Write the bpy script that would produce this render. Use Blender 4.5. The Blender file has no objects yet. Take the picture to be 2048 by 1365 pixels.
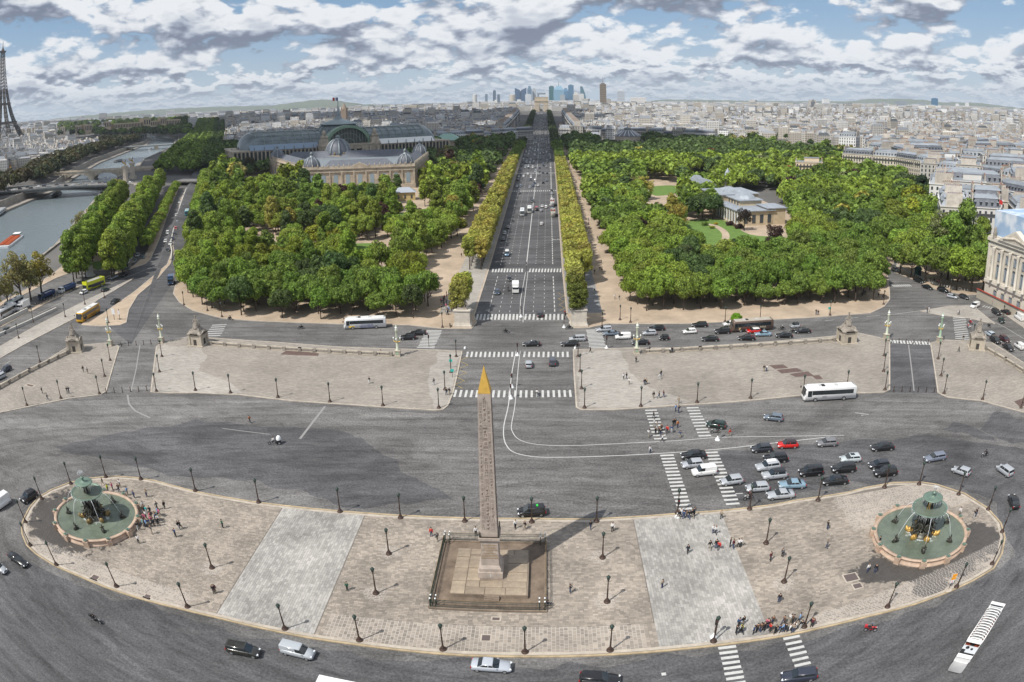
import bpy,bmesh,math,random
import numpy as np
from mathutils import Matrix,Vector,noise as mnoise
random.seed(7); rng=np.random.default_rng(7)
PI=math.pi; R=math.radians
SC=bpy.context.scene; COL=SC.collection
# ---------------------------------------------------------------- camera
Q=[7.480482202271555,72.58256007866822,64.06727278729727,-0.02981897177185443,0.10831475958957258,-0.012618334265702344,
     1385.4487190125858,0.35573582153716854,-0.6316882717199674,25.324789413105698,-336.95045983086146,0.31670360076891324]
W0,H0=2048,1365
def _rot(yaw,pitch,roll):
    cy,sy,cp,sp=math.cos(yaw),math.sin(yaw),math.cos(pitch),math.sin(pitch)
    f=np.array([sy*cp,cy*cp,-sp]); r=np.array([cy,-sy,0]); u=np.cross(r,f)
    c,s=math.cos(roll),math.sin(roll)
    return np.array([c*r+s*u,-s*r+c*u,f])
CAMP=np.array([Q[0],-Q[1],Q[2]]); CR=_rot(*Q[3:6])
def _th(r):
    s=r/1000.; return r/Q[6]*(1+Q[7]*s+Q[8]*s*s+Q[11]*s**3)
_RR=np.linspace(0,1600,3201); _TT=_th(_RR)
def px(x,y,z=0.):
    c=CR @ (np.array([x,y,z])-CAMP); n=math.hypot(c[0],c[1])+1e-12
    r=np.interp(math.atan2(n,c[2]),_TT,_RR)
    return W0/2+Q[9]+r*c[0]/n,H0/2+Q[10]-r*c[1]/n
def G(u,v,z=0.):
    """the point at height z that the photograph shows at pixel (u, v)"""
    dx,dy=u-W0/2-Q[9],v-H0/2-Q[10]; r=math.hypot(dx,dy); t=_th(r)
    w=CR.T @ np.array([math.sin(t)*dx/r,-math.sin(t)*dy/r,math.cos(t)])
    k=(z-CAMP[2])/w[2]; p=CAMP+k*w
    return Vector((p[0],p[1],z))
cd=bpy.data.cameras.new('camera'); cd.type='PANO'; cd.panorama_type='FISHEYE_LENS_POLYNOMIAL'
cd.sensor_width=36; cd.sensor_height=24; cd.sensor_fit='HORIZONTAL'; cd.fisheye_fov=R(170)
_m=36/2048
cd.fisheye_polynomial_k0=0
cd.fisheye_polynomial_k1=-1/Q[6]/_m; cd.fisheye_polynomial_k2=-Q[7]/1e3/Q[6]/_m**2
cd.fisheye_polynomial_k3=-Q[8]/1e6/Q[6]/_m**3; cd.fisheye_polynomial_k4=-Q[11]/1e9/Q[6]/_m**4
cd.shift_x=-Q[9]/2048; cd.shift_y=Q[10]/1365; cd.clip_start=.5; cd.clip_end=60000
cam=bpy.data.objects.new('camera',cd); COL.objects.link(cam)
cam.matrix_world=Matrix(np.vstack([np.column_stack([CR[0],CR[1],-CR[2],CAMP]),[0,0,0,1]]).tolist())
SC.camera=cam
# ---------------------------------------------------------------- sun, sky, exposure
SUN_EL,SUN_AZ=R(54),R(223)           # azimuth of the sun counter-clockwise from +x: shadows fall towards 43 degrees
EXPOSURE=0.0
sd=Vector((math.cos(SUN_EL)*math.cos(SUN_AZ),math.cos(SUN_EL)*math.sin(SUN_AZ),math.sin(SUN_EL)))
sl=bpy.data.lights.new('sun','SUN'); sl.energy=4.8; sl.angle=R(.53); sl.color=(1,.955,.88)
so=bpy.data.objects.new('sun',sl); COL.objects.link(so); so.rotation_euler=sd.to_track_quat('Z','Y').to_euler()
world=bpy.data.worlds.new('World'); world.cycles.sampling_method='MANUAL'; world.cycles.sample_map_resolution=512; SC.world=world; world.use_nodes=True
def world_nodes():
    nt=world.node_tree; nt.nodes.clear(); N=nt.nodes.new; L=nt.links.new
    out=N('ShaderNodeOutputWorld'); bg=N('ShaderNodeBackground'); L(bg.outputs[0],out.inputs[0])
    sky=N('ShaderNodeTexSky'); sky.sky_type='NISHITA'; sky.sun_disc=False
    sky.sun_elevation=SUN_EL; sky.sun_rotation=PI/2-SUN_AZ; sky.altitude=60; sky.air_density=1.1; sky.dust_density=.6; sky.ozone_density=2.
    def M(op,a,b=None,c=None):
        n=N('ShaderNodeMath'); n.operation=op
        for i,v in enumerate((a,b,c)):
            if v is None: continue
            if isinstance(v,(int,float)): n.inputs[i].default_value=v
            else: L(v,n.inputs[i])
        return n.outputs[0]
    tc=N('ShaderNodeTexCoord'); sp=N('ShaderNodeSeparateXYZ'); L(tc.outputs['Generated'],sp.inputs[0])
    X,Y,Z=sp.outputs
    z=M('MAXIMUM',Z,0.0); az=M('ARCTAN2',X,Y)
    def rng_(v,a,b,c=0.,d=1.,it='SMOOTHSTEP'):
        n=N('ShaderNodeMapRange'); n.interpolation_type=it; L(v,n.inputs['Value'])
        for k,q in zip(('From Min','From Max','To Min','To Max'),(a,b,c,d)): n.inputs[k].default_value=q
        return n.outputs[0]
    # cumulus in three belts, smaller and flatter towards the horizon
    def belt(ku,kz,seed,warp):
        def field(dv,sc,det,rough=.6):
            cb=N('ShaderNodeCombineXYZ'); L(M('MULTIPLY',az,ku),cb.inputs[0]); L(M('ADD',M('MULTIPLY',z,kz),dv),cb.inputs[1]); cb.inputs[2].default_value=seed
            n=N('ShaderNodeTexNoise'); n.inputs['Scale'].default_value=sc; n.inputs['Detail'].default_value=det; n.inputs['Roughness'].default_value=rough; n.inputs['Distortion'].default_value=warp; L(cb.outputs[0],n.inputs['Vector'])
            if det < 5: return n.outputs['Fac']
            n2=N('ShaderNodeTexNoise'); n2.inputs['Scale'].default_value=sc*3.1; n2.inputs['Detail'].default_value=2; L(cb.outputs[0],n2.inputs['Vector'])
            return M('ADD',n.outputs['Fac'],M('MULTIPLY',M('ABSOLUTE',M('SUBTRACT',n2.outputs['Fac'],.5)),.42))
        f0=field(0,1,7); f1=field(.24,1,2); fb=field(0,.33,1)
        return M('ADD',M('MULTIPLY',f0,.78),M('MULTIPLY',fb,.22)),M('SUBTRACT',f0,f1)
    d1,l1=belt(6.2,13,SEED_C,.15); d2,l2=belt(15,36,SEED_C+5,.12); d3,l3=belt(34,95,SEED_C+11,.1)
    w2=rng_(z,.045,.085); w1=rng_(z,.012,.032)
    def mixv(a,b,w): return M('ADD',M('MULTIPLY',a,M('SUBTRACT',1,w)),M('MULTIPLY',b,w))
    dens=mixv(mixv(d3,d2,w1),d1,w2); lt=mixv(mixv(l3,l2,w1),l1,w2)
    cov=rng_(dens,.445,.505); sh=M('MULTIPLY',rng_(lt,-.07,.085),rng_(dens,.56,.68,1,.6))
    cc=N('ShaderNodeValToRGB'); e=cc.color_ramp.elements
    e[0].position=0; e[0].color=(.20,.235,.32,1); e[1].position=1; e[1].color=(.90,.92,.95,1)
    m_=e.new(.42); m_.color=(.43,.48,.58,1); L(sh,cc.inputs[0])
    ms=N('ShaderNodeVectorMath'); ms.operation='SCALE'; ms.inputs['Scale'].default_value=SKY_STR; L(sky.outputs[0],ms.inputs[0])
    bl_=N('ShaderNodeMix'); bl_.data_type='RGBA'; L(rng_(z,0,.25,.85,.5),bl_.inputs['Factor']); L(ms.outputs[0],bl_.inputs['A'])
    hb=N('ShaderNodeMix'); hb.data_type='RGBA'; L(rng_(z,.0,.16),hb.inputs['Factor']); hb.inputs['A'].default_value=(.50,.62,.74,1); hb.inputs['B'].default_value=(.22,.40,.66,1); L(hb.outputs['Result'],bl_.inputs['B'])
    mix=N('ShaderNodeMix'); mix.data_type='RGBA'; L(cov,mix.inputs['Factor']); L(bl_.outputs['Result'],mix.inputs['A']); L(cc.outputs[0],mix.inputs['B'])
    mh=N('ShaderNodeMix'); mh.data_type='RGBA'; L(rng_(z,0,.05,.5,.04),mh.inputs['Factor']); L(mix.outputs['Result'],mh.inputs['A']); mh.inputs['B'].default_value=(.50,.60,.71,1)
    L(mh.outputs['Result'],bg.inputs[0]); bg.inputs[1].default_value=1.0
SEED_C=3.0; SKY_STR=.095
world_nodes()
SC.render.engine='CYCLES'
SC.view_settings.view_transform='Standard'; SC.view_settings.look='None'; SC.view_settings.gamma=1; SC.view_settings.exposure=EXPOSURE
SC.cycles.max_bounces=4; SC.cycles.diffuse_bounces=2; SC.cycles.glossy_bounces=2; SC.cycles.transmission_bounces=3; SC.cycles.transparent_max_bounces=8; SC.cycles.volume_bounces=0
SC.cycles.caustics_reflective=False; SC.cycles.caustics_refractive=False
SC.cycles.use_adaptive_sampling=True; SC.cycles.adaptive_threshold=.01
# ---------------------------------------------------------------- helpers
class MB:
    """collects shapes, then becomes one mesh"""
    def __init__(s): s.v=[]; s.f=[]; s.m=[]; s.mats=[]; s.sm=[]; s.cur=0; s.smooth=False
    def mat(s,m):
        if m not in s.mats: s.mats.append(m)
        s.cur=s.mats.index(m); return s
    def add(s,vs,fs,smooth=None):
        o=len(s.v); s.v.extend([tuple(p) for p in vs])
        for f in fs: s.f.append([i+o for i in f]); s.m.append(s.cur); s.sm.append(s.smooth if smooth is None else smooth)
    def box(s,c,d,rz=0,top=1,topy=None):
        """box with centre c (z = bottom) and size d; top scales the upper face"""
        x,y,z=c; a,b,h=d[0]/2,d[1]/2,d[2]; ty=top if topy is None else topy
        cs,sn=math.cos(rz),math.sin(rz); vs=[]
        for zz,kx,ky in ((z,1,1),(z+h,top,ty)):
            for sx,sy in ((-1,-1),(1,-1),(1,1),(-1,1)):
                px_,py_=sx*a*kx,sy*b*ky; vs.append((x+px_*cs-py_*sn,y+px_*sn+py_*cs,zz))
        s.add(vs,[(3,2,1,0),(4,5,6,7),(0,1,5,4),(1,2,6,5),(2,3,7,6),(3,0,4,7)],False); return s
    def lathe(s,c,prof,n=12,ang=2*PI,rot=0,smooth=True,sq=None):
        """prof: (radius, z) upwards"""
        x,y,z=c; vs=[]; full=abs(ang-2*PI) < 1e-6; k=n if full else n+1
        for r,h in prof:
            for i in range(k):
                a=rot+ang*i/n; vs.append((x+r*math.cos(a),y+r*math.sin(a),z+h))
        fs=[]
        for j in range(len(prof)-1):
            for i in range(n):
                i2=(i+1) % k; fs.append((j*k+i,j*k+i2,(j+1)*k+i2,(j+1)*k+i))
        s.add(vs,fs,smooth)
        if full:
            if prof[0][0] > 1e-3 and abs(prof[0][1]-prof[1][1]) > 1e-6: s.add(vs[:k],[tuple(range(k))[::-1]],False)
            if prof[-1][0] > 1e-3 and abs(prof[-1][1]-prof[-2][1]) > 1e-6: s.add(vs[-k:],[tuple(range(k))],False)
        return s
    def cyl(s,c,r,h,n=10,r2=None,smooth=True): return s.lathe(c,[(r,0),(r if r2 is None else r2,h)],n,smooth=smooth)
    def ball(s,c,r,n=8,m=5,sx=1,sy=1,sz=1,rz=0):
        vs=[]; cs,sn=math.cos(rz),math.sin(rz)
        for j in range(m+1):
            t=PI*j/m
            for i in range(n):
                a=2*PI*i/n; X=r*sx*math.sin(t)*math.cos(a); Y=r*sy*math.sin(t)*math.sin(a)
                vs.append((c[0]+X*cs-Y*sn,c[1]+X*sn+Y*cs,c[2]-r*sz*math.cos(t)))
        s.add(vs,[(j*n+i,j*n+(i+1) % n,(j+1)*n+(i+1) % n,(j+1)*n+i) for j in range(m) for i in range(n)],True); return s
    def tube(s,pts,r,n=6,r2=None,caps=True):
        pts=[Vector(p) for p in pts]; vs=[]; K=len(pts)
        for i,p in enumerate(pts):
            d=(pts[min(i+1,K-1)]-pts[max(i-1,0)]).normalized()
            a=d.orthogonal().normalized() if i == 0 else (a-d*a.dot(d)).normalized()
            b=d.cross(a); rr=r if r2 is None else r+(r2-r)*i/max(1,K-1)
            if isinstance(r,(list,tuple)): rr=r[i]
            for j in range(n):
                t=2*PI*j/n; vs.append(p+(a*math.cos(t)+b*math.sin(t))*rr)
        fs=[(i*n+j,i*n+(j+1) % n,(i+1)*n+(j+1) % n,(i+1)*n+j) for i in range(K-1) for j in range(n)]
        if caps: fs += [tuple(range(n))[::-1],tuple(range((K-1)*n,K*n))]
        s.add(vs,fs,True); return s
    def prism(s,poly,z0,z1,bottom=False):
        n=len(poly); vs=[(p[0],p[1],z0) for p in poly]+[(p[0],p[1],z1) for p in poly]
        area=sum(poly[i][0]*poly[(i+1) % n][1]-poly[(i+1) % n][0]*poly[i][1] for i in range(n))
        fs=[(i,(i+1) % n,n+(i+1) % n,n+i) for i in range(n)]+[tuple(range(n,2*n))]
        if bottom: fs.append(tuple(range(n))[::-1])
        if area < 0: fs=[f[::-1] for f in fs]
        s.add(vs,fs,False); return s
    def quad(s,a,b,c,d): s.add([a,b,c,d],[(0,1,2,3)],False); return s
    def ribbon(s,pts,w,z,close=False):
        """flat strip of width w along pts"""
        P_=[Vector((p[0],p[1])) for p in pts]; K=len(P_); vs=[]
        for i,p in enumerate(P_):
            a=P_[(i-1) % K] if (close or i > 0) else p; b=P_[(i+1) % K] if (close or i < K-1) else p
            d=(b-a); d=d.normalized() if d.length > 1e-6 else Vector((1,0)); nrm=Vector((-d.y,d.x))
            zz=z(p.x,p.y) if callable(z) else z
            vs += [(p.x+nrm.x*w/2,p.y+nrm.y*w/2,zz),(p.x-nrm.x*w/2,p.y-nrm.y*w/2,zz)]
        K2=K if close else K-1
        s.add(vs,[(2*i,2*i+1,2*((i+1) % K)+1,2*((i+1) % K)) for i in range(K2)],False); return s
    def wall(s,pts,w,z0,z1,close=False):
        """upright strip (kerb, parapet) of width w along pts"""
        P_=[Vector((p[0],p[1])) for p in pts]; K=len(P_); vs=[]
        for i,p in enumerate(P_):
            a=P_[(i-1) % K] if (close or i > 0) else p; b=P_[(i+1) % K] if (close or i < K-1) else p
            d=(b-a).normalized(); n=Vector((-d.y,d.x))
            for k_,zz in ((1,z0),(1,z1),(-1,z1),(-1,z0)): vs.append((p.x+n.x*w/2*k_,p.y+n.y*w/2*k_,zz))
        fs=[]
        for i in range(K if close else K-1):
            j=(i+1) % K
            for q_ in ((0,1),(1,2),(2,3)): fs.append((4*i+q_[0],4*j+q_[0],4*j+q_[1],4*i+q_[1]))
        if not close: fs += [(0,1,2,3),(4*K-1,4*K-2,4*K-3,4*K-4)]
        s.add(vs,fs,False); return s
    def mesh(s,name):
        me=bpy.data.meshes.new(name); me.from_pydata([tuple(v) for v in s.v],[],s.f)
        for m in s.mats: me.materials.append(m)
        me.polygons.foreach_set('material_index',s.m); me.polygons.foreach_set('use_smooth',s.sm); me.update(); return me
    def build(s,name,parent=None,loc=None,rz=0,color=None):
        o=link(name,s.mesh(name),parent,loc,rz)
        if color: o.color=(*color,1)
        return o
def link(name,me,parent=None,loc=None,rz=0,color=None):
    o=bpy.data.objects.new(name,me); COL.objects.link(o)
    if parent: o.parent=parent
    if loc is not None: o.location=loc
    if rz: o.rotation_euler=(0,0,rz)
    if color: o.color=(*color,1)
    return o
def tag(o,label=None,cat=None,group=None,kind=None):
    if label: o['label']=label
    if cat: o['category']=cat
    if group: o['group']=group
    if kind: o['kind']=kind
    return o
def thing(name,label,cat,loc=(0,0,0),rz=0,group=None,scale=None):
    o=link(name,None,None,loc,rz); o.empty_display_size=.3
    if scale: o.scale=(scale,)*3 if isinstance(scale,(int,float)) else scale
    return tag(o,label,cat,group)
def copy_tree(o,loc=None,rz=None,parent=None,colors=None,scale=None):
    c=o.copy(); COL.objects.link(c)
    if parent: c.parent=parent
    if loc is not None: c.location=loc
    if rz is not None: c.rotation_euler=(0,0,rz)
    if scale: c.scale=(scale,)*3 if isinstance(scale,(int,float)) else scale
    if colors:
        k=o.name.split('.')[0]
        if k in colors: c.color=(*colors[k],1)
    for ch in o.children: copy_tree(ch,parent=c,colors=colors)
    return c
def structure(name,mb,loc=None): return tag(mb.build(name,loc=loc),kind='structure')
def catmull(pts,n=6,close=False):
    P_=[Vector((p[0],p[1])) for p in pts]; K=len(P_); out=[]
    for i in range(K if close else K-1):
        p0,p1,p2,p3=(P_[(i+j-1) % K] if close else P_[min(max(i+j-1,0),K-1)] for j in range(4))
        for t in np.linspace(0,1,n,endpoint=False):
            out.append(.5*((2*p1)+(p2-p0)*t+(2*p0-5*p1+4*p2-p3)*t*t+(3*p1-p0-3*p2+p3)*t**3))
    if not close: out.append(P_[-1])
    return out
def inside(x,y,poly):
    c=False; n=len(poly); j=n-1
    for i in range(n):
        xi,yi,xj,yj=poly[i][0],poly[i][1],poly[j][0],poly[j][1]
        if (yi > y) != (yj > y) and x < (xj-xi)*(y-yi)/(yj-yi)+xi: c=not c
        j=i
    return c
# ---------------------------------------------------------------- materials
MATS={}
def mat(name,rgb,rough=.8,metal=0,noise=None,isl=None,obj=None,objcolor=False,spec=None,bump=None,coat=0,extra=None):
    """noise=(scale, amount[, rgb2]); isl = spread per island; obj = spread per object; objcolor = multiply by the object's own colour"""
    if name in MATS: return MATS[name]
    m=bpy.data.materials.new(name); m.use_nodes=True; nt=m.node_tree; N=nt.nodes.new; L=nt.links.new
    b=nt.nodes['Principled BSDF']; b.inputs['Roughness'].default_value=rough; b.inputs['Metallic'].default_value=metal
    if spec is not None: b.inputs['Specular IOR Level'].default_value=spec
    if coat: b.inputs['Coat Weight'].default_value=coat; b.inputs['Coat Roughness'].default_value=.08
    c=N('ShaderNodeRGB'); c.outputs[0].default_value=(*rgb,1); cur=c.outputs[0]
    def scale_by(val,lo,hi):
        nonlocal cur
        mr=N('ShaderNodeMapRange'); mr.inputs['To Min'].default_value=lo; mr.inputs['To Max'].default_value=hi; L(val,mr.inputs['Value'])
        v=N('ShaderNodeVectorMath'); v.operation='SCALE'; L(cur,v.inputs[0]); L(mr.outputs[0],v.inputs['Scale']); cur=v.outputs[0]
    if objcolor:
        oi=N('ShaderNodeObjectInfo'); mx=N('ShaderNodeMix'); mx.data_type='RGBA'; mx.blend_type='MULTIPLY'; mx.inputs['Factor'].default_value=1
        L(cur,mx.inputs['A']); L(oi.outputs['Color'],mx.inputs['B']); cur=mx.outputs['Result']
    tc=N('ShaderNodeTexCoord')
    if noise:
        n=N('ShaderNodeTexNoise'); n.inputs['Scale'].default_value=noise[0]; n.inputs['Detail'].default_value=6; n.inputs['Roughness'].default_value=.65; L(tc.outputs['Object'],n.inputs['Vector'])
        mr=N('ShaderNodeMapRange'); mr.inputs['From Min'].default_value=.32; mr.inputs['From Max'].default_value=.68; L(n.outputs['Fac'],mr.inputs['Value'])
        if len(noise) > 2:
            mx=N('ShaderNodeMix'); mx.data_type='RGBA'; v=N('ShaderNodeMath'); v.operation='MULTIPLY'; v.inputs[1].default_value=noise[1]; L(mr.outputs[0],v.inputs[0]); L(v.outputs[0],mx.inputs['Factor'])
            L(cur,mx.inputs['A']); mx.inputs['B'].default_value=(*noise[2],1); cur=mx.outputs['Result']
        else: scale_by(mr.outputs[0],1-noise[1],1+noise[1])
        if bump:
            bp=N('ShaderNodeBump'); bp.inputs['Strength'].default_value=bump; bp.inputs['Distance'].default_value=.1; L(n.outputs['Fac'],bp.inputs['Height']); L(bp.outputs[0],b.inputs['Normal'])
    if isl:
        g=N('ShaderNodeNewGeometry'); scale_by(g.outputs['Random Per Island'],1-isl,1+isl)
    if obj:
        oi=N('ShaderNodeObjectInfo'); scale_by(oi.outputs['Random'],1-obj,1+obj)
    L(cur,b.inputs['Base Color'])
    if extra: extra(nt,N,L,b,cur,tc)
    MATS[name]=m; return m
# ================================================================ THE SETTING
def ss(t): t=min(1,max(0,t)); return t*t*(3-2*t)
BR=[(-400,-160),(-150,-168),(0,-186),(121,-205),(213,-248),(300,-300),(422,-376),(505,-428),(587,-458),(730,-548),(954,-652),(1096,-717),(1217,-790),(1438,-925),(1700,-1120),(2000,-1480)]
BL=[(-400,-300),(0,-352),(300,-418),(350,-438),(470,-486),(550,-540),(758,-662),(880,-722),(1114,-838),(1217,-885),(1438,-1015),(1700,-1260),(2000,-1560)]
def br(y): return float(np.interp(y,[p[0] for p in BR],[p[1] for p in BR]))
def bl(y): return float(np.interp(y,[p[0] for p in BL],[p[1] for p in BL]))
def TZ(x,y):
    """height of the ground"""
    if y < 760: return 0.
    d=x-br(min(y,2000)); f=ss(d/260.) if d > 0 else 0.
    a=26*ss((y-780)/1350.)*f; b=22*ss((y-1750)/500.)
    return max(a,b)
def GT(u,v,dz=0.):
    """ground point seen at pixel (u, v), on the rising ground"""
    p=G(u,v,dz)
    for _ in range(12): p=G(u,v,TZ(p.x,p.y)+dz)
    return p
def asphalt_extra(dark):
    def f(nt,N,L,b,cur,tc):
        n2=N('ShaderNodeTexNoise'); n2.inputs['Scale'].default_value=.035; n2.inputs['Detail'].default_value=5; n2.inputs['Roughness'].default_value=.6; n2.inputs['Distortion'].default_value=.6
        mp=N('ShaderNodeMapping'); mp.inputs['Scale'].default_value=(1,1.6,1); L(tc.outputs['Object'],mp.inputs[0]); L(mp.outputs[0],n2.inputs['Vector'])
        r=N('ShaderNodeMapRange'); r.inputs['From Min'].default_value=.36; r.inputs['From Max'].default_value=.64; r.inputs['To Min'].default_value=.72; r.inputs['To Max'].default_value=1.30; L(n2.outputs['Fac'],r.inputs['Value'])
        n3=N('ShaderNodeTexNoise'); n3.inputs['Scale'].default_value=.38; n3.inputs['Distortion'].default_value=1.2; n3.inputs['Detail'].default_value=8; n3.inputs['Roughness'].default_value=.75; mp3=N('ShaderNodeMapping'); mp3.inputs['Scale'].default_value=(.5,1.3,1); L(tc.outputs['Object'],mp3.inputs[0]); L(mp3.outputs[0],n3.inputs['Vector'])
        r3=N('ShaderNodeMapRange'); r3.inputs['From Min'].default_value=.54; r3.inputs['From Max'].default_value=.68; r3.inputs['To Max'].default_value=.5; L(n3.outputs['Fac'],r3.inputs['Value'])
        r4=N('ShaderNodeMapRange'); r4.inputs['From Min'].default_value=.33; r4.inputs['From Max'].default_value=.50; r4.inputs['To Min'].default_value=.62; r4.inputs['To Max'].default_value=1; L(n3.outputs['Fac'],r4.inputs['Value'])
        n5=N('ShaderNodeTexNoise'); n5.inputs['Scale'].default_value=2.6; n5.inputs['Detail'].default_value=4; n5.inputs['Roughness'].default_value=.85; L(tc.outputs['Object'],n5.inputs['Vector'])
        r5=N('ShaderNodeMapRange'); r5.inputs['From Min'].default_value=.36; r5.inputs['From Max'].default_value=.64; r5.inputs['To Min'].default_value=.55; r5.inputs['To Max'].default_value=1.5; L(n5.outputs['Fac'],r5.inputs['Value'])
        v=N('ShaderNodeMath'); v.operation='MULTIPLY'; L(r.outputs[0],v.inputs[0]); L(r5.outputs[0],v.inputs[1])
        v2=N('ShaderNodeMath'); v2.operation='MULTIPLY'; L(v.outputs[0],v2.inputs[0]); L(r4.outputs[0],v2.inputs[1])
        sp=N('ShaderNodeSeparateXYZ'); L(tc.outputs['Object'],sp.inputs[0])
        def M(op,a,c=None):
            n=N('ShaderNodeMath'); n.operation=op
            for i,q in enumerate((a,c)):
                if q is None: continue
                if isinstance(q,(int,float)): n.inputs[i].default_value=q
                else: L(q,n.inputs[i])
            return n.outputs[0]
        xs=M('MULTIPLY',sp.outputs[0],.42); rr=M('SQRT',M('ADD',M('MULTIPLY',xs,xs),M('MULTIPLY',sp.outputs[1],sp.outputs[1]))); th=M('ARCTAN2',sp.outputs[1],xs)
        cb=N('ShaderNodeCombineXYZ'); L(M('MULTIPLY',th,3.5),cb.inputs[0]); L(M('MULTIPLY',rr,.55),cb.inputs[1])
        n6=N('ShaderNodeTexNoise'); n6.inputs['Scale'].default_value=1; n6.inputs['Detail'].default_value=7; n6.inputs['Roughness'].default_value=.7; n6.inputs['Distortion'].default_value=.5; L(cb.outputs[0],n6.inputs['Vector'])
        r6=N('ShaderNodeMapRange'); r6.inputs['From Min'].default_value=.36; r6.inputs['From Max'].default_value=.64; r6.inputs['To Min'].default_value=.70; r6.inputs['To Max'].default_value=1.30; L(n6.outputs['Fac'],r6.inputs['Value'])
        s=N('ShaderNodeVectorMath'); s.operation='SCALE'; L(cur,s.inputs[0]); L(M('MULTIPLY',v2.outputs[0],r6.outputs[0]),s.inputs['Scale'])
        mx=N('ShaderNodeMix'); mx.data_type='RGBA'; vv=N('ShaderNodeMath'); vv.operation='MULTIPLY'; L(r3.outputs[0],vv.inputs[0]); vv.inputs[1].default_value=dark
        L(vv.outputs[0],mx.inputs['Factor']); L(s.outputs[0],mx.inputs['A']); mx.inputs['B'].default_value=(.26,.255,.25,1)
        L(mx.outputs['Result'],b.inputs['Base Color'])
    return f
ASPH=mat('asphalt',(.122,.118,.115),.85,extra=asphalt_extra(.55))
ASPH_D=mat('asphalt_dark',(.080,.079,.083),.85,extra=asphalt_extra(.25))
ASPH_L=mat('asphalt_light',(.155,.150,.145),.85,extra=asphalt_extra(.4))
GROUND=mat('city_ground',(.11,.105,.10),.95,noise=(.01,.3))
PAINT=mat('road_paint',(.56,.56,.545),.7,noise=(1.6,.42,(.25,.245,.24)))
PAINT_Y=mat('yellow_paint',(.42,.30,.07),.7,noise=(.9,.25))
KERB=mat('kerb_granite',(.42,.37,.31),.8,noise=(.6,.2))
KERB_Y=mat('kerb_ochre',(.40,.315,.20),.8,noise=(.5,.28))
SAND=mat('sand',(.40,.315,.235),.95,noise=(.12,.22))
STONE=mat('stone',(.42,.37,.30),.85,noise=(.5,.22),bump=.3)
STONE_D=mat('weathered_stone',(.27,.24,.205),.9,noise=(1.3,.45),bump=.5)
GRASS=mat('lawn_grass',(.11,.19,.035),.95,noise=(.35,.22))
def brick_mat(name,rgb,rgb2,mortar,w,h,rough=.85,big=.06,ms=.014,rot=0,amt=.16):
    def f(nt,N,L,b,cur,tc):
        mp=N('ShaderNodeMapping'); mp.inputs['Rotation'].default_value=(0,0,rot); L(tc.outputs['Object'],mp.inputs[0])
        br_=N('ShaderNodeTexBrick'); br_.inputs['Scale'].default_value=1; br_.inputs['Brick Width'].default_value=w; br_.inputs['Row Height'].default_value=h; br_.inputs['Mortar Size'].default_value=ms; br_.inputs['Bias'].default_value=0
        br_.inputs['Color1'].default_value=(*rgb,1); br_.inputs['Color2'].default_value=(*rgb2,1); br_.inputs['Mortar'].default_value=(*mortar,1); L(mp.outputs[0],br_.inputs['Vector'])
        n=N('ShaderNodeTexNoise'); n.inputs['Scale'].default_value=big; n.inputs['Detail'].default_value=6; n.inputs['Roughness'].default_value=.62; L(tc.outputs['Object'],n.inputs['Vector'])
        r=N('ShaderNodeMapRange'); r.inputs['From Min'].default_value=.35; r.inputs['From Max'].default_value=.65; r.inputs['To Min'].default_value=1-amt; r.inputs['To Max'].default_value=1+amt; L(n.outputs['Fac'],r.inputs['Value'])
        mp2=N('ShaderNodeMapping'); mp2.inputs['Rotation'].default_value=(0,0,rot); mp2.inputs['Scale'].default_value=(.35,2.2,1); L(tc.outputs['Object'],mp2.inputs[0])
        n2=N('ShaderNodeTexNoise'); n2.inputs['Scale'].default_value=1.3; n2.inputs['Detail'].default_value=5; L(mp2.outputs[0],n2.inputs['Vector'])
        r2=N('ShaderNodeMapRange'); r2.inputs['From Min'].default_value=.3; r2.inputs['From Max'].default_value=.7; r2.inputs['To Min'].default_value=.8; r2.inputs['To Max'].default_value=1.2; L(n2.outputs['Fac'],r2.inputs['Value'])
        v=N('ShaderNodeMath'); v.operation='MULTIPLY'; L(r.outputs[0],v.inputs[0]); L(r2.outputs[0],v.inputs[1])
        s=N('ShaderNodeVectorMath'); s.operation='SCALE'; L(br_.outputs['Color'],s.inputs[0]); L(v.outputs[0],s.inputs['Scale']); L(s.outputs[0],b.inputs['Base Color'])
    return mat(name,rgb,rough,extra=f)
SETT=brick_mat('stone_setts',(.33,.295,.255),(.25,.225,.195),(.20,.18,.16),.62,.30,ms=.03)
SETT_L=brick_mat('pale_setts',(.385,.36,.33),(.31,.285,.255),(.26,.24,.21),.62,.30,ms=.03)
SETT_P=brick_mat('promenade_paving',(.26,.26,.265),(.21,.21,.215),(.17,.17,.17),1.2,.6,ms=.02)
WALLC=mat('embankment_stone',(.30,.27,.23),.9,noise=(.3,.3))

# ground: one sheet to the horizon on either side of the river
def ground():
    mb=MB().mat(GROUND); ys=[-400,-150,0,60,121,160,213,260,300,360,422,505,587,660,730,800,870,954,1020,1096,1217,1330,1438,1560,1700,1850,2000,2200,2500,3000,4000,6000,9000,14000,20000]
    T=[0,.001,.003,.006,.010,.015,.022,.03,.04,.055,.075,.1,.15,.22,.35,.6,1]
    for side in (1,-1):
        vs=[]; n=len(T)
        for y in ys:
            yy=min(y,2000); x0=br(yy) if side > 0 else bl(yy)
            if y > 2000: x0=-1510
            for t in T: x=x0+side*t*16000; vs.append((x,y,TZ(x,y)))
        fs=[((j*n+i,j*n+i+1,(j+1)*n+i+1,(j+1)*n+i) if side > 0 else (j*n+i,(j+1)*n+i,(j+1)*n+i+1,j*n+i+1)) for j in range(len(ys)-1) for i in range(n-1)]
        mb.add(vs,fs,True)
    structure('ground',mb)
ground()
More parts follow.
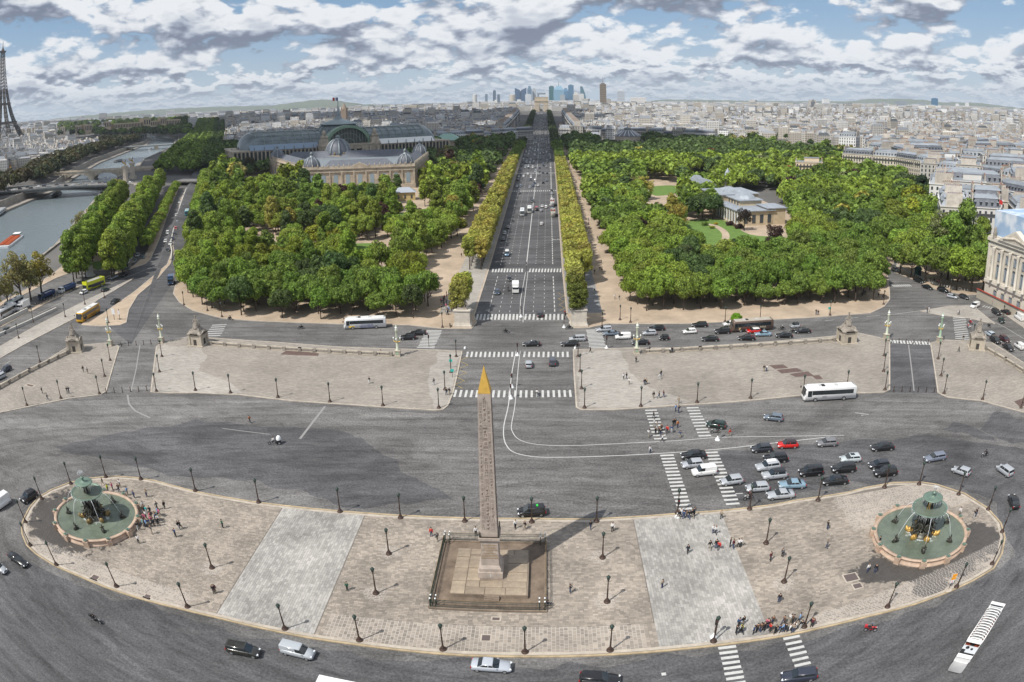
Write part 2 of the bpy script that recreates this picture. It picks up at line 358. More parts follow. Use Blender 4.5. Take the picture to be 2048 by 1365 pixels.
def river():
    m=mat('river_water',(.15,.185,.20),.22,spec=.6)
    nt=m.node_tree; N=nt.nodes.new; L=nt.links.new; b=nt.nodes['Principled BSDF']; tc=N('ShaderNodeTexCoord')
    n=N('ShaderNodeTexNoise'); n.inputs['Scale'].default_value=.22; n.inputs['Detail'].default_value=6; n.inputs['Roughness'].default_value=.7; L(tc.outputs['Object'],n.inputs['Vector'])
    bp=N('ShaderNodeBump'); bp.inputs['Strength'].default_value=.9; bp.inputs['Distance'].default_value=1.4; L(n.outputs['Fac'],bp.inputs['Height']); L(bp.outputs[0],b.inputs['Normal'])
    mb=MB().mat(m); ys=[p[0] for p in BR]
    vs=[]
    for y in ys: vs += [(bl(y)-14,y,-7),(br(y)+14,y,-7)]
    mb.add(vs,[(2*i,2*i+1,2*i+3,2*i+2) for i in range(len(ys)-1)],False); structure('river_water',mb)
    for nm,P_,s in (('quay_wall',BR,1),('quay_wall',BL,-1)):
        w=MB().mat(WALLC); pts=[(p[1]+s*.6,p[0]) for p in P_]; w.wall(pts,1.2,-8,.9); 
        w.mat(SETT); lo=[(p[1]-s*6+s*.6,p[0]) for p in P_]; w.wall(lo,11,-8,-5.4); structure(nm,w)
river()
# hills on the horizon
def hills():
    prof=[(-160,258),(-20,250),(40,246),(160,232),(300,220),(420,214),(500,212),(545,211),(568,208),(600,203.5),(640,199),(665,200),(690,204),(730,209),(860,208),(1000,207),(1180,207),(1280,204),(1330,199),(1420,200),(1500,202),(1700,203),(1735,198),(1790,197.5),(1850,200),(1880,205),(1925,205),(1960,206),(1990,210),(2035,216),(2150,222),(2250,228)]
    mb=MB().mat(mat('far_hill',(.10,.13,.09),.95,noise=(.004,.35,(.20,.19,.17)))); vs=[]
    us=[p[0] for p in prof]; vv=[p[1] for p in prof]; cols=np.arange(-160,2251,12)
    for u in cols:
        v=float(np.interp(u,us,vv))+.5*math.sin(u*.21)
        d=CR.T @ (lambda dx,dy,r: np.array([math.sin(_th(r))*dx/r,-math.sin(_th(r))*dy/r,math.cos(_th(r))]))(u-W0/2-Q[9],v-H0/2-Q[10],math.hypot(u-W0/2-Q[9],v-H0/2-Q[10]))
        h=math.hypot(d[0],d[1]); dist=8600 if 555 < u < 725 else 10500
        x,y=CAMP[0]+d[0]/h*dist,CAMP[1]+d[1]/h*dist; z=CAMP[2]+d[2]/h*dist
        for k,zz in ((-.14,20),(-.06,20+(z-20)*.5),(0,max(z,22)),(.05,max(z,22)*.8),(.1,10)):
            vs.append((CAMP[0]+d[0]/h*dist*(1+k),CAMP[1]+d[1]/h*dist*(1+k),zz))
    n=len(cols); mb.add(vs,[(i*5+j,(i+1)*5+j,(i+1)*5+j+1,i*5+j+1) for i in range(n-1) for j in range(4)],True); structure('hills',mb)
hills()
# roads
def jag(pts,amp):
    out=[]
    for i,a in enumerate(pts):
        b=pts[(i+1) % len(pts)]; L_=math.hypot(b[0]-a[0],b[1]-a[1]); n=max(1,int(L_/1.4))
        for k in range(n):
            x,y=a[0]+(b[0]-a[0])*k/n,a[1]+(b[1]-a[1])*k/n; d=mnoise.noise_vector(Vector((x*.22,y*.22,amp)))*amp+mnoise.noise_vector(Vector((x*.9,y*.9,2)))*amp*.35; out.append((x+d.x,y+d.y))
    return out
def sheet(name,pts,m,z): mb=MB().mat(m); mb.add([(p[0],p[1],z+TZ(p[0],p[1])) for p in pts],[tuple(range(len(pts)))],False); return structure(name,mb)
def gp(pts,z=0): return [G(u,v,z) for u,v in pts]
sheet('road_surface',[(-184,-150),(330,-150),(330,185),(-184,185),(-205,121)][0:2]+[(330,170),(-200,170),(-203,121),(-186,0)],ASPH,.004)
sheet('road_surface',gp([(170,612),(330,470),(376,366),(396,310),(426,266),(436,266),(424,330),(415,372),(395,450),(350,560),(262,690)]),ASPH_D,.008)
def hw(y): return float(np.interp(y,[44,170,460,750,900],[14.0,14.1,16.2,18,18]))
def avenue():
    mb=MB().mat(ASPH_D); vs=[]; ys=[116]+list(range(140,800,60))+list(range(800,2100,50))
    for y in ys: z=TZ(0,y)+.009; vs += [(-hw(y)-.5,y,z),(hw(y)+.5,y,z)]
    mb.add(vs,[(2*i,2*i+1,2*i+3,2*i+2) for i in range(len(ys)-1)]); structure('avenue_road',mb)
avenue()
def patches():
    for i_,(pts,m,z) in enumerate((
        ([(212,787),(302,785),(323,684),(300,660),(255,665),(238,692)],ASPH_L,.008),([(1776,785),(1876,786),(1861,684),(1779,684)],ASPH_D,.008),
        ([(340,850),(395,838),(480,848),(640,858),(780,868),(925,905),(928,1000),(800,1010),(690,1012),(520,960),(400,958),(290,935),(110,895),(190,878),(240,868)],ASPH_D,.009),
        ([(885,822),(1010,826),(1004,880),(1025,912),(1400,900),(1410,1018),(1060,1030),(945,1028),(700,868),(520,838),(600,806)],ASPH,.012),
        ([(1880,855),(1905,842),(1945,852),(1985,870),(2000,882),(1965,880)],ASPH_D,.009),([(1960,856),(1995,822),(2048,838),(2075,880),(2030,890)],ASPH_D,.012),
        ([(1640,885),(1860,868),(2100,905),(2100,1365),(2030,1365),(2020,1080),(1995,1010),(1910,968),(1720,965),(1500,1000),(1450,1005),(1440,905)],ASPH_D,.015),
        ([(0,1120),(70,1130),(110,1150),(300,1215),(600,1290),(1060,1330),(1400,1310),(1680,1265),(1900,1200),(2020,1120),(2100,1100),(2100,1400),(-40,1420)],ASPH_D,.009),
        ([(0,800),(0,860),(160,850),(300,835),(600,825),(860,835),(880,826),(660,815),(480,800),(302,795),(200,800)],ASPH_L,.012),
        ([(680,1050),(700,1046),(640,1170)],ASPH,.012))):
        sheet('asphalt_patch',jag(gp(pts),1.6 if i_ > 1 else .01),m,.0065+.0011*i_)
patches()
# pavements with kerbs
def pavement(name,pts,m=SETT,h=.14,kerb=KERB,world=False,kw=.32,z0=0.):
    P_=pts if world else gp(pts,h); mb=MB().mat(m); mb.prism([(p[0],p[1]) for p in P_],z0-.05,z0+h)
    o=structure(name,mb)
    if kerb:
        k=MB().mat(kerb); k.wall(P_,kw,z0-.05,z0+h+.025,close=True); k.build('kerb',o)
    return o
pavement('esplanade_pavement',[(302,784),(313,693),(324,686),(383,672),(424,676),(547,684),(680,694),(801,698),(870,700),(924,702),(916,741),(906,785),(895,811),(885,819),(871,820),(700,809),(581,801),(479,789),(393,785.5),(342,786)])
pavement('esplanade_pavement',[(1146.6,699),(1261,696),(1348,696),(1519,685),(1669,672),(1717,666),(1758,675),(1779,684),(1779,779),(1768,784),(1707,786),(1604,790),(1485,802),(1348,811),(1227,819),(1162,819),(1153,814),(1148,741)])
pavement('esplanade_pavement',[(-60,842),(0,825),(68,811),(137,797),(202,789),(212,782),(238,693),(222,685),(174,689),(137,693),(68,736),(0,768),(-60,800)])
pavement('esplanade_pavement',[(1876,785),(1861,686),(1888,680),(1940,682),(1985,686),(2048,726),(2110,760),(2110,850),(2048,824),(1963,801),(1895,794)])
def jagp(pts,z): P_=jag(gp(pts,z),1.1); return P_
def light_areas():
    sheet('pale_paving',jagp([(330,690),(400,694),(412,712),(398,742),(470,770),(480,787),(345,784),(305,782),(318,700)],.14),SETT_L,.144)
    sheet('pale_paving',jagp([(1160,703),(1240,700),(1262,745),(1300,775),(1385,806),(1225,817),(1162,812),(1155,740)],.14),SETT_L,.144)
    sheet('pale_paving',jagp([(880,703),(922,704),(897,808),(870,816),(852,760)],.14),SETT_L,.144)
light_areas()
# central island with real slabs
ISL=[(43,1050),(48,1036),(59,1015),(76,995),(103,979),(139,965),(178,956),(231,952),(270,955),(309,961),(391,983),(497,1002),(568,1011),(731,1026),(849,1033),(937,1036),(1062,1037),(1186,1038),(1356,1027),(1444,1021),(1542,1010),(1600,999),(1694,985),(1732,975),(1787,965),(1842,964),(1875,969),(1930,987),(1974,1015),(2002,1046),(2010,1075),(2004,1107),(1988,1136),(1948,1160),(1894,1185),(1827,1209),(1734,1233),(1630,1258),(1576,1270),(1469,1286),(1361,1298),(1254,1307),(1200,1310),(1062,1313),(920,1310),(813,1301),(707,1288),(600,1272),(533,1258),(426,1233),(355,1216),(284,1198),(213,1175),(160,1153),(107,1130),(71,1107),(53,1090),(44,1068)]
ISLW=gp(ISL,.14); FS=(-64.9,-.1); FN=(64.6,-.1); FR=8.3; OB=(0,1.1)
def slab_extra(nt,N,L,b,cur,tc):
    # slabs wetted and stained dark by the fountains' spray
    g=N('ShaderNodeNewGeometry'); fac=None
    def M(op,a,c=None):
        n=N('ShaderNodeMath'); n.operation=op
        for i,v in enumerate((a,c)):
            if v is None: continue
            if isinstance(v,(int,float)): n.inputs[i].default_value=v
            else: L(v,n.inputs[i])
        return n.outputs[0]
    nz=N('ShaderNodeTexNoise'); nz.inputs['Scale'].default_value=.45; nz.inputs['Detail'].default_value=7; nz.inputs['Roughness'].default_value=.7; L(g.outputs['Position'],nz.inputs['Vector'])
    for cx,cy,rx,ry in ((FS[0]-3.5,FS[1]-1.8,10.8,10.6),(FN[0]+.5,FN[1]-5.2,11.0,7.6),(FN[0]-8.8,FN[1]-5.5,5.5,3.2),(FN[0]-4.2,FN[1]-13,3.0,2.4),(FN[0]+10.4,FN[1]-6,3.2,5.5)):
        s=N('ShaderNodeVectorMath'); s.operation='SUBTRACT'; L(g.outputs['Position'],s.inputs[0]); s.inputs[1].default_value=(cx,cy,.14)
        q_=N('ShaderNodeVectorMath'); q_.operation='DIVIDE'; L(s.outputs[0],q_.inputs[0]); q_.inputs[1].default_value=(rx,ry,1)
        l=N('ShaderNodeVectorMath'); l.operation='LENGTH'; L(q_.outputs[0],l.inputs[0])
        d=M('ADD',l.outputs['Value'],M('MULTIPLY',M('SUBTRACT',nz.outputs['Fac'],.5),1.5))
        r=N('ShaderNodeMapRange'); r.inputs['From Min'].default_value=.93; r.inputs['From Max'].default_value=1.0; r.inputs['To Min'].default_value=1; r.inputs['To Max'].default_value=0; L(d,r.inputs['Value'])
        fac=r.outputs[0] if fac is None else M('MAXIMUM',fac,r.outputs[0])
    n2=N('ShaderNodeTexNoise'); n2.inputs['Scale'].default_value=.09; n2.inputs['Detail'].default_value=7; n2.inputs['Roughness'].default_value=.65; L(g.outputs['Position'],n2.inputs['Vector'])
    r2=N('ShaderNodeMapRange'); r2.inputs['From Min'].default_value=.36; r2.inputs['From Max'].default_value=.64; r2.inputs['To Min'].default_value=.74; r2.inputs['To Max'].default_value=1.25; L(n2.outputs['Fac'],r2.inputs['Value'])
    s2=N('ShaderNodeVectorMath'); s2.operation='SCALE'; L(cur,s2.inputs[0]); L(r2.outputs[0],s2.inputs['Scale'])
    mx=N('ShaderNodeMix'); mx.data_type='RGBA'; mx.inputs['B'].default_value=(.052,.048,.046,1); L(M('MULTIPLY',fac,.88),mx.inputs['Factor']); L(s2.outputs[0],mx.inputs['A']); L(mx.outputs['Result'],b.inputs['Base Color'])
    rr=N('ShaderNodeMapRange'); rr.inputs['To Min'].default_value=.85; rr.inputs['To Max'].default_value=.45; L(fac,rr.inputs['Value']); L(rr.outputs[0],b.inputs['Roughness'])
SLAB_B=mat('brown_slab',(.285,.247,.208),.85,isl=.24,extra=slab_extra)
SLAB_G=mat('grey_slab',(.335,.32,.30),.85,isl=.20,extra=slab_extra)
SLAB_G1=mat('grey_slab_single',(.335,.32,.30),.85,obj=.20,extra=slab_extra)
SLAB_B1=mat('brown_slab_single',(.285,.247,.208),.85,obj=.24,extra=slab_extra)
JOINT_D=mat('joint_dark',(.17,.15,.13),.95); JOINT_L=mat('joint_pale',(.46,.42,.38),.95)
def island():
    base=MB().mat(JOINT_D); base.prism([(p.x,p.y) for p in ISLW],-.05,.105)
    o=structure('island_pavement',base)
    k=MB().mat(KERB_Y); k.wall(ISLW,.30,-.05,.165,close=True); k.build('kerb',o)
    k=MB().mat(KERB); cx=sum(p.x for p in ISLW)/len(ISLW); inn=[Vector((p.x*(1-.55/max(abs(p.x),40)),p.y*(1-.5/max(6,abs(p.y))))) for p in ISLW]; k.wall(inn,.5,.0,.150,close=True); k.build('kerb_slab_row',o)
    xs=np.array([p.x for p in inn]); ys=np.array([p.y for p in inn])
    poly=[(p.x,p.y) for p in inn]
    slabs=[]                                             # (cx, cy, lx, ly, region)
    def pale(x,y):                                        # zones repointed with pale mortar
        return (y <-9.2 and abs(x) < 20 and y <-9.2-0.22*max(0,8-abs(x))*0) or (x > 55 and y > 5.5) or (x > 40 and y <-9.5-(62-x)*.12) or (-72 < x <-40 and y <-11) or math.hypot(abs(x)-15.2,y+4.3) < 1.6 or math.hypot(abs(x)-40,y+4.2) < 1.6 or math.hypot(abs(x)-15.2,y-5.2) < 1.5
    def region(x0,x1,y0,y1,lx,ly,mode,along):
        a,b2=(lx,ly) if along == 'x' else (ly,lx)
        if along == 'x':
            y=y0; r=0
            while y < y1-.1:
                h=b2*random.uniform(.9,1.1); x=x0-random.uniform(0,a)
                while x < x1:
                    w=a*random.uniform(.7,1.25); xa,xb=max(x,x0),min(x+w,x1)
                    if xb-xa > .15: slabs.append(((xa+xb)/2,y+h/2,xb-xa,h,mode))
                    x += w
                y += h
        else:
            x=x0
            while x < x1-.1:
                w=a*random.uniform(.92,1.08); y=y0-random.uniform(0,b2)
                while y < y1:
                    h=b2*random.uniform(.75,1.25); ya,yb=max(y,y0),min(y+h,y1)
                    if yb-ya > .15: slabs.append((x+w/2,(ya+yb)/2,w,yb-ya,mode))
                    x_=x; y += h
                x += w
    region(-79,-35.3,-15.2,15.2,.62,.33,'b','x'); region(35.3,81,-15.2,15.2,.62,.33,'b','x')
    region(-35.2,-21.2,-15.2,15.2,.72,.36,'g','y'); region(21.2,35.2,-15.2,15.2,.72,.36,'g','y')
    region(-21.1,21.1,-9.2,15.2,.62,.34,'b','x'); region(-21.1,21.1,-15.2,-9.25,.62,.5,'b','y')
    good=[]
    for s in slabs:
        x,y,lx,ly,m=s
        if math.hypot(x-FS[0],y-FS[1]) < FR or math.hypot(x-FN[0],y-FN[1]) < FR or (abs(x-OB[0]) < 7.6 and abs(y-OB[1]) < 7.5): continue
        if not inside(x,y,poly): continue
        u,v=px(x,y); 
        if u <-30 or u > 2080: continue
        good.append((math.hypot(x-CAMP[0],y-CAMP[1]),s))
    good.sort(key=lambda t: t[0])
    for d,(x,y,lx,ly,m) in good[:300]:
        me_key='slab'
        j=.045 if pale(x,y) else .022
        mb=island.unit.get(m)
        if mb is None:
            u=MB().mat(SLAB_G1 if m == 'g' else SLAB_B1); u.box((0,0,.08),(1,1,.06)); mb=island.unit[m]=u.mesh('paving_slab')
        s_=link('paving_slab',mb,o,(x,y,random.uniform(-.004,.004))); s_.scale=(lx-j,ly-j,1)
    for m,ms in (('g',SLAB_G),('b',SLAB_B)):
        mb=MB().mat(ms)
        for d,(x,y,lx,ly,mm) in good[300:]:
            if mm != m: continue
            j=.07 if pale(x,y) else .022
            mb.box((x,y,.09),(lx-j,ly-j,.05+random.uniform(-.005,.005)))
        tag(mb.build('slab_paving',o),kind='stuff')
    pj=MB().mat(JOINT_L)                                 # pale mortar beds
    for d,(x,y,lx,ly,mm) in good:
        if pale(x,y): pj.quad((x-lx/2,y-ly/2,.134),(x+lx/2,y-ly/2,.134),(x+lx/2,y+ly/2,.134),(x-lx/2,y+ly/2,.134))
    tag(pj.build('mortar',o),kind='stuff')
    # access covers
    cv=mat('cast_iron_cover',(.11,.085,.08),.6)
    for u,v,a,b2 in ((295,1193,.9,.8),(992,1238,.9,.5),(972,1276,1.0,1.0),(190,1155,1.2,1.1),(1702,1155,1.9,1.6),(1715,1172,1.2,1.0),(1562,1141,0,0)):
        if not a: continue
        p=G(u,v,.14); c=MB().mat(KERB); c.box((p.x,p.y,.13),(a+.4,b2+.4,.02)); c.mat(cv); c.box((p.x,p.y,.15),(a,b2,.008)); c.build('access_cover',o)
    return o
island.unit={}
ISLAND=island()
# pedestrian crossings, lines
def zebra(a,b,n,ln,w=.52,z=.02,zf=None):
    """n stripes from pixel a to pixel b, each ln metres long across the way"""
    A,B=G(*a),G(*b); d=(B-A); L_=d.length; d.normalize(); q_=Vector((-d.y,d.x,0)); mb=MB().mat(PAINT)
    for i in range(n):
        c=A+d*L_*(i+.5)/n; hw_=w/2; e=ln/2*random.uniform(.95,1.05)
        mb.quad(*[(c+d*sx*hw_+q_*sy*e+Vector((0,0,z))) for sx,sy in ((-1,-1),(1,-1),(1,1),(-1,1))])
    structure('crosswalk_marking',mb)
zebra((905,787),(1146,787),22,3.6); zebra((930,709),(1029,709),11,3.6); zebra((1044,709),(1140,709),10,3.6)
zebra((951,634),(1038,634),12,5.5,.6); zebra((1047,634),(1129,634),10,5.5,.6); zebra((983,541),(1047,541),11,5.5,.6); zebra((1057,541),(1124,541),11,5.5,.6)
zebra((869,660),(851,697),13,4.6,.5); zebra((1187,659),(1196,697),14,4.4,.5); zebra((440,648),(424,674),6,4.6,.55)
zebra((1301,818),(1322,881),10,2.6,.5); zebra((1384,813),(1411,875),10,2.6,.5); zebra((1333,908),(1371,1022),16,2.4,.52); zebra((1422,902),(1467,1012),15,2.4,.52)
zebra((1453,1290),(1474,1372),8,2.2,.5); zebra((1581,1270),(1616,1356),8,2.2,.5); zebra((1780,683),(1861,687),13,2.6,.6); zebra((1918,634),(1925,680),13,4.2,.5); zebra((1785,572),(1822,571),10,2.5,.4)
zebra((1965,612),(2005,622),8,2.0,.35)
def far_zebra(y,h=4.5):
    mb=MB().mat(PAINT); w=hw(y)
    for i in range(22):
        x=-w+2*w*(i+.5)/22; mb.quad((x-.35,y-h/2,TZ(x,y)+.03),(x+.35,y-h/2,TZ(x,y)+.03),(x+.35,y+h/2,TZ(x,y)+.03),(x-.35,y+h/2,TZ(x,y)+.03))
    structure('crosswalk_marking',mb)
for y_ in (398,512,700,900): far_zebra(y_)
def lines():
    def ln(pts,w,m=PAINT,z=.024,name='road_marking'): mb=MB().mat(m); mb.ribbon([G(u,v) for u,v in pts],w,z); structure(name,mb)
    mid=catmull([(1039,642),(1041,601),(1051,543)],4); ln([(1046,645),(1047,618),(1056,543)],.18); ln([(1039.5,642),(1041,601),(1051,545)],.18)
    ln(catmull([(1032,703),(1023.5,748),(1017,809),(1008,850),(1007.5,874),(1013,891),(1026,904),(1055,912),(1097,915),(1200,913),(1322,907),(1444,898),(1542,887),(1660,874)],6),.2)
    ln(catmull([(1040.6,703),(1037,730),(1030,809),(1023,850),(1025,864),(1035.5,877.5),(1056,886),(1090,890.5),(1141,891.5),(1208,889),(1346,882),(1444,875),(1560,873),(1688,871)],6),.16)
    ln([(255,790),(258,808),(270,822),(300,836)],.45,mat('worn_paint',(.26,.255,.25),.8)); ln([(280,690),(272,740),(262,784)],.3,MATS['worn_paint']); ln([(1817,690),(1828,782)],.3,MATS['worn_paint'])
    ln([(445,857),(540,869)],.22,MATS['worn_paint']); ln([(650,813),(600,878)],.5,MATS['worn_paint'])
    for a,b in (((1733,633),(1760,631)),((1690,638),(1716,635)),((1650,642),(1668,640))): ln([a,b],.16)
    ln([(1779,630),(1840,622),(1885,615)],.16); ln([(1980,640),(2010,655),(2048,678)],.16); ln([(75,628),(134,600)],.16); ln([(200,577),(320,528)],.14); ln([(1710,826),(1738,829),(1722,831)],.2)
    ln([(1471,988),(1486,987)],.2); ln([(10,729),(21,722)],.15); ln([(1323,1349),(1332,1348)],.5)
    for pts in ([(937,714),(918,722),(936,730),(915,738),(933,746),(912,754),(929,762),(909,769),(925,777)],):
        ln(pts,.16,PAINT_Y)
    ln([(1116,586),(1128,592),(1117,598),(1129,604),(1118,610),(1130,616),(1119,622)],.14,PAINT_Y)
    # lanes of the avenue
    mb=MB().mat(PAINT)
    for x,w,dash,gap in ((3.8,.16,1.6,3.2),(7.2,.16,1.6,3.2),(10.4,.34,3,1.4),(-9.9,.2,3,2),(-6.6,.16,1.6,3.2),(-3.4,.16,1.6,3.2)):
        y=120
        while y < 1400:
            k=hw(y)/14.; 
            if not (164 < y < 180):
                z=max(TZ(0,y),TZ(0,y+dash))+.03; mb.quad((x*k-w/2,y,z),(x*k+w/2,y,z),(x*k+w/2,y+dash,z),(x*k-w/2,y+dash,z))
            y += (dash+gap)*(1 if y < 500 else 2)
    for y in range(180,1900,20): z=max(TZ(0,y),TZ(0,y+20))+.03; mb.quad((.0,y,z),(.35,y,z),(.35,y+20,z),(.0,y+20,z))
    structure('lane_marking',mb)
    mb=MB().mat(PAINT); mb.ribbon([(hw(y)-3.6,y) for y in range(330,1400,30)],.25,lambda x,y: TZ(x,y)+.04); structure('lane_marking',mb)
    c=bpy.data.curves.new('bus_lettering','FONT'); c.body='BUS'; c.size=2.6; c.align_x='CENTER'; c.materials.append(PAINT)
    o=bpy.data.objects.new('bus_lettering',c); COL.objects.link(o); dg=bpy.context.evaluated_depsgraph_get(); dg.update(); me_=bpy.data.meshes.new_from_object(o.evaluated_get(dg)); bpy.data.objects.remove(o); o=link('bus_lettering',me_); p=G(1112,480); o.location=(p.x,p.y,.03); o.scale=(.8,1.2,1); tag(o,kind='structure')
lines()
# parks: raised beds of sand, lawns
PL=gp([(349,577),(347,587),(359,604),(386,621),(444,636.5),(513,642),(684,648),(817,650),(885,657),(943,657),(953,645)],.12)+[Vector((-hw(y),y,0)) for y in (116,172,300,460,600,750,880)]+[Vector((x,y,0)) for x,y in ((-180,880),(-500,880),(-436,700),(-330,530))]+gp([(418,372),(395,455),(372,520)])
PRr=gp([(1143,645),(1148,656),(1179,655),(1213,647.5),(1380,647),(1621,635),(1741,626),(1768,613),(1779,599),(1779,582),(1775,551),(1790,520)],.12)+[Vector(v) for v in ((150,330,0),(150,560,0),(150,880,0))]+[Vector((hw(y),y,0)) for y in (880,750,600,460,300,172,116)]
pavement('park_ground',PL,SAND,.13,KERB,world=True); pavement('park_ground',PRr,SAND,.13,KERB,world=True)
for s in (1,-1):
    sheet('promenade',[(s*(hw(y)+.5),y) for y in (118,172,300,460,600,750)]+[(s*(hw(y)+11),y) for y in (750,600,460,300,172,118)],SETT_P if s > 0 else SETT_L,.136)
def lawn(pts,n=5): P_=catmull(gp(pts),n,True); tag(MB().mat(GRASS).prism([(p.x,p.y) for p in P_],.10,.19).build('lawn'),kind='stuff')
lawn([(1345,450),(1400,440),(1450,442),(1500,470),(1585,480),(1600,540),(1500,560),(1400,560),(1335,530),(1330,480)])
tag(MB().mat(SAND).ribbon(catmull(gp([(1405,448),(1428,452),(1448,464),(1451,478),(1440,490),(1418,499),(1385,505),(1340,508)]),5),3.6,.20).build('garden_path'),kind='structure')
tag(MB().mat(SAND).ribbon(catmull(gp([(1436,493),(1470,507),(1530,509),(1600,505)]),5),3.4,.204).build('garden_path'),kind='structure')
lawn([(790,430),(850,418),(880,416),(872,428),(830,434)]); lawn([(490,480),(540,484),(550,500),(510,505)]); lawn([(700,490),(760,488),(770,500),(720,506)]); lawn([(1300,375),(1350,372),(1360,385),(1310,392)])
lawn([(182,528),(205,523),(212,531),(195,541)])
pavement('park_ground',[(1790,545),(1830,560),(1870,578),(1930,590),(1975,588),(1990,560),(1960,500),(1880,480),(1800,500)],SAND,.13,KERB)
# the far side of the road by the palace
pavement('pavement',[(1840,622),(1900,612),(1945,611),(1990,648),(1975,645),(1940,636),(1880,630)],SETT_L)
pavement('pavement',[(1975,592),(1985,588),(2060,640),(2060,690),(2048,655),(2000,622)],SETT_L)
# islands between the roads by the river
pavement('traffic_island',[(163,650),(171,641),(205,628),(268,584),(312,548),(335,528),(345,500),(342,492),(352,440),(361,400),(378,366),(380,366),(364,400),(356,440),(346,492),(349,505),(340,528),(316,556),(275,590),(257,620),(252,645),(240,650),(205,652)],SAND)
pavement('traffic_island',[(-40,710),(0,693),(66,655),(150,612),(205,585),(268,556),(262,560),(230,580),(195,600),(150,636),(100,662),(50,688),(0,716),(-40,735)],SETT_L)
pavement('traffic_island',[(0,655),(80,613),(160,572),(240,545),(290,528),(300,520),(318,480),(335,430),(352,390),(362,366),(358,366),(340,395),(322,430),(305,480),(290,510),(270,530),(230,547),(150,575),(70,612),(0,645)],SAND)
pavement('quay_pavement',[(-40,640),(0,612),(60,583),(112,556),(158,540),(215,540),(225,500),(255,440),(300,400),(322,366),(300,366),(262,400),(218,440),(170,490),(140,520),(100,552),(50,580),(0,605),(-40,628)],SAND)
# ================================================================ BODIES
def skin_mesh(name,vs,es,rad,root=0,sub=1,m=None):
    me=bpy.data.meshes.new(name); bm=bmesh.new(); lay=bm.verts.layers.skin.verify()
    bv=[bm.verts.new(v) for v in vs]
    for i,v in enumerate(bv):
        r=rad[i]; v[lay].radius=r if isinstance(r,tuple) else (r,r); v[lay].use_root=(i == root)
    for a,b in es: bm.edges.new((bv[a],bv[b]))
    bm.to_mesh(me); bm.free(); o=bpy.data.objects.new(name,me); COL.objects.link(o)
    s=o.modifiers.new('s','SKIN'); s.use_smooth_shade=True
    if sub: u=o.modifiers.new('u','SUBSURF'); u.levels=sub; u.render_levels=sub
    dg=bpy.context.evaluated_depsgraph_get(); dg.update(); res=bpy.data.meshes.new_from_object(o.evaluated_get(dg)); res.name=name
    bpy.data.objects.remove(o); res.materials.clear()
    if m: res.materials.append(m)
    return res
CLOTH=mat('cloth',(1,1,1),.9,objcolor=True); SKINM=mat('skin',(.50,.30,.21),.6); HAIRM=mat('hair',(1,1,1),.7,objcolor=True); SHOE=mat('shoe',(.03,.028,.028),.6)
def pose(kind):
    """joints of a person facing +y"""
    la=ra=0.; lk=rk=0.; b=0.
    hipz=.92
    V=[(0,0,.96),(0,.0,1.14),(0,.0,1.34),(0,.0,1.50),(0,.015,1.575),(0,.02,1.66),(0,.015,1.735)]
    Rd=[(.15,.11),(.125,.10),(.165,.11),(.052,.052),(.075,.085),(.088,.10),(.045,.05)]
    E=[(0,1),(1,2),(2,3),(3,4),(4,5),(5,6)]
    if kind == 'stand': legs=[((.10,.02,.50),(.11,0,.10),(.13,.16,.04)),((.10,.0,.50),(.10,-.03,.10),(.12,.12,.04))]; arms=[((.25,-.03,1.14),(.27,.06,.90),(.27,.09,.80)),((.25,-.03,1.14),(.26,.05,.90),(.25,.08,.80))]
    elif kind == 'walk': legs=[((.10,.22,.53),(.10,.34,.14),(.11,.49,.07)),((.10,-.02,.51),(.10,-.33,.16),(.11,-.24,.04))]; arms=[((.24,-.14,1.17),(.26,-.20,.93),(.26,-.19,.84)),((.24,.10,1.16),(.24,.28,.97),(.23,.34,.89))]
    elif kind == 'camera': legs=[((.11,.02,.50),(.14,0,.10),(.17,.15,.04)),((.11,.0,.50),(.14,-.02,.10),(.17,.13,.04))]; arms=[((.27,.08,1.20),(.12,.30,1.42),(.05,.34,1.50)),((.27,.08,1.20),(.12,.30,1.42),(.05,.34,1.50))]
    elif kind == 'stroll': legs=[((.10,.10,.51),(.10,.15,.11),(.11,.30,.05)),((.10,.02,.50),(.10,-.17,.13),(.11,-.04,.04))]; arms=[((.25,-.06,1.15),(.20,.14,1.06),(.14,.20,1.06)),((.25,-.05,1.15),(.27,.02,.91),(.27,.05,.82))]
    elif kind in ('ride','sit'):
        V=[(x,y,z-(.45 if kind == 'sit' else .18)) for x,y,z in V]
        if kind == 'ride': V=[(x,y+max(0,z-.78)*.25,z) for x,y,z in V]
        h=V[0][2]
        legs=[((.20,.38,h-.06),(.19,.30,h-.46),(.20,.44,h-.50)),((.20,.38,h-.06),(.19,.30,h-.46),(.20,.44,h-.50))]
        c=V[2]; arms=[((.30,c[1]+.12,c[2]-.16),(.26,c[1]+.36,c[2]-.18),(.26,c[1]+.44,c[2]-.18))]*2
    p0=V[0]; c=V[2]
    for s,(k,a,t) in zip((1,-1),legs):
        i=len(V); V += [(s*.085,p0[1],p0[2]-.07),(s*k[0],k[1],k[2]),(s*a[0],a[1],a[2]),(s*t[0],t[1],t[2])]; Rd += [(.088,.095),(.062,.066),(.042,.045),(.038,.032)]; E += [(0,i),(i,i+1),(i+1,i+2),(i+2,i+3)]
    for s,(e,w,h) in zip((1,-1),arms):
        i=len(V); V += [(s*.175,c[1],c[2]+.075),(s*e[0],e[1],e[2]),(s*w[0],w[1],w[2]),(s*h[0],h[1],h[2])]; Rd += [(.062,.062),(.044,.044),(.033,.033),(.036,.026)]; E += [(2,i),(i,i+1),(i+1,i+2),(i+2,i+3)]
    return V,E,Rd,V[0][2],c[2]
PERSON={}
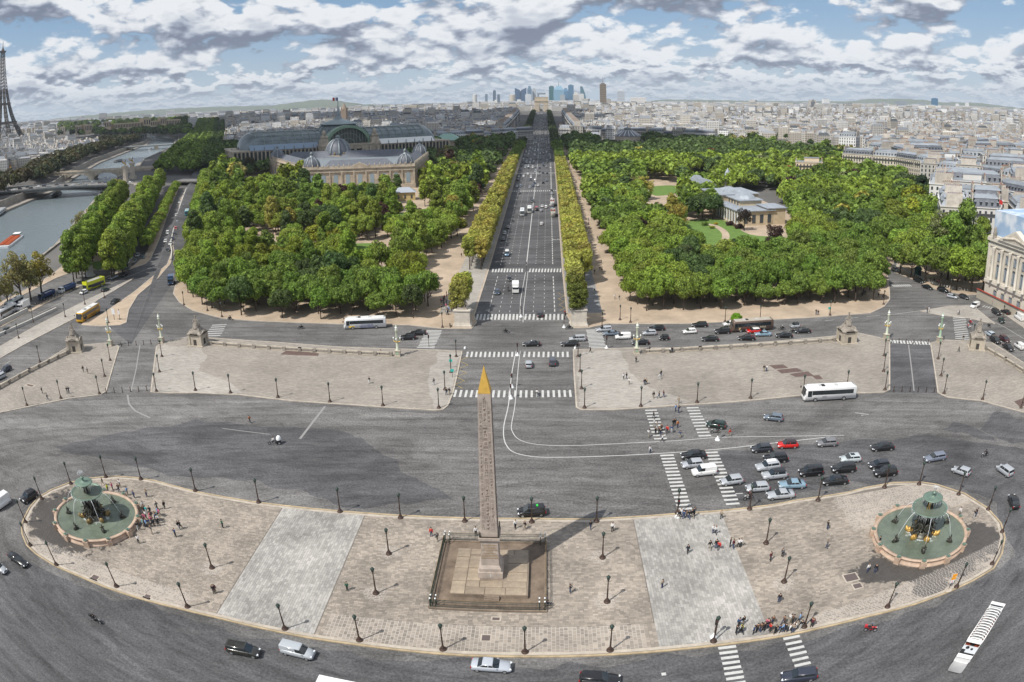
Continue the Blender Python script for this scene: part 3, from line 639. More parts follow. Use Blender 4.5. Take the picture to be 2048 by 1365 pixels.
def make_person(kind):
    V,E,Rd,hz,cz=pose(kind); body=skin_mesh('body',V,E,Rd,0,1,SKINM)
    out={'body': body}
    # nearest joint decides what covers each face
    P_=np.array(V); seg=[]
    nl=7
    cover={}
    for i in range(len(V)):
        if i in (0,): cover[i]='trousers'
        elif i in (1,2): cover[i]='shirt'
        elif i in (3,4,5,6): cover[i]=None
        elif i < nl+8: cover[i]=('trousers','trousers','trousers','shoe')[(i-nl) % 4]
        else: cover[i]=('shirt','shirt','shirt',None)[(i-nl-8) % 4]
    nv=len(body.vertices); co=np.empty(nv*3); body.vertices.foreach_get('co',co); co=co.reshape(-1,3); no=np.array([v.normal[:] for v in body.vertices])
    parts={'shirt': [],'trousers': [],'shoe': [],'shoe2': []}
    for p in body.polygons:
        c=co[list(p.vertices)].mean(0); k=cover[int(np.argmin(((P_-c)**2).sum(1)))]
        if k == 'shoe' and c[0] < 0: k='shoe2'
        if k: parts[k].append(list(p.vertices))
    for k,fs in parts.items():
        if not fs: continue
        ids=sorted({i for f in fs for i in f}); mp={a: b for b,a in enumerate(ids)}; infl={'shirt': .030,'trousers': .016,'shoe': .012,'shoe2': .012}[k]
        me=bpy.data.meshes.new(k); me.from_pydata([tuple(co[i]+no[i]*infl) for i in ids],[],[[mp[i] for i in f] for f in fs]); me.materials.append(SHOE if 'shoe' in k else CLOTH)
        me.polygons.foreach_set('use_smooth',[True]*len(fs)); out[k]=me
    h=V[5]; mb=MB().mat(HAIRM); mb.ball((h[0],h[1]-.025,h[2]+.025),.108,8,6,.92,1.05,1.05)
    mb.v=[(x,y-(.02 if y > h[1]+.05 and z < h[2]+.03 else 0),max(z,h[2]-.06) if y > h[1] else z) for x,y,z in mb.v]
    out['hair']=mb.mesh('hair')
    return out
for k in ('stand','walk','camera','stroll','ride','sit'): PERSON[k]=make_person(k)
DARKC=[(.015,.016,.02),(.02,.02,.024),(.03,.035,.05),(.012,.012,.012),(.05,.045,.04),(.02,.03,.06)]
def person(label,loc,rz,kind='stand',shirt=None,legs=None,hair=None,group=None,helmet=None,z=None):
    t=thing('person',label,'person',loc,rz,group); s=random.uniform(.94,1.05); t.scale=(s,s,s)
    P_=PERSON[kind]; sc=shirt or random.choice(DARKC); lc=legs or random.choice(DARKC+[(.04,.06,.12),(.06,.08,.14)])
    link('body',P_['body'],t); link('shirt',P_['shirt'],t,color=sc); link('trousers',P_['trousers'],t,color=lc); link('shoe',P_['shoe'],t); link('shoe',P_['shoe2'],t)
    if helmet:
        m=helmet_mesh(); link('helmet',m,t,(0,PERSON_H[kind][1],PERSON_H[kind][2]),color=helmet)
    else: link('hair',P_['hair'],t,color=hair or random.choice([(.02,.015,.01),(.05,.03,.02),(.02,.02,.02),(.18,.11,.05)]))
    return t
PERSON_H={k: pose(k)[0][5] for k in PERSON}
def helmet_mesh():
    if 'm' not in _hm:
        mb=MB().mat(mat('helmet_shell',(1,1,1),.25,objcolor=True)); mb.ball((0,-.01,.02),.15,8,6,.9,1.05,1); _hm['m']=mb.mesh('helmet')
    return _hm['m']
_hm={}
BRONZE=mat('dark_bronze',(.065,.066,.058),.45,metal=.55,noise=(2,.4,(.10,.09,.06))); GOLD=mat('gilding',(.60,.38,.11),.5,metal=.6,noise=(2.5,.3,(.35,.20,.06)))
VERD=mat('green_patina',(.19,.26,.21),.55,metal=.3,noise=(1.5,.5,(.08,.15,.12))); IRON=mat('cast_iron',(.075,.048,.038),.5,metal=.4,noise=(3,.3)); IRON_G=mat('green_iron',(.02,.04,.032),.5)
def horse_mesh(m,name='horse'):
    V=[(0,0,1.5),(0,.5,1.8),(0,1.0,2.15),(0,1.2,2.6),(0,1.35,3.0),(0,1.7,2.95),(0,1.95,2.75),(0,-.35,1.35),(0,-.75,1.5),(0,-1.0,1.0),(0,-1.0,.55)]
    Rd=[.36,.38,.33,.22,.17,.14,.10,.36,.14,.12,.07]; E=[(0,1),(1,2),(2,3),(3,4),(4,5),(5,6),(0,7),(7,8),(8,9),(9,10)]
    for s in (1,-1):
        i=len(V); V += [(s*.2,-.45,1.0),(s*.22,-.1,.7),(s*.22,-.45,.38),(s*.22,-.35,.05)]; Rd += [.22,.14,.085,.09]; E += [(7,i),(i,i+1),(i+1,i+2),(i+2,i+3)]
        i=len(V); V += [(s*.2,1.15,1.85),(s*.22,1.55,2.0+.2*s),(s*.22,1.75,1.6+.2*s),(s*.22,1.6,1.4+.2*s)]; Rd += [.16,.10,.07,.08]; E += [(2,i),(i,i+1),(i+1,i+2),(i+2,i+3)]
    return skin_mesh(name,V,E,Rd,0,1,m)
def clad(me,m):
    c=me.copy(); c.materials.clear(); c.materials.append(m); return c
def text_obj(name,c,parent=None):
    o=bpy.data.objects.new(name,c); COL.objects.link(o); dg=bpy.context.evaluated_depsgraph_get(); dg.update(); me=bpy.data.meshes.new_from_object(o.evaluated_get(dg)); bpy.data.objects.remove(o)
    return link(name,me,parent)
def letters(name,s,size,m,parent,loc,rot,ext=.01):
    c=bpy.data.curves.new(name,'FONT'); c.body=s; c.size=size; c.extrude=ext; c.align_x='CENTER'; c.materials.append(m); o=tag(text_obj(name,c,parent),kind='stuff'); o.location=loc; o.rotation_euler=rot; return o
# ================================================================ OBELISK
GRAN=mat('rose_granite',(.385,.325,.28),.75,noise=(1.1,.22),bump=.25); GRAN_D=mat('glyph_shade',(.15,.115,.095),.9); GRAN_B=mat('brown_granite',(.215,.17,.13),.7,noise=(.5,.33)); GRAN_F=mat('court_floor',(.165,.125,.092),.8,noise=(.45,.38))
def obelisk():
    t=thing('obelisk','tall carved granite obelisk with gilded tip, behind iron railings in the square','obelisk',(OB[0],OB[1],.14)); z0=-.14
    MB().mat(GRAN_F).box((0,0,0),(15.2,15,.05)).build('court_floor',t)
    c=MB().mat(GRAN_B); c.wall([(-7.5,-7.4),(7.5,-7.4),(7.5,7.4),(-7.5,7.4)],.5,0,.28,close=True); c.build('railing_plinth',t)
    MB().mat(GRAN_B).box((0,0,.05),(10.3,9.9,.60)).build('platform',t)
    PS=mat('platform_slab',(.31,.25,.185),.7,noise=(.4,.32),obj=.13)
    sl=[(-4.2,y,1.9,h) for y,h in ((-3.6,2.6),(-.9,2.7),(1.7,2.4),(4.0,1.9))]+[(x,-4.2,w,1.4) for x,w in ((-1.9,2.6),(.8,2.7),(3.6,2.8))]+[(x,-2.8,w,1.3) for x,w in ((-2.3,1.8),(.2,3.1),(3.3,3.3))]+[(3.6,y,2.8,1.9) for y in (-1.2,.8,2.8)]+[(-2.3,y,1.8,2.6) for y in (-.8,1.9)]+[(x,4.25,w,1.2) for x,w in ((-1.6,3.2),(1.5,2.9),(4.0,2.0))]
    for x,y,w,h in sl: MB().mat(PS).box((0,0,.65),(w-.06,h-.06,.07)).build('granite_slab',t,(x,y,0))
    s=MB().mat(GRAN_B)
    for i in range(3): s.box((.4,-5.05-.22*i,.05),(2.0,.24,.52-.16*i))
    s.build('step',t)
    MB().mat(GRAN).box((0,0,.72),(3.35,3.35,1.05)).build('plinth',t); MB().mat(GRAN).box((0,0,1.77),(3.0,3.0,.55)).box((0,0,2.32),(3.0,3.0,.45),top=.82).build('plinth_moulding',t)
    MB().mat(GRAN).box((0,0,2.77),(2.42,2.42,4.1),top=.93).build('pedestal',t)
    MB().mat(GRAN).box((0,0,6.87),(2.35,2.35,.3),top=1.15).box((0,0,7.17),(2.85,2.85,.38)).build('cornice',t)
    MB().mat(mat('bronze_band',(.10,.08,.06),.4,metal=.6)).box((0,0,7.55),(2.5,2.5,.14)).build('band',t)
    MB().mat(GRAN).box((0,0,7.69),(2.30,2.30,.62)).build('socle',t)
    b0,b1,zb,zt=2.22,1.60,8.3,28.9
    sh=MB().mat(GRAN); sh.box((0,0,zb),(b0,b0,zt-zb),top=b1/b0); shaft=sh.build('shaft',t)
    MB().mat(mat('gilded_cap',(.60,.37,.075),.55,metal=.3,noise=(.9,.15))).lathe((0,0,zt),[(b1*.5*1.414*.98,0),(b1*.5*1.414*.98,.08),(.001,3.55)],4,rot=PI/4,smooth=False).build('gilded_tip',t)
    for sx in (1,-1):
        for sy in (1,-1): MB().mat(BRONZE).box((sx*1.25,sy*1.25,7.7),(.18,.18,.9),top=.5).build('bronze_claw',t)
    # carved signs: three columns on each face, incision shade put into the colour
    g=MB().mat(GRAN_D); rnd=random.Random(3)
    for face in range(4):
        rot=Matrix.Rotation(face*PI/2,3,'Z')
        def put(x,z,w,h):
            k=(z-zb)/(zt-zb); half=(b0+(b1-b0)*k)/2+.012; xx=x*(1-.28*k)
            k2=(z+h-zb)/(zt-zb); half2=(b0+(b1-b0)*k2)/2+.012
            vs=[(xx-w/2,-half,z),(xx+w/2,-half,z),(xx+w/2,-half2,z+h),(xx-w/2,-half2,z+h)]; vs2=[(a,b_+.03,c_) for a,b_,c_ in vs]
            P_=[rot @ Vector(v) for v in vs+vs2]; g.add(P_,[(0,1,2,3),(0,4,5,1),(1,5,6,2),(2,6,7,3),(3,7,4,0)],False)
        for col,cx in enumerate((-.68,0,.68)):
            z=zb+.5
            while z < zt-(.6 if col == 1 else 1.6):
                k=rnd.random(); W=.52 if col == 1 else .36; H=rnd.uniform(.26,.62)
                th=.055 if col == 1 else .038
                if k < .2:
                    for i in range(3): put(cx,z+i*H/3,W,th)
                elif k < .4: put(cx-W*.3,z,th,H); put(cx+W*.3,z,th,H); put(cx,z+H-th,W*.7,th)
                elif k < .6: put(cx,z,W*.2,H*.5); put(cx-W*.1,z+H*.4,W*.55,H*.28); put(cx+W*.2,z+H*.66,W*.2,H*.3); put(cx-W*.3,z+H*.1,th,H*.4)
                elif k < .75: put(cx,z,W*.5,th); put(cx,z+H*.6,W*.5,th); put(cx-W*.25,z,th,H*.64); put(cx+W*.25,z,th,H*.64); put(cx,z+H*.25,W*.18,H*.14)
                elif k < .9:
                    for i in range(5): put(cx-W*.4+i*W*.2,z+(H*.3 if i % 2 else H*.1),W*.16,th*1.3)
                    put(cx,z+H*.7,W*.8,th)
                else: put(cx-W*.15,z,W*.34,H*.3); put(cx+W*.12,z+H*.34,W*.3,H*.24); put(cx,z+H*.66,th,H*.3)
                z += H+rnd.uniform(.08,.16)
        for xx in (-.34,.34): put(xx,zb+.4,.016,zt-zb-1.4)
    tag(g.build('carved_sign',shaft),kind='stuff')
    for i,s in enumerate(('LVDOVICVS PHILIPPVS I','FRANCORVM REX','VT ANTIQVISSIMVM','ARTIS AEGYPTIACAE OPVS','IDEMQVE','RECENTIS GLORIAE','AD NILVM ARMIS PARTAE','INSIGNE MONVMENTVM','POSTERITATI PROROGARET')):
        c=bpy.data.curves.new('inscription','FONT'); c.body=s; c.size=.19; c.extrude=.004; c.align_x='CENTER'; c.materials.append(GOLD)
        o=tag(text_obj('inscription',c,t),kind='stuff'); zz=6.2-i*.28; o.location=(0,-(1.21-.02*(zz-2.77))-.02,zz); o.rotation_euler=(PI/2,0,0)
    MB().mat(PAINT).box((.05,-1.69,1.0),(.16,.02,.62)).build('white_panel',t)
    return t
obelisk()
def railing():
    t=thing('iron_railing','green iron railing with gilded spear tips around the foot of the obelisk','railing',(OB[0],OB[1],.42))
    A=7.5; B=7.4; cs=[(-A,-B),(A,-B),(A,B),(-A,B)]
    for i in range(4):
        a,b=Vector(cs[i]),Vector(cs[(i+1) % 4]); L_=(b-a).length; d=(b-a)/L_; mb=MB().mat(IRON_G)
        for z in (.12,.95,1.25): mb.tube([(a.x,a.y,z),(b.x,b.y,z)],.03,4)
        mb.build('rail',t); sp=MB().mat(IRON_G); tp=MB().mat(GOLD); n=int(L_/.17)
        for k in range(n+1):
            p=a+d*(L_*k/n); sp.lathe((p.x,p.y,0),[(.018,0),(.018,1.45)],3); tp.lathe((p.x,p.y,1.42),[(.035,0),(.001,.17)],3)
        tag(sp.build('bar',t),kind='stuff'); tag(tp.build('spear_tip',t),kind='stuff')
    for x,y in cs:
        for dx in (-.35,.35):
            for dy in (-.0,.7): 
                X=x-math.copysign(.45,x)+dx; Y=y-math.copysign(dy,y); p=MB().mat(IRON_G); p.lathe((X,Y,-.1),[(.09,0),(.05,.2),(.04,1.5)],6); p.build('lamp_post',t); g=MB().mat(mat('lamp_glass',(.75,.78,.8),.2)); g.ball((X,Y,1.55),.13,8,5); g.build('lamp_globe',t)
railing()
# ================================================================ FOUNTAINS
PINK=mat('pink_stone',(.44,.325,.245),.7,noise=(.8,.25)); WHITEW=mat('white_spray',(.80,.84,.87),.5)
def pool_mat():
    def f(nt,N,L,b,cur,tc):
        l=N('ShaderNodeVectorMath'); l.operation='LENGTH'; L(tc.outputs['Object'],l.inputs[0])
        n=N('ShaderNodeTexNoise'); n.inputs['Scale'].default_value=1.3; n.inputs['Detail'].default_value=7; n.inputs['Roughness'].default_value=.7; L(tc.outputs['Object'],n.inputs['Vector'])
        r=N('ShaderNodeMapRange'); r.inputs['From Min'].default_value=2.3; r.inputs['From Max'].default_value=5.0; r.inputs['To Min'].default_value=.10; r.inputs['To Max'].default_value=-.22; L(l.outputs['Value'],r.inputs['Value'])
        a=N('ShaderNodeMath'); a.operation='ADD'; L(n.outputs['Fac'],a.inputs[0]); L(r.outputs[0],a.inputs[1])
        r2=N('ShaderNodeMapRange'); r2.inputs['From Min'].default_value=.55; r2.inputs['From Max'].default_value=.70; r2.inputs['To Max'].default_value=.85; L(a.outputs[0],r2.inputs['Value'])
        mx=N('ShaderNodeMix'); mx.data_type='RGBA'; L(r2.outputs[0],mx.inputs['Factor']); L(cur,mx.inputs['A']); mx.inputs['B'].default_value=(.72,.78,.80,1); L(mx.outputs['Result'],b.inputs['Base Color'])
        bp=N('ShaderNodeBump'); bp.inputs['Strength'].default_value=.5; bp.inputs['Distance'].default_value=.15; n3=N('ShaderNodeTexNoise'); n3.inputs['Scale'].default_value=3; n3.inputs['Detail'].default_value=4; L(tc.outputs['Object'],n3.inputs['Vector']); L(n3.outputs['Fac'],bp.inputs['Height']); L(bp.outputs[0],b.inputs['Normal'])
    return mat('pool_water',(.125,.15,.115),.2,noise=(.35,.25),extra=f)
def fountain(c,label,prow,rot):
    t=thing('fountain',label,'fountain',(c[0],c[1],.14)); PW=pool_mat(); k=8.2
    MB().mat(PINK).lathe((0,0,0),[(k+.1,0),(k+.1,.22),(k-.12,.3),(k-.18,.80),(k,.92),(k,1.08),(k-.55,1.10),(k-.6,.5)],48).build('basin_rim',t)
    MB().mat(PW).lathe((0,0,0),[(k-.5,.86),(0.01,.86)],48).build('water',t)
    for i in range(12):
        a=rot+2*PI*i/12; x,y=math.cos(a)*(k+.05),math.sin(a)*(k+.05)
        b=MB().mat(PINK); b.box((x,y,0),(.9,.95,1.16),a).build('rim_block',t)
        s=MB().mat(VERD); s.lathe((x,y,1.16),[(.12,0),(.32,.12),(.40,.22),(.30,.2),(.01,.12)],10); s.ball((x,y,1.42),.14,6,4); s.build('rim_shell',t)
    MB().mat(BRONZE).lathe((0,0,.5),[(2.1,0),(2.1,.55),(1.75,.65),(1.7,.95),(1.2,1.3),(.8,1.9),(.7,3.6),(1.0,4.3),(1.4,4.5)],12).build('pedestal',t)
    for i in range(6):
        a=rot+.3+PI*i/3; x,y=math.cos(a),math.sin(a)
        f=link('seated_figure',clad(PERSON['sit']['body'],BRONZE),t,(x*1.35,y*1.35,.95),a-PI/2); f.scale=(2.2,1.9,2.3)
        w=MB().mat(prow); w.tube([(x*1.7,y*1.7,1.0),(x*2.3,y*2.3,.95),(x*2.8,y*2.8,1.25),(x*2.9,y*2.9,1.75)],[.5,.5,.36,.12],7); w.ball((x*2.3,y*2.3,1.2),.42,7,5); w.build('ship_prow',t)
        w=MB().mat(BRONZE); a2=a+PI/6; w.tube([(math.cos(a2)*1.2,math.sin(a2)*1.2,1.2),(math.cos(a2)*1.1,math.sin(a2)*1.1,3.6),(math.cos(a2)*1.0,math.sin(a2)*1.0,4.6)],[.28,.2,.3],6); w.build('reed_column',t)
    r1,z1=3.0,5.0
    MB().mat(VERD).lathe((0,0,z1),[(.7,-.1),(1.5,.02),(2.3,.28),(r1-.1,.62),(r1,.72),(r1,.84),(r1-.12,.86),(r1-.25,.68),(2.0,.45),(.3,.3)],32).build('lower_bowl',t)
    MB().mat(PW).lathe((0,0,z1),[(r1-.24,.66),(.01,.66)],32).build('bowl_water',t)
    for i in range(4):
        a=rot+PI*i/2+.4; f=link('standing_figure',clad(PERSON['camera']['body'],prow if i % 2 == 0 else BRONZE),t,(math.cos(a)*.5,math.sin(a)*.5,z1+.45),a-PI/2); f.scale=(1.3,1.3,1.25)
    MB().mat(BRONZE).lathe((0,0,z1+.4),[(.7,0),(.5,.3),(.32,1.0),(.38,1.8),(.65,2.3)],10).build('stem',t)
    r2,z2=1.65,7.6
    MB().mat(VERD).lathe((0,0,z2),[(r2,0),(r2+.03,.10),(r2-.12,.16),(.9,.12),(.4,.2),(.2,.35),(.16,.7),(.36,.85),(.34,1.0),(.12,1.1),(.001,1.45)],28).build('upper_bowl',t)
    MB().mat(mat('wet_verdigris',(.10,.17,.13),.2)).lathe((0,0,z2-.45),[(.4,.1),(1.1,.2),(r2,.45)],28).build('bowl_underside',t)
    for i in range(6):
        a=rot+PI*i/3; x,y=math.cos(a),math.sin(a); 
        f=link('triton_figure',clad(PERSON['sit']['body'],BRONZE),t,(x*5.4,y*5.4,.62),a+PI/2); f.scale=(1.35,1.35,1.35)
        w=MB().mat(BRONZE); w.tube([(x*5.1,y*5.1,.8),(x*5.7,y*5.7,1.0),(x*5.2,y*5.2,1.7)],[.36,.32,.18],7); w.build('fish',t)
        j=MB().mat(WHITEW); pts=[]
        for s in np.linspace(0,1,9): r_=5.2+(r1-.3-5.2)*s; pts.append((x*r_,y*r_,1.8+(z1+.7-1.8)*s+4*1.1*s*(1-s)))
        j.tube(pts,.022,5,.035); j.build('water_jet',t)
    j=MB().mat(WHITEW); rr=random.Random(5)
    for i in range(14):
        a=2*PI*i/14; pts=[(math.cos(a)*r_,math.sin(a)*r_,z2+1.5+h) for r_,h in ((.1,0),(.25,.5),(.5,.55),(.7,.1))]; j.tube(pts,.018,3)
    for i in range(60): a=rr.uniform(0,2*PI); r_=rr.uniform(1.5,1.62); j.tube([(math.cos(a)*r_,math.sin(a)*r_,z2+.05),(math.cos(a)*(r_+.12),math.sin(a)*(r_+.12),z2-rr.uniform(.3,1.1))],.012,3)
    for i in range(110): a=rr.uniform(0,2*PI); j.tube([(math.cos(a)*(r1+.02),math.sin(a)*(r1+.02),z1+.75),(math.cos(a)*(r1+.1),math.sin(a)*(r1+.1),z1+.75-rr.uniform(.2,1.4))],.010,3)
    tag(j.build('spray',t),kind='stuff')
    return t
PROW_D=mat('dull_gilding',(.30,.20,.07),.45,metal=.5,noise=(2,.6,(.05,.05,.04)))
fountain(FS,'two-tiered fountain nearest the river with dark bronze figures and a crowd on its right',PROW_D,.35)
fountain(FN,'two-tiered fountain on the right with bright gilded ship prows and green bowls',GOLD,.1)
# ================================================================ ROSTRAL COLUMNS, STATUES
CREAM=mat('cream_column',(.50,.53,.42),.6,noise=(1,.15)); GREENP=mat('pale_green_column',(.30,.42,.30),.6,noise=(1,.15)); LG=mat('white_globe',(.78,.80,.78),.35); GILT=mat('gilt_paint',(.62,.42,.12),.45,metal=.4)
def rostral(u,v,label,m):
    p=G(u,v); t=thing('rostral_column',label,'lamp column',(p.x,p.y,.14),0,'columns with ship prows along the esplanades')
    MB().mat(STONE).box((0,0,0),(1.55,1.55,.3)).box((0,0,.3),(1.25,1.25,1.15)).box((0,0,1.45),(1.45,1.45,.16)).build('pedestal',t)
    MB().mat(GREENP).box((0,-.64,.55),(.6,.05,.7)).build('panel',t)
    MB().mat(m).lathe((0,0,1.6),[(.50,0),(.42,.25),(.34,.35),(.31,2.4),(.27,5.2),(.34,5.35),(.42,5.6)],12).build('shaft',t)
    MB().mat(GILT).lathe((0,0,3.9),[(.33,0),(.40,.1),(.33,.25)],12).build('band',t)
    for i in range(4):
        a=PI/2*i; x,y=math.cos(a),math.sin(a); w=MB().mat(GILT); w.tube([(x*.3,y*.3,4.0),(x*.7,y*.7,4.0),(x*.95,y*.95,4.35)],[.20,.13,.04],5); w.build('ship_prow',t)
        w=MB().mat(m); w.lathe((x*.88,y*.88,4.3),[(.05,0),(.10,.5)],5); w.build('lamp_arm',t); w=MB().mat(LG); w.ball((x*.88,y*.88,4.98),.20,8,5,sz=1.25); w.build('globe',t)
    w=MB().mat(LG); w.ball((0,0,7.75),.38,8,6); w.build('globe',t)
    MB().mat(m).lathe((0,0,7.2),[(.45,0),(.30,.12),(.12,.3)],10).lathe((0,0,8.0),[(.18,0),(.24,.12),(.2,.35),(.05,.45),(.01,.9)],8).build('finial',t)
for u,v,l,m in ((222,692,'cream column with ship prows and globe lamps, first from the river beside the bollards',CREAM),(324,686,'cream column with ship prows and globe lamps, right of the left row of bollards',CREAM),(796,713,'cream column with ship prows and globe lamps at the avenue end of the left balustrade',CREAM),
                   (1273,708,'cream column with ship prows and globe lamps at the avenue end of the right balustrade',CREAM),(1772,680,'cream column with ship prows and globe lamps left of the zebra strip on the right',CREAM),(1878,686,'green column with ship prows and globe lamps right of the zebra strip',GREENP)): rostral(u,v,l,m)
def pavilion(u,v,label,rz):
    p=G(u,v); t=thing('statue_pavilion',label,'statue',(p.x,p.y,.14),rz,'seated city statues on stone pavilions',(.92,.92,.98))
    MB().mat(STONE).box((0,0,0),(5.4,5.4,.25)).box((0,0,.25),(4.2,4.2,3.1)).build('cella',t)
    for x in (-1,1):
        for y in (-1,1): MB().mat(STONE).box((x*1.95,y*1.95,.25),(.75,.75,3.1),top=.92).build('pier',t)
    for a in range(4):
        r_=Matrix.Rotation(a*PI/2,3,'Z'); d=MB().mat(mat('dark_doorway',(.05,.045,.04),.8)); c_=r_ @ Vector((0,-2.12,.25)); d.box(c_,(1.0,.08,1.7) if a % 2 == 0 else (.08,1.0,1.7)); d.build('door' if a == 0 else 'niche',t)
        f=MB().mat(STONE_D); pts=[(-1.5,3.3),(-1.2,3.85),(-.6,4.15),(0,4.25),(.6,4.15),(1.2,3.85),(1.5,3.3)]
        f.add([r_ @ Vector((x,y,z)) for y in (-2.45,-2.05) for x,z in pts],[tuple(range(7)),tuple(range(7,14))[::-1]]+[(i,i+7,i+8,i+1) for i in range(6)],False); f.build('pediment',t)
    MB().mat(STONE_D).box((0,0,3.35),(4.9,4.9,.35)).build('cornice',t)
    MB().mat(STONE_D).box((0,0,3.7),(4.5,4.5,.5),top=.74).box((0,0,4.2),(3.0,3.0,.45),top=.88).box((0,0,4.65),(2.5,2.3,.4),top=.9).build('stepped_roof',t)
    MB().mat(STONE_D).box((0,.1,5.2),(1.7,1.6,.9),top=.9).build('throne',t)
    f=link('seated_figure',clad(PERSON['sit']['body'],STONE_D),t,(0,-.25,5.15),PI); f.scale=(2.7,2.2,2.45)
    r=MB().mat(STONE_D); r.lathe((0,-.45,5.0),[(1.0,0),(.95,.6),(.75,1.2),(.6,1.6)],9); r.ball((.7,-.2,5.9),.35,6,4); r.tube([(-.9,-.2,5.3),(-1.0,0,6.9)],.09,5); r.build('drapery',t)
    MB().mat(STONE_D).lathe((0,-.25,8.3),[(.26,0),(.30,.3)],7).build('mural_crown',t)
    return t
pavilion(152,702,'seated stone city statue on its weathered pavilion, leftmost, nearest the river',.45)
pavilion(398,689,'seated stone city statue on its pavilion at the left end of the left balustrade',0)
pavilion(1692,684,'seated stone city statue on its pavilion at the right end of the right balustrade',0)
pavilion(1952,697,'seated stone city statue on its pale pavilion, rightmost, beside the queue of cars',-.5)
def marly(u,v,label,s):
    p=G(u,v); t=thing('horse_statue',label,'statue',(p.x,p.y,.14),0,'horse statues at the mouth of the avenue')
    MB().mat(mat('pale_pedestal',(.55,.50,.43),.8,noise=(.6,.15))).box((0,0,0),(5.4,3.6,.5)).box((0,0,.5),(4.9,3.1,.7),top=.95).box((0,0,1.2),(4.5,2.8,3.6)).build('pedestal',t)
    MB().mat(MATS['pale_pedestal']).box((0,0,4.8),(4.9,3.2,.35)).build('cornice',t)
    h=link('rearing_horse',clad(HORSE,STONE_D),t,(-.2,0,5.1),-s*PI/2); h.scale=(1.1,1.0,1.05)
    m=link('groom_figure',clad(PERSON['camera']['body'],STONE_D),t,(1.4*s,-.4,5.1),s*PI/2); m.scale=(1.25,)*3
    MB().mat(STONE_D).box((0,0,5.15),(3.4,1.6,.5),top=.7).build('rock',t)
HORSE=horse_mesh(STONE_D)
marly(926,652,'rearing horse statue on a tall pale pedestal, left of the avenue',1); marly(1157,651,'rearing horse statue on a tall pale pedestal, right of the avenue',-1)
def balustrade(pts,label,n):
    P_=[G(u,v) for u,v in pts]; c=P_[0]; t=thing('balustrade',label,'balustrade',(c.x,c.y,.14),0,'stone balustrades round the esplanades')
    A=[p-c for p in P_]
    for i in range(len(A)-1):
        a,b=A[i],A[i+1]; L_=(b-a).length; d=(b-a)/L_; k=max(1,round(L_/4.4)); rz=math.atan2(d.y,d.x)
        bal=MB().mat(STONE_D)
        for j in range(k+1):
            p=a+d*(L_*j/k); MB().mat(STONE_D).box((p.x,p.y,0),(.9,.62,1.12),rz).build('pier',t)
            if j < k:
                for s_ in np.linspace(.6,L_/k-.6,int((L_/k-1.2)/.34)+1): q_=p+d*float(s_); bal.lathe((q_.x,q_.y,.22),[(.07,0),(.13,.2),(.06,.5),(.09,.62)],5)
                m_=p+d*(L_/k/2); MB().mat(STONE).box((m_.x,m_.y,0),(L_/k-.9,.5,.22),rz).build('base_course',t); MB().mat(STONE).box((m_.x,m_.y,.84),(L_/k-.9,.48,.2),rz).build('rail',t)
        tag(bal.build('baluster',t),kind='stuff')
balustrade([(422,691),(600,704),(782,713)],'long stone balustrade between the left city statue and the avenue column',12)
balustrade([(1288,708),(1400,702),(1550,693),(1668,684)],'long stone balustrade between the avenue column and the right city statue',12)
balustrade([(136,709),(60,746),(0,779),(-50,808)],'dark stone balustrade along the road at the left edge, running to the leftmost statue',8)
balustrade([(1972,702),(2010,724),(2048,748),(2080,770)],'stone balustrade at the right edge, running from the rightmost statue',6)
# ================================================================ LAMPS, BOLLARDS
def make_lamp():
    t=thing('street_lamp','x','street lamp')
    MB().mat(IRON).lathe((0,0,0),[(.46,0),(.46,.12),(.34,.18),(.30,.40),(.19,.58),(.14,.70)],10).build('base',t)
    MB().mat(IRON).lathe((0,0,.6),[(.14,0),(.115,.1),(.10,1.6),(.13,1.66),(.085,1.75),(.075,3.1),(.12,3.2),(.07,3.3)],8).build('pole',t)
    MB().mat(IRON).tube([(-.28,0,3.75),(.28,0,3.75)],.025,5).build('ladder_bar',t)
    l=MB().mat(IRON_G).lathe((0,0,3.9),[(.07,0),(.16,.12),(.27,.55),(.30,.60),(.20,.75),(.07,.88),(.001,1.05)],8,smooth=False).build('lantern',t)
    MB().mat(mat('lantern_glass',(.30,.34,.33),.15)).lathe((0,0,4.04),[(.145,0),(.225,.36)],8,smooth=False).build('glass',l)
    return t
LAMP0=make_lamp(); _l0=[False]
def lamp(u,v,label,group,z=.14,world=None):
    p=world or G(u,v,z)
    o=LAMP0 if not _l0[0] else copy_tree(LAMP0)
    _l0[0]=True; o.location=(p.x,p.y,z if not world else p.z); o.rotation_euler=(0,0,random.uniform(-.3,.3)); tag(o,label,'street lamp',group); return o
ORD_=lambda i: ['first','second','third','fourth','fifth','sixth','seventh','eighth','ninth','tenth','eleventh','twelfth','thirteenth','fourteenth','fifteenth','sixteenth','seventeenth','eighteenth','nineteenth','twentieth'][i]
GI='street lamps round the central island'
for i,(u,v) in enumerate([(233,1173),(375,1214),(570,1258),(719,1281),(886,1299),(1050,1304.5),(1220,1301),(1427,1283),(1608,1254),(1775,1214),(1913,1174),(1984,1128)]):
    lamp(u,v,f'dark street lamp on the near kerb of the island, {["first","second","third","fourth","fifth","sixth","seventh","eighth","ninth","tenth","eleventh","twelfth"][i]} from the left',GI)
for i,(u,v) in enumerate([(51.5,1044.5),(84,998),(142,968),(212,954.6),(282,959),(391,982),(517.6,1005),(680,1024),(801,1036),(929.7,1042.7),(1063.5,1044.5),(1193,1043),(1355,1027),(1499,1018.5),(1636,1001),(1769,975),(1838,969),(1917,989),(1976,1019),(2004,1064)]):
    lamp(u,v,f'dark street lamp on the far kerb of the island, {ORD_(i)} from the left end',GI)
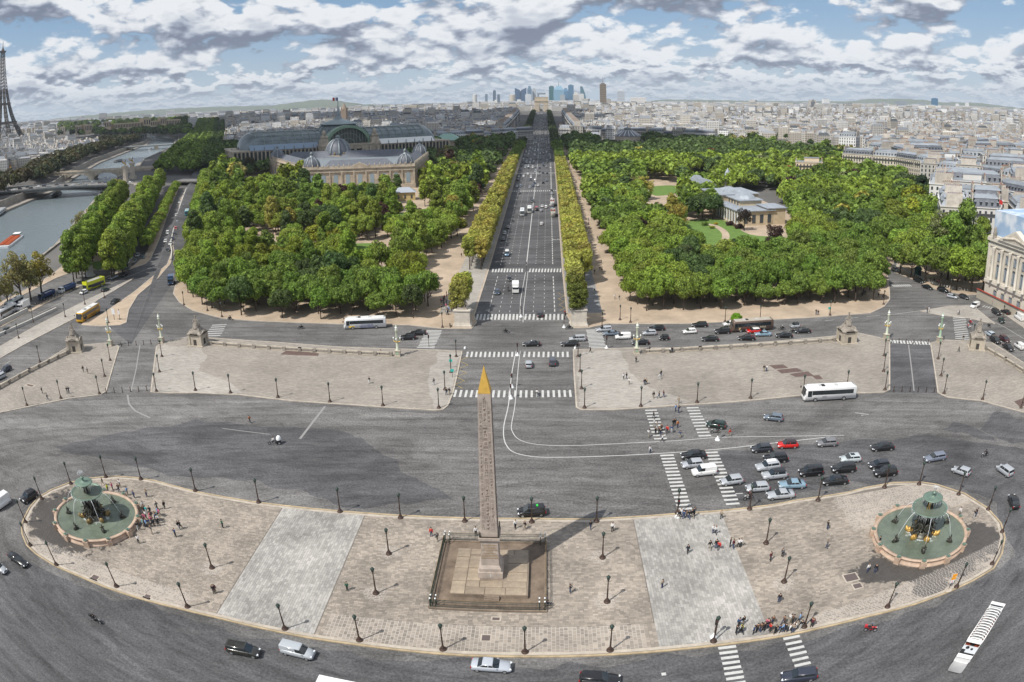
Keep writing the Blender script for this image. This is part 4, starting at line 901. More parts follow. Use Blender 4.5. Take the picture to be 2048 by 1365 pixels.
for u,v,l in ((61,1091,'street lamp at the left tip of the island beside the wet paving'),(113,1130,'street lamp below the left fountain where the kerb bends'),(752,1187,'street lamp in the brown paving left of the obelisk, nearer one'),(777.6,1108,'street lamp in the brown paving left of the obelisk, farther one'),(424,1136,'lone street lamp standing left of the left grey slab band'),
                (1205,1116,'street lamp right of the obelisk railing, farther one'),(1214,1204,'street lamp right of the obelisk railing, nearer one'),(1532,1087,'street lamp right of the right grey slab band, farther one'),(1568,1164,'street lamp right of the right grey slab band, nearer one')): lamp(u,v,l,GI)
GW='street lamps on the western esplanades'
WL=[(54,811),(122,797),(199,788),(209.5,753),(220.5,721),(80,724),(313,783),(319,744),(324,713.5),(391,781),(461,786),(556,795),(660,804),(766,811.5),(877.6,816),(890,779.5),(902,745),(912.5,713.5),
      (1169,816),(1163,777.5),(1160,743.5),(1156,713.5),(1281.6,812.7),(1394,805),(1501,796.7),(1606,789),(1693,779),(1770,780),(1767,743),(1768,712),(1876,718),(1882,752),(1888,787),(1965,799),(2042,816)]
WD=['left triangle by the river','left triangle by the river','left triangle by the river','ramp edge of the left triangle','ramp edge of the left triangle','road behind the left triangle','left end of the left esplanade','left end of the left esplanade','left end of the left esplanade']+['near kerb of the left esplanade']*6+['avenue edge of the left esplanade']*3+['avenue edge of the right esplanade']*4+['near kerb of the right esplanade']*5+['ramp edge of the right esplanade']*3+['ramp edge of the right triangle']*3+['near kerb of the right triangle']*2
cnt={}
for (u,v),w in zip(WL,WD):
    cnt[w]=cnt.get(w,0)+1; n=['first','second','third','fourth','fifth','sixth'][cnt[w]-1]
    lamp(u,v,f'dark street lamp, {n} along the {w}',GW)
GR='street lamps beside the roads'
for i,(u,v) in enumerate([(37.6,676.5),(66.6,644),(130.6,634),(170,609),(209,595.5),(217,646),(444,634),(415,622),(368,610),(885,655),(1204,653.6),(1261,645),(1767,609),(2005,640),(1945,680),(1520,641),(1660,631),(1450,644),(1900,585),(1240,640)]):
    lamp(u,v,'street lamp '+["nearest the tunnel wall","by the quay road","at the traffic island edge","beyond the yellow coach","by the dashed lane","on the sandy island","at the left park kerb","under the corner trees","at the left park bend","by the left horse statue","beside the right crossing","behind the right avenue column","at the right park corner","near the palace wall","by the cars queueing at the right edge","behind the brown coach","near the green signs on the park kerb","at the right park kerb","by the white blocks","by the grey car right of the crossing"][i],GR)
def make_bollard():
    t=thing('bollard','x','bollard'); MB().mat(IRON).lathe((0,0,0),[(.16,0),(.14,.12),(.085,.2),(.075,1.0)],8).build('post',t); MB().mat(IRON).lathe((0,0,1.0),[(.10,0),(.11,.08),(.001,.22)],8).build('cap',t); return t
B0=make_bollard(); first=True
for row,(a,b,l) in enumerate((((213,787),(294,782),'dark iron bollard at the near end of the left ramp'),((243,693),(317,687),'dark iron bollard at the far end of the left ramp'),((1787,783),(1868,785),'dark iron bollard at the near end of the right ramp'),((1783,686),(1856,688),'dark iron bollard at the far end of the right ramp'))):
    for i in range(6):
        f=i/5; p=G(a[0]+(b[0]-a[0])*f,a[1]+(b[1]-a[1])*f); o=B0 if first else copy_tree(B0); first=False; o.location=(p.x,p.y,.01); o.scale=(1.15,)*3
        tag(o,l+f', {["first", "second", "third", "fourth", "fifth", "sixth"][i]} from the left','bollard',['near left ramp bollards','far left ramp bollards','near right ramp bollards','far right ramp bollards'][row])
# ================================================================ TREES
def ORD(i):
    o=['first','second','third','fourth','fifth','sixth','seventh','eighth','ninth','tenth','eleventh','twelfth','thirteenth','fourteenth','fifteenth','sixteenth','seventeenth','eighteenth','nineteenth']
    if i < 19: return o[i]
    t_=['twentieth','thirtieth','fortieth','fiftieth','sixtieth','seventieth','eightieth','ninetieth']; tp=['twenty','thirty','forty','fifty','sixty','seventy','eighty','ninety']
    j=i+1; 
    if j >= 100: return 'far'
    return t_[j//10-2] if j % 10 == 0 else tp[j//10-2]+'-'+o[j % 10-1]
def leaf_mat(name,objcolor=True):
    m=bpy.data.materials.new(name); m.use_nodes=True; nt=m.node_tree; N=nt.nodes.new; L=nt.links.new; nt.nodes.clear()
    out=N('ShaderNodeOutputMaterial'); d=N('ShaderNodeBsdfPrincipled'); d.inputs['Roughness'].default_value=.6; d.inputs['Specular IOR Level'].default_value=.25
    t=N('ShaderNodeBsdfTranslucent'); mx=N('ShaderNodeMixShader'); mx.inputs[0].default_value=.28
    oi=N('ShaderNodeObjectInfo'); g=N('ShaderNodeNewGeometry'); a=N('ShaderNodeAttribute'); a.attribute_name='tint'
    r=N('ShaderNodeMapRange'); r.inputs['To Min'].default_value=.40; r.inputs['To Max'].default_value=1.75; L(g.outputs['Random Per Island'],r.inputs['Value'])
    s=N('ShaderNodeVectorMath'); s.operation='SCALE'; L(oi.outputs['Color'] if objcolor else a.outputs['Color'],s.inputs[0]); L(r.outputs[0],s.inputs['Scale'])
    L(s.outputs[0],d.inputs['Base Color']); s2=N('ShaderNodeVectorMath'); s2.operation='MULTIPLY'; L(s.outputs[0],s2.inputs[0]); s2.inputs[1].default_value=(1.35,1.2,.6); L(s2.outputs[0],t.inputs[0])
    L(d.outputs[0],mx.inputs[1]); L(t.outputs[0],mx.inputs[2]); L(mx.outputs[0],out.inputs[0]); return m
LEAF=leaf_mat('foliage'); LEAFS=leaf_mat('foliage_mass',False); BARK=mat('bark',(.09,.07,.055),.9,noise=(2,.4))
def crown_arrays(kind,seed,nleaf,size):
    """leaf quads as an (n,4,3) array for a crown about 8 m across standing on z=0"""
    r=np.random.default_rng(seed)
    if kind == 'round': nc=34; th=r.uniform(0,2*PI,nc); ph=np.arccos(r.uniform(-.45,1,nc)); k=r.uniform(.55,.86,nc); C=np.stack([np.sin(ph)*np.cos(th)*3.9*k,np.sin(ph)*np.sin(th)*3.9*k,6.1+np.cos(ph)*3.7*k],1); rc=r.uniform(1.15,1.75,nc)
    elif kind == 'tall': nc=38; th=r.uniform(0,2*PI,nc); zz=r.uniform(0,1,nc); w=np.sin(np.clip(zz*.8+.18,0,1)*PI)**.7; k=r.uniform(.45,.9,nc); C=np.stack([np.cos(th)*3.1*w*k,np.sin(th)*3.1*w*k,4+zz*9.2],1); rc=r.uniform(1.1,1.7,nc)
    elif kind == 'box': nc=40; C=np.stack([r.uniform(-2.1,2.1,nc),r.uniform(-2.3,2.3,nc),r.uniform(5.4,11.6,nc)],1); rc=r.uniform(.9,1.25,nc)
    elif kind == 'airy': nc=46; th=r.uniform(0,2*PI,nc); ph=np.arccos(r.uniform(-.6,1,nc)); k=r.uniform(.35,1.,nc); C=np.stack([np.sin(ph)*np.cos(th)*4.2*k,np.sin(ph)*np.sin(th)*4.2*k,7.6+np.cos(ph)*5.2*k],1); rc=r.uniform(.8,1.4,nc)
    elif kind == 'cypress': nc=26; zz=r.uniform(0,1,nc); th=r.uniform(0,2*PI,nc); C=np.stack([np.cos(th)*.55*(1-zz*.7),np.sin(th)*.55*(1-zz*.7),1.5+zz*12],1); rc=.95*(1-zz*.55)
    elif kind == 'bush': nc=14; th=r.uniform(0,2*PI,nc); k=r.uniform(0,1,nc); C=np.stack([np.cos(th)*1.9*k,np.sin(th)*1.9*k,r.uniform(.8,2.0,nc)],1); rc=r.uniform(.8,1.2,nc)
    idx=r.choice(nc,nleaf,p=rc**2/np.sum(rc**2)); n=r.normal(size=(nleaf,3)); n[:,2] += .35; n /= np.linalg.norm(n,axis=1)[:,None]
    P_=C[idx]+n*rc[idx,None]*r.uniform(.80,1.06,(nleaf,1))*np.array([1,1,.85])
    if kind == 'box': P_[:,0]=np.clip(P_[:,0],-2.7,2.7)+r.normal(0,.07,nleaf); P_[:,1]=np.clip(P_[:,1],-2.75,2.75); P_[:,2]=np.clip(P_[:,2],4.6,12.4)+r.normal(0,.07,nleaf)
    nn=n+r.normal(size=(nleaf,3))*.42; nn /= np.linalg.norm(nn,axis=1)[:,None]
    a=np.cross(nn,np.array([.3,.5,.8])); a /= np.linalg.norm(a,axis=1)[:,None]; b=np.cross(nn,a); ang=r.uniform(0,2*PI,(nleaf,1)); a2=a*np.cos(ang)+b*np.sin(ang); b2=-a*np.sin(ang)+b*np.cos(ang)
    s=size*r.uniform(.65,1.25,(nleaf,1))
    Qd=np.stack([P_-a2*s*.5-b2*s*.36,P_+a2*s*.5-b2*s*.36,P_+a2*s*.42+b2*s*.40,P_-a2*s*.42+b2*s*.40],1)
    return Qd,C,rc
def quads_mesh(name,Qd,m,tint=None):
    n=len(Qd); me=bpy.data.meshes.new(name); me.vertices.add(n*4); me.vertices.foreach_set('co',Qd.reshape(-1).astype(np.float32)); me.loops.add(n*4); me.loops.foreach_set('vertex_index',np.arange(n*4,dtype=np.int32)); me.polygons.add(n); me.polygons.foreach_set('loop_start',np.arange(0,n*4,4,dtype=np.int32))
    if tint is not None:
        a=me.color_attributes.new('tint','FLOAT_COLOR','POINT'); a.data.foreach_set('color',np.repeat(np.concatenate([tint,np.ones((n,1))],1),4,axis=0).reshape(-1).astype(np.float32))
    me.update(calc_edges=True); me.materials.append(m); return me
def crown_mesh(kind,seed,nleaf,size,m=None):
    Qd,C,rc=crown_arrays(kind,seed,nleaf,size); me=quads_mesh('crown',Qd,m or LEAF)
    if kind != 'airy':                                     # inner mass of foliage
        bm=bmesh.new(); bm.from_mesh(me)
        for c,r_ in zip(C,rc):
            k=.62
            bmesh.ops.create_icosphere(bm,subdivisions=1,radius=float(r_*k),matrix=Matrix.Translation(Vector(c)))
        bm.to_mesh(me); bm.free()
    return me
def trunk_mesh(kind,seed):
    r=random.Random(seed); mb=MB().mat(BARK)
    top={'round': 4.2,'tall': 6,'box': 8,'airy': 9,'cypress': 3,'bush': .8}[kind]; w=.24 if kind != 'airy' else .36
    mb.tube([(0,0,-.1),(.03,.02,top*.4),(.05,-.05,top)],w,6,w*.5)
    for i in range({'airy': 9,'cypress': 0,'bush': 0}.get(kind,4)):
        a=r.uniform(0,2*PI); z=top*r.uniform(.35,.8); l=2.6 if kind != 'airy' else 3.6
        mb.tube([(0,0,z),(math.cos(a)*l*.5,math.sin(a)*l*.5,z+l*.45),(math.cos(a)*l,math.sin(a)*l,z+l*1.15)],w*.42,4,.04)
    return mb.mesh('trunk')
CR_={k: [crown_mesh(k,10*i+s,n,sz) for s in range(v)] for i,(k,n,sz,v) in enumerate((('round',4600,.42,6),('tall',4600,.45,4),('box',4200,.34,4),('airy',3000,.40,4),('cypress',900,.5,1),('bush',900,.42,3)))}
CRL={k: [crown_mesh(k,10*i+s+100,n,sz) for s in range(v)] for i,(k,n,sz,v) in enumerate((('round',1700,.66,4),('tall',1700,.68,3),('box',1500,.60,3),('airy',1300,.62,2)))}
TR_={k: [trunk_mesh(k,s) for s in range(2)] for k in CR_}
TREES=[]
def tree(x,y,kind,col,label,group,name,s=1.,low=False,cat='tree',z=None,sz=None):
    zz=TZ(x,y)+.1 if z is None else z
    t=thing(name,label,cat,(x,y,zz),random.uniform(0,6.28) if kind != 'box' else random.choice([0,PI]),group); t.scale=(s,s,s*(sz or random.uniform(.9,1.1)))
    pool=CRL[kind] if (low and kind in CRL) else CR_[kind]
    j=random.uniform(.82,1.2); c=[v*j*random.uniform(.92,1.08) for v in col]
    link('crown',random.choice(pool),t,color=c); link('trunk',random.choice(TR_[kind]),t); TREES.append((x,y)); return t
C_BR=(.190,.262,.040); C_MID=(.135,.205,.036); C_DK=(.075,.118,.036); C_YG=(.23,.25,.03); C_OL=(.30,.28,.06); C_BRN=(.25,.235,.085); C_PAL=(.17,.20,.085); C_COP=(.055,.028,.024); C_ORG=(.22,.12,.04)
def zone(pts): P_=gp(pts); return [(p.x,p.y) for p in P_]
CLEAR=[zone(p) for p in (
    [(1372,455),(1400,440),(1440,440),(1452,478),(1560,482),(1580,505),(1555,543),(1425,546),(1362,508)],      # lawns on the right
    [(1440,388),(1550,382),(1572,440),(1560,486),(1500,488),(1450,455),(1435,430)],                               # theatre on the right
    [(1290,372),(1345,380),(1352,440),(1300,442)],[(1370,355),(1415,350),(1425,378),(1375,380)],
    [(612,372),(846,368),(838,402),(612,408)],[(1440,388),(1560,382),(1575,500),(1440,480)],[(1195,285),(1285,285),(1300,312),(1190,312)],
    [(780,375),(850,378),(845,420),(785,418)],[(795,420),(890,412),(880,452),(790,462)],[(690,486),(790,484),(800,545),(700,545)],[(475,470),(560,476),(570,505),(555,535),(480,525)],[(590,480),(650,484),(650,520),(590,520)],[(860,510),(915,500),(890,590),(850,590)],[(1275,360),(1360,368),(1360,450),(1300,455)])]
GPZ=[(-345,505),(-60,655),(-110,760),(-395,600)]; PPZ=[(-235,395),(-75,445),(-95,545),(-265,490)]
def avoid(x,y):
    for P_ in CLEAR:
        if inside(x,y,P_): return True
    return inside(x,y,GPZ) or inside(x,y,PPZ)
PLP=[(p[0],p[1]) for p in PL]; PRP=[(p[0],p[1]) for p in PRr]
def park(side):
    poly=PLP if side < 0 else [(34,112),(148,112),(162,150),(262,300),(300,420),(330,560),(300,720),(190,850),(34,850)]
    nm='left' if side < 0 else 'right'; cnt={'chestnut_tree': 0,'lime_tree': 0,'elm_tree': 0}; y=108.; row=0; rest=[]; col_i=0
    while y < 860:
        s=float(np.interp(y,[108,160,300,450,860],[6.3,7.2,8.8,11,14])); x=-540.+(row % 2)*s*.5; row += 1; cells=[]; x_=x
        while x < 400:
            jx,jy=x+random.uniform(-.22,.22)*s,y+random.uniform(-.2,.2)*s; x += s
            if abs(jx) < hw(jy)+(19 if jy > 150 else 15.5+0): continue
            if not inside(jx,jy,poly) or not inside(jx,jy-3.2,poly) or avoid(jx,jy): continue
            if side < 0 and (not inside(jx+3,jy,poly) or not inside(jx-3.5,jy,poly)): continue
            if side > 0 and jy < 185 and not inside(jx+3.4,jy,PRP): continue
            if side < 0 and jy > 150 and random.random() < .16: continue
            u,v=px(jx,jy,8)
            if u <-40 or u > 2090: continue
            k=s/7.2; nz=mnoise.noise(Vector((jx*.013,jy*.013,3.3))); n2=mnoise.noise(Vector((jx*.035,jy*.035,7.7)))
            far=jy > 430
            if jy > 560 or (side < 0 and jy > 470): col=[C_DK[i]*1.15 for i in range(3)]  # far crowns get a darker green: cloud shadow put into the colour
            elif n2 > .40: col=(.18,.22,.028) if side < 0 else C_BR
            elif n2 <-.38: col=C_DK
            else: col=C_BR if nz >-.1 else C_MID
            if side > 0 and random.random() < .015: col=random.choice([C_COP,C_ORG,C_PAL,C_OL])
            if side < 0 and jy > 200 and random.random() < .03: col=random.choice([C_COP,C_OL])
            tall=side < 0 and 150 < jy < 470 and random.random() < .45
            kind='tall' if tall else 'round'; name='chestnut_tree' if (n2 < .12 and not tall) else ('lime_tree' if n2 >= .12 and not tall else 'elm_tree')
            sc=k*random.uniform(.84,1.14)*(1.0 if jy < 125 else 1.02)
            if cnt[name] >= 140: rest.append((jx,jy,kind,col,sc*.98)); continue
            cnt[name] += 1
            tone='dark green' if col[1] < .09 else ('yellow green' if col[0] > .15 else ('bright green' if col is C_BR else ('copper' if col is C_COP else 'mid green')))
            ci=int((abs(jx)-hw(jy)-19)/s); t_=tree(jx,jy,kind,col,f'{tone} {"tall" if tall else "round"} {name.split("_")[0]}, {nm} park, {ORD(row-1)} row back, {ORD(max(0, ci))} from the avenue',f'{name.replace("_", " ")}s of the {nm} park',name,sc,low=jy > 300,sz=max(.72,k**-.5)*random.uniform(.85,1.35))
        y += s*.86
    return rest
REST=park(-1)+park(1)
def mass(name,items,label=None):
    """many far trees as one mass; items: x, y, kind, colour, scale"""
    base={k: [crown_arrays(k,200+s,330,1.5)[0] for s in range(2)] for k in ('round','tall','airy')}; Qs=[]; Ts=[]
    for x,y,k,c,s in items:
        q_=base[k][random.randint(0,1)]; a=random.uniform(0,6.28); ca,sa=math.cos(a)*s,math.sin(a)*s
        z=TZ(x,y); X=q_[...,0]*ca-q_[...,1]*sa+x; Y=q_[...,0]*sa+q_[...,1]*ca+y; Z=q_[...,2]*s+z
        Qs.append(np.stack([X,Y,Z],-1)); j=random.uniform(.8,1.2); Ts.append(np.tile(np.array([c])*j,(len(q_),1)))
    tag(link(name,quads_mesh(name,np.concatenate(Qs),LEAFS,np.concatenate(Ts))),kind='stuff')
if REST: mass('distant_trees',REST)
# trimmed plane trees of the avenue
def avenue_trees():
    for side in (-1,1):
        nm='left' if side < 0 else 'right'; y=108 if side < 0 else 107; i=0
        while y < 1950:
            st=5.4 if y < 500 else (7.5 if y < 900 else 12)
            gap=side < 0 and 125 < y < 168
            for r_,off in enumerate((2.9,7.3)):
                if gap or (r_ == 1 and y < 150): continue
                if y < 150 and side < 0: off=3.6
                x=side*(hw(y)+off); j=random.uniform(.92,1.08); s=1.0 if y < 700 else 1.35
                c=(.33,.325,.075) if (y < 560) else (C_MID if y < 800 else (.055,.075,.03))  # distant rows darker too, cloud shadow put into their green
                if y < 125 and side > 0: c=(.13,.16,.03)
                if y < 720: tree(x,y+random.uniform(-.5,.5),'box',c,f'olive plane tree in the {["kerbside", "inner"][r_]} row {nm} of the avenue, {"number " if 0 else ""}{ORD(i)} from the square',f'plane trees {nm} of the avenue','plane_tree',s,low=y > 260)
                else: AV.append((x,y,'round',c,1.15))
            y += st; i += 1
AV=[]
avenue_trees()
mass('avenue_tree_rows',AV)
def row(base,st,kind,col,s,label,group,name,low=False,jit=.8):
    P_=[G(u,v) for u,v in base]; i=0; acc=0
    for a,b in zip(P_[:-1],P_[1:]):
        L_=(b-a).length; d=(b-a)/L_; t=acc
        while t < L_:
            p=a+d*t; c=col if not callable(col) else col(p); i += 1; tree(p.x+random.uniform(-jit,jit),p.y+random.uniform(-jit,jit),kind,c,f'{label}, {ORD(i-1)} along',group,name,s*random.uniform(.93,1.1),low or p.y > 380); t += st
        acc=t-L_
row([(150,566),(200,470),(236,412)],7.5,'tall',C_MID,1.28,'tall trimmed lime in the row along the river quay','river quay row','broadleaf_tree')  # all four tall rows here are lime trees
row([(165,566),(212,475),(250,412)],7.5,'tall',C_BR,1.25,'tall trimmed lime in the second row in from the river quay','second quay row','broadleaf_tree')
row([(226,560),(262,480),(292,420),(304,395)],7,'tall',C_BR,1.25,'tall bright lime in the row behind the round white pedestal','row behind the pedestal','broadleaf_tree')
row([(240,556),(276,480),(304,420),(325,372)],7,'tall',C_BR,1.15,'tall bright lime in the row beside the side road','row beside the side road','broadleaf_tree')
row([(292,505),(320,450),(340,405),(354,378)],4.5,'round',C_BR,.72,'low round tree in the hedge row between the riverside roads','hedge row between the roads','hornbeam_tree')
row([(386,500),(396,450),(404,400),(412,362)],5.5,'round',C_BR,1.05,'round tree in the row right of the riverside expressway','row right of the expressway','maple_tree')
row([(402,500),(408,450),(414,400),(419,362)],5.5,'round',C_BR,1.0,'round tree in the inner row right of the riverside expressway','inner row right of the expressway','maple_tree')
BEY=[]
for a,b in (((318,350),(402,258)),((338,350),(410,258)),((368,350),(420,258)),((392,350),(428,258)),((408,345),(434,258)),((425,345),(446,262)),((440,350),(456,270))):
    A_,B_=G(*a),G((a[0]+b[0])/2+4,(a[1]+b[1])/2-6); C_=G(*b)
    for P0,P1 in ((A_,B_),(B_,C_)):
        n_=int((P1-P0).length/11)
        for k_ in range(n_): p=P0.lerp(P1,k_/n_); BEY.append((p.x+random.uniform(-2,2),p.y+random.uniform(-2,2),'round',C_MID if a[0] < 400 else C_DK,random.uniform(1.35,1.7)))
mass('riverside_avenue_trees',BEY)
QI={}
for u,v,s,c in ((44,606,1.55,C_BRN),(84,590,1.35,C_OL),(18,618,1.1,C_BRN),(62,600,1.2,C_BRN),(-10,630,1.3,C_BRN),(146,520,1.25,C_OL),(168,488,1.3,C_BRN),(190,455,1.2,C_OL),(208,440,1.2,(.22,.14,.05)),(238,395,1.1,C_OL),(225,415,1.1,C_ORG)):
    p=G(u,v); tree(p.x,p.y,'airy',c,'half leafed yellow brown plane tree on the river quay'+(' by the white van' if v > 560 else ' near the low bridge')+(', '+ORD(QI.setdefault((u,v),len(QI)))),'plane trees on the quay','quay_plane_tree',s,z=-1)
for u,v,s,k,c,n,l in ((1355,470,1.25,'airy',C_OL,'plane_tree','tall golden green tree left of the round lawn'),(1342,448,1.1,'tall',C_OL,'plane_tree','golden tree behind the one left of the round lawn'),(1425,440,1.5,'round',C_DK,'elm_tree','big dark round tree behind the round lawn'),(1405,438,1.35,'round',C_DK,'elm_tree','dark tree touching the theatre garden'),
    (1488,462,.9,'airy',(.05,.035,.03),'bare_tree','thin dark bare tree in front of the theatre'),(1548,506,1.0,'airy',C_COP,'copper_tree','reddish brown tree right of the lawns'),(1290,400,1.3,'airy',C_OL,'plane_tree','olive tree in the middle of the right park'),(1270,395,1.1,'airy',C_BRN,'plane_tree','brown tinged tree in the right park near the path'),
    (1840,420,1.6,'tall',(.03,.05,.028),'cedar_tree','dark spreading cedar near the white palace wing'),(1895,430,1.5,'round',(.13,.12,.045),'plane_tree','pale brown tree right of the cedar'),(1868,395,1.3,'round',C_YG,'lime_tree','yellow green tree near the palace windows'),
    (1690,372,1.5,'cypress',C_MID,'poplar_tree','slender poplar before the pale building on the right'),(1670,372,1.2,'cypress',C_DK,'poplar_tree','shorter slender poplar before the pale building'),(1640,372,1.7,'round',C_MID,'elm_tree','large round tree covering the cream facade'),(1612,382,1.2,'round',C_COP,'copper_tree','dark copper tree below the cream facade'),
    (650,500,1.3,'airy',C_YG,'lime_tree','bright yellow green tree in the middle of the left park'),(630,505,1.2,'round',C_YG,'lime_tree','yellow green tree beside the path of the left park'),(672,512,1.25,'round',C_YG,'lime_tree','yellow green tree front right of its group in the left park'),(690,500,1.1,'round',C_YG,'lime_tree','small yellow green tree in the left park'),
    (795,388,1.1,'tall',C_DK,'elm_tree','dark tree standing before the museum wing'),(840,425,.9,'bush',(.16,.10,.07),'flowering_tree','low pinkish tree beside the yellow pavilion'),(470,345,2.0,'airy',(.10,.09,.05),'plane_tree','big brown tree left of the museum'),(888,345,1.9,'airy',(.09,.08,.045),'plane_tree','big brown tree right of the exhibition hall'),(500,352,1.5,'airy',(.09,.085,.05),'plane_tree','brown tree in front of the hall, left side'),
    (1472,652,.42,'round',(.14,.26,.02),'young_tree','small fresh green tree beside the brown coach'),(1895,560,1.7,'tall',C_MID,'elm_tree','tall leafy tree left of the palace corner'),(1925,540,1.8,'tall',C_MID,'elm_tree','tall tree against the palace corner'),(1880,520,1.7,'airy',C_PAL,'willow_tree','pale grey green tree behind the palace corner')):
    p=G(u,v); tree(p.x,p.y,k,c,l,None,n,s)
def thicket():
    """the trees between the two streets right of the park, beside the palace"""
    i=0
    for (u,v) in [(1800,548),(1822,556),(1850,566),(1880,574),(1912,581),(1942,584),(1965,582),(1805,530),(1835,535),(1862,545),(1895,555),(1930,562),(1958,560),(1800,510),(1830,514),(1862,520),(1900,530),(1940,538),(1795,490),(1825,492),(1860,497),(1960,535),(1975,555),(1790,470),(1830,472),(1870,478),(1905,500),(1945,512),(1785,455),(1820,452),(1860,458),(1920,480),(1960,495)]:
        p=G(u,v); tree(p.x,p.y,'round',C_BR if i % 3 else C_MID,f'leafy maple between the white barriers and the palace, {["front edge", "second line", "middle", "behind", "far back"][min(4, i//7)]}, {ORD(i % 7)} from the left','maples beside the palace','maple_tree',1.35*random.uniform(.9,1.1)); i += 1
thicket()
rb=random.Random(21)
for i in range(40):
    p=G(rb.uniform(1790,1965),rb.uniform(392,462)); tree(p.x,p.y,'round',rb.choice([C_BR,C_MID,C_MID,C_DK,C_YG]),f'garden tree left of the white hotels, {ORD(i)}','trees before the hotels','broadleaf_tree',rb.uniform(1.35,1.8),True)
for i,(u,v,c,s) in enumerate([(1425,458,C_YG,.55),(1470,488,C_DK,.9),(1490,482,C_DK,1.0),(1510,486,C_MID,.9),(1460,452,C_COP,.9),(1478,458,C_COP,1.),(1410,452,C_MID,.8),(1530,492,C_MID,.9),(1500,494,C_DK,.7),(1432,450,(.3,.25,.02),.5),(1365,470,C_MID,.8),(1372,480,C_MID,.7)]):
    p=G(u,v); tree(p.x,p.y,'bush',c,['yellow flowering shrub by the lawn','dark shrub beside the curved path','reddish shrub below the theatre wall'][0 if c[0] > .2 else (2 if c is C_COP else 1)]+f', {ORD(i)}','shrubs around the round lawn','shrub',s,cat='shrub')
# woods too far away to tell the trees apart
def xy_(u,v): p=G(u,v); return (p.x,p.y)
def far_woods():
    it=[]; r=random.Random(11)
    def along(P_,w,st,s,cols,kind='round',n=3,z=None):
        for a,b in zip(P_[:-1],P_[1:]):
            L_=math.hypot(b[0]-a[0],b[1]-a[1]); k=int(L_/st)
            for i in range(k):
                f=i/max(1,k)
                for _ in range(n): it.append((a[0]+(b[0]-a[0])*f+r.uniform(-w,w),a[1]+(b[1]-a[1])*f+r.uniform(-w,w),kind,r.choice(cols),s*r.uniform(.85,1.25)))
    lb=[(x-22,y) for y,x in BL if 250 < y < 1500]
    along(lb,9,9,1.6,[(.075,.08,.035),(.06,.07,.03),(.05,.065,.03),(.10,.085,.045)],n=2); along([(x-22,y) for x,y in lb],10,10,1.6,[(.07,.07,.04),(.05,.06,.03),(.09,.08,.05)],n=2)
    along([(x-70,y) for x,y in lb if y > 600],30,14,1.7,[(.07,.07,.04),(.05,.06,.03),(.04,.06,.03)],n=2)
    for _ in range(420):                                   # gardens below the hill palace
        p=G(r.uniform(120,380),r.uniform(256,276),0); it.append((p.x,p.y,'round',r.choice([C_MID,(.09,.13,.03),(.06,.09,.03)]),2.6))
    for _ in range(160):
        p=G(r.uniform(1130,2048),r.uniform(215,300),20)
        if abs(p.x) > 90: it.append((p.x,p.y,'round',C_DK,1.2))
    for u0,u1,v0,v1,n in ((1440,1560,262,300,50),(1560,1720,285,315,45),(880,930,300,340,12),(450,480,320,350,10)):
        for _ in range(n): p=G(r.uniform(u0,u1),r.uniform(v0,v1),14); it.append((p.x,p.y,'airy' if r.random() < .3 else 'round',r.choice([C_MID,C_MID,C_DK,C_BRN]),1.5))
    PY=[xy_(24,371),xy_(252,366),xy_(266,358),xy_(30,385)]
    mass('far_woods',[i for i in it if i[1] > 200 and all(math.hypot(i[0]-a,i[1]-b) > 22 for a,b in PY)])
far_woods()
# ================================================================ LANDMARKS
def zat(x,y,v):
    """height at which a point over (x, y) appears on photo line v"""
    lo,hi=-50.,900.
    for _ in range(40):
        m=(lo+hi)/2
        if px(x,y,m)[1] > v: lo=m
        else: hi=m
    return lo
def at_dist(u,D,v=206):
    """ground point D metres off in the direction of photo column u"""
    dx,dy=u-W0/2-Q[9],v-H0/2-Q[10]; r=math.hypot(dx,dy); t=_th(r); w=CR.T @ np.array([math.sin(t)*dx/r,-math.sin(t)*dy/r,math.cos(t)]); h=math.hypot(w[0],w[1])
    return CAMP[0]+w[0]/h*D,CAMP[1]+w[1]/h*D
GLASSB=mat('blue_glass',(.10,.19,.27),.25,metal=.1,spec=.8)
WIN=mat('window_glass',(.045,.055,.065),.15,spec=.7); ZINC=mat('zinc_roof',(.27,.295,.325),.5,metal=.2,noise=(.2,.2),obj=.2); SLATE=mat('slate_roof',(.11,.12,.145),.6,noise=(.5,.25)); HAUS=mat('limestone_wall',(1,1,1),.85,noise=(.12,.1),objcolor=True); CHIM=mat('chimney_render',(.46,.42,.37),.9,noise=(.5,.2),obj=.2); POT=mat('clay_pot',(.30,.17,.12),.8); LEAD=mat('lead_grey',(.23,.26,.28),.5,metal=.3,noise=(.6,.3)); BEIGE=mat('pale_limestone',(.48,.425,.35),.85,noise=(.25,.22),bump=.2); BEIGED=mat('old_limestone',(.42,.36,.285),.85,noise=(.25,.3)); WHITE=mat('white_paint',(.74,.75,.76),.6); GRNM=mat('green_metal',(.20,.30,.22),.5,metal=.2,noise=(.5,.3)); STEELG=mat('bridge_steel',(.20,.215,.21),.6,noise=(1,.2))
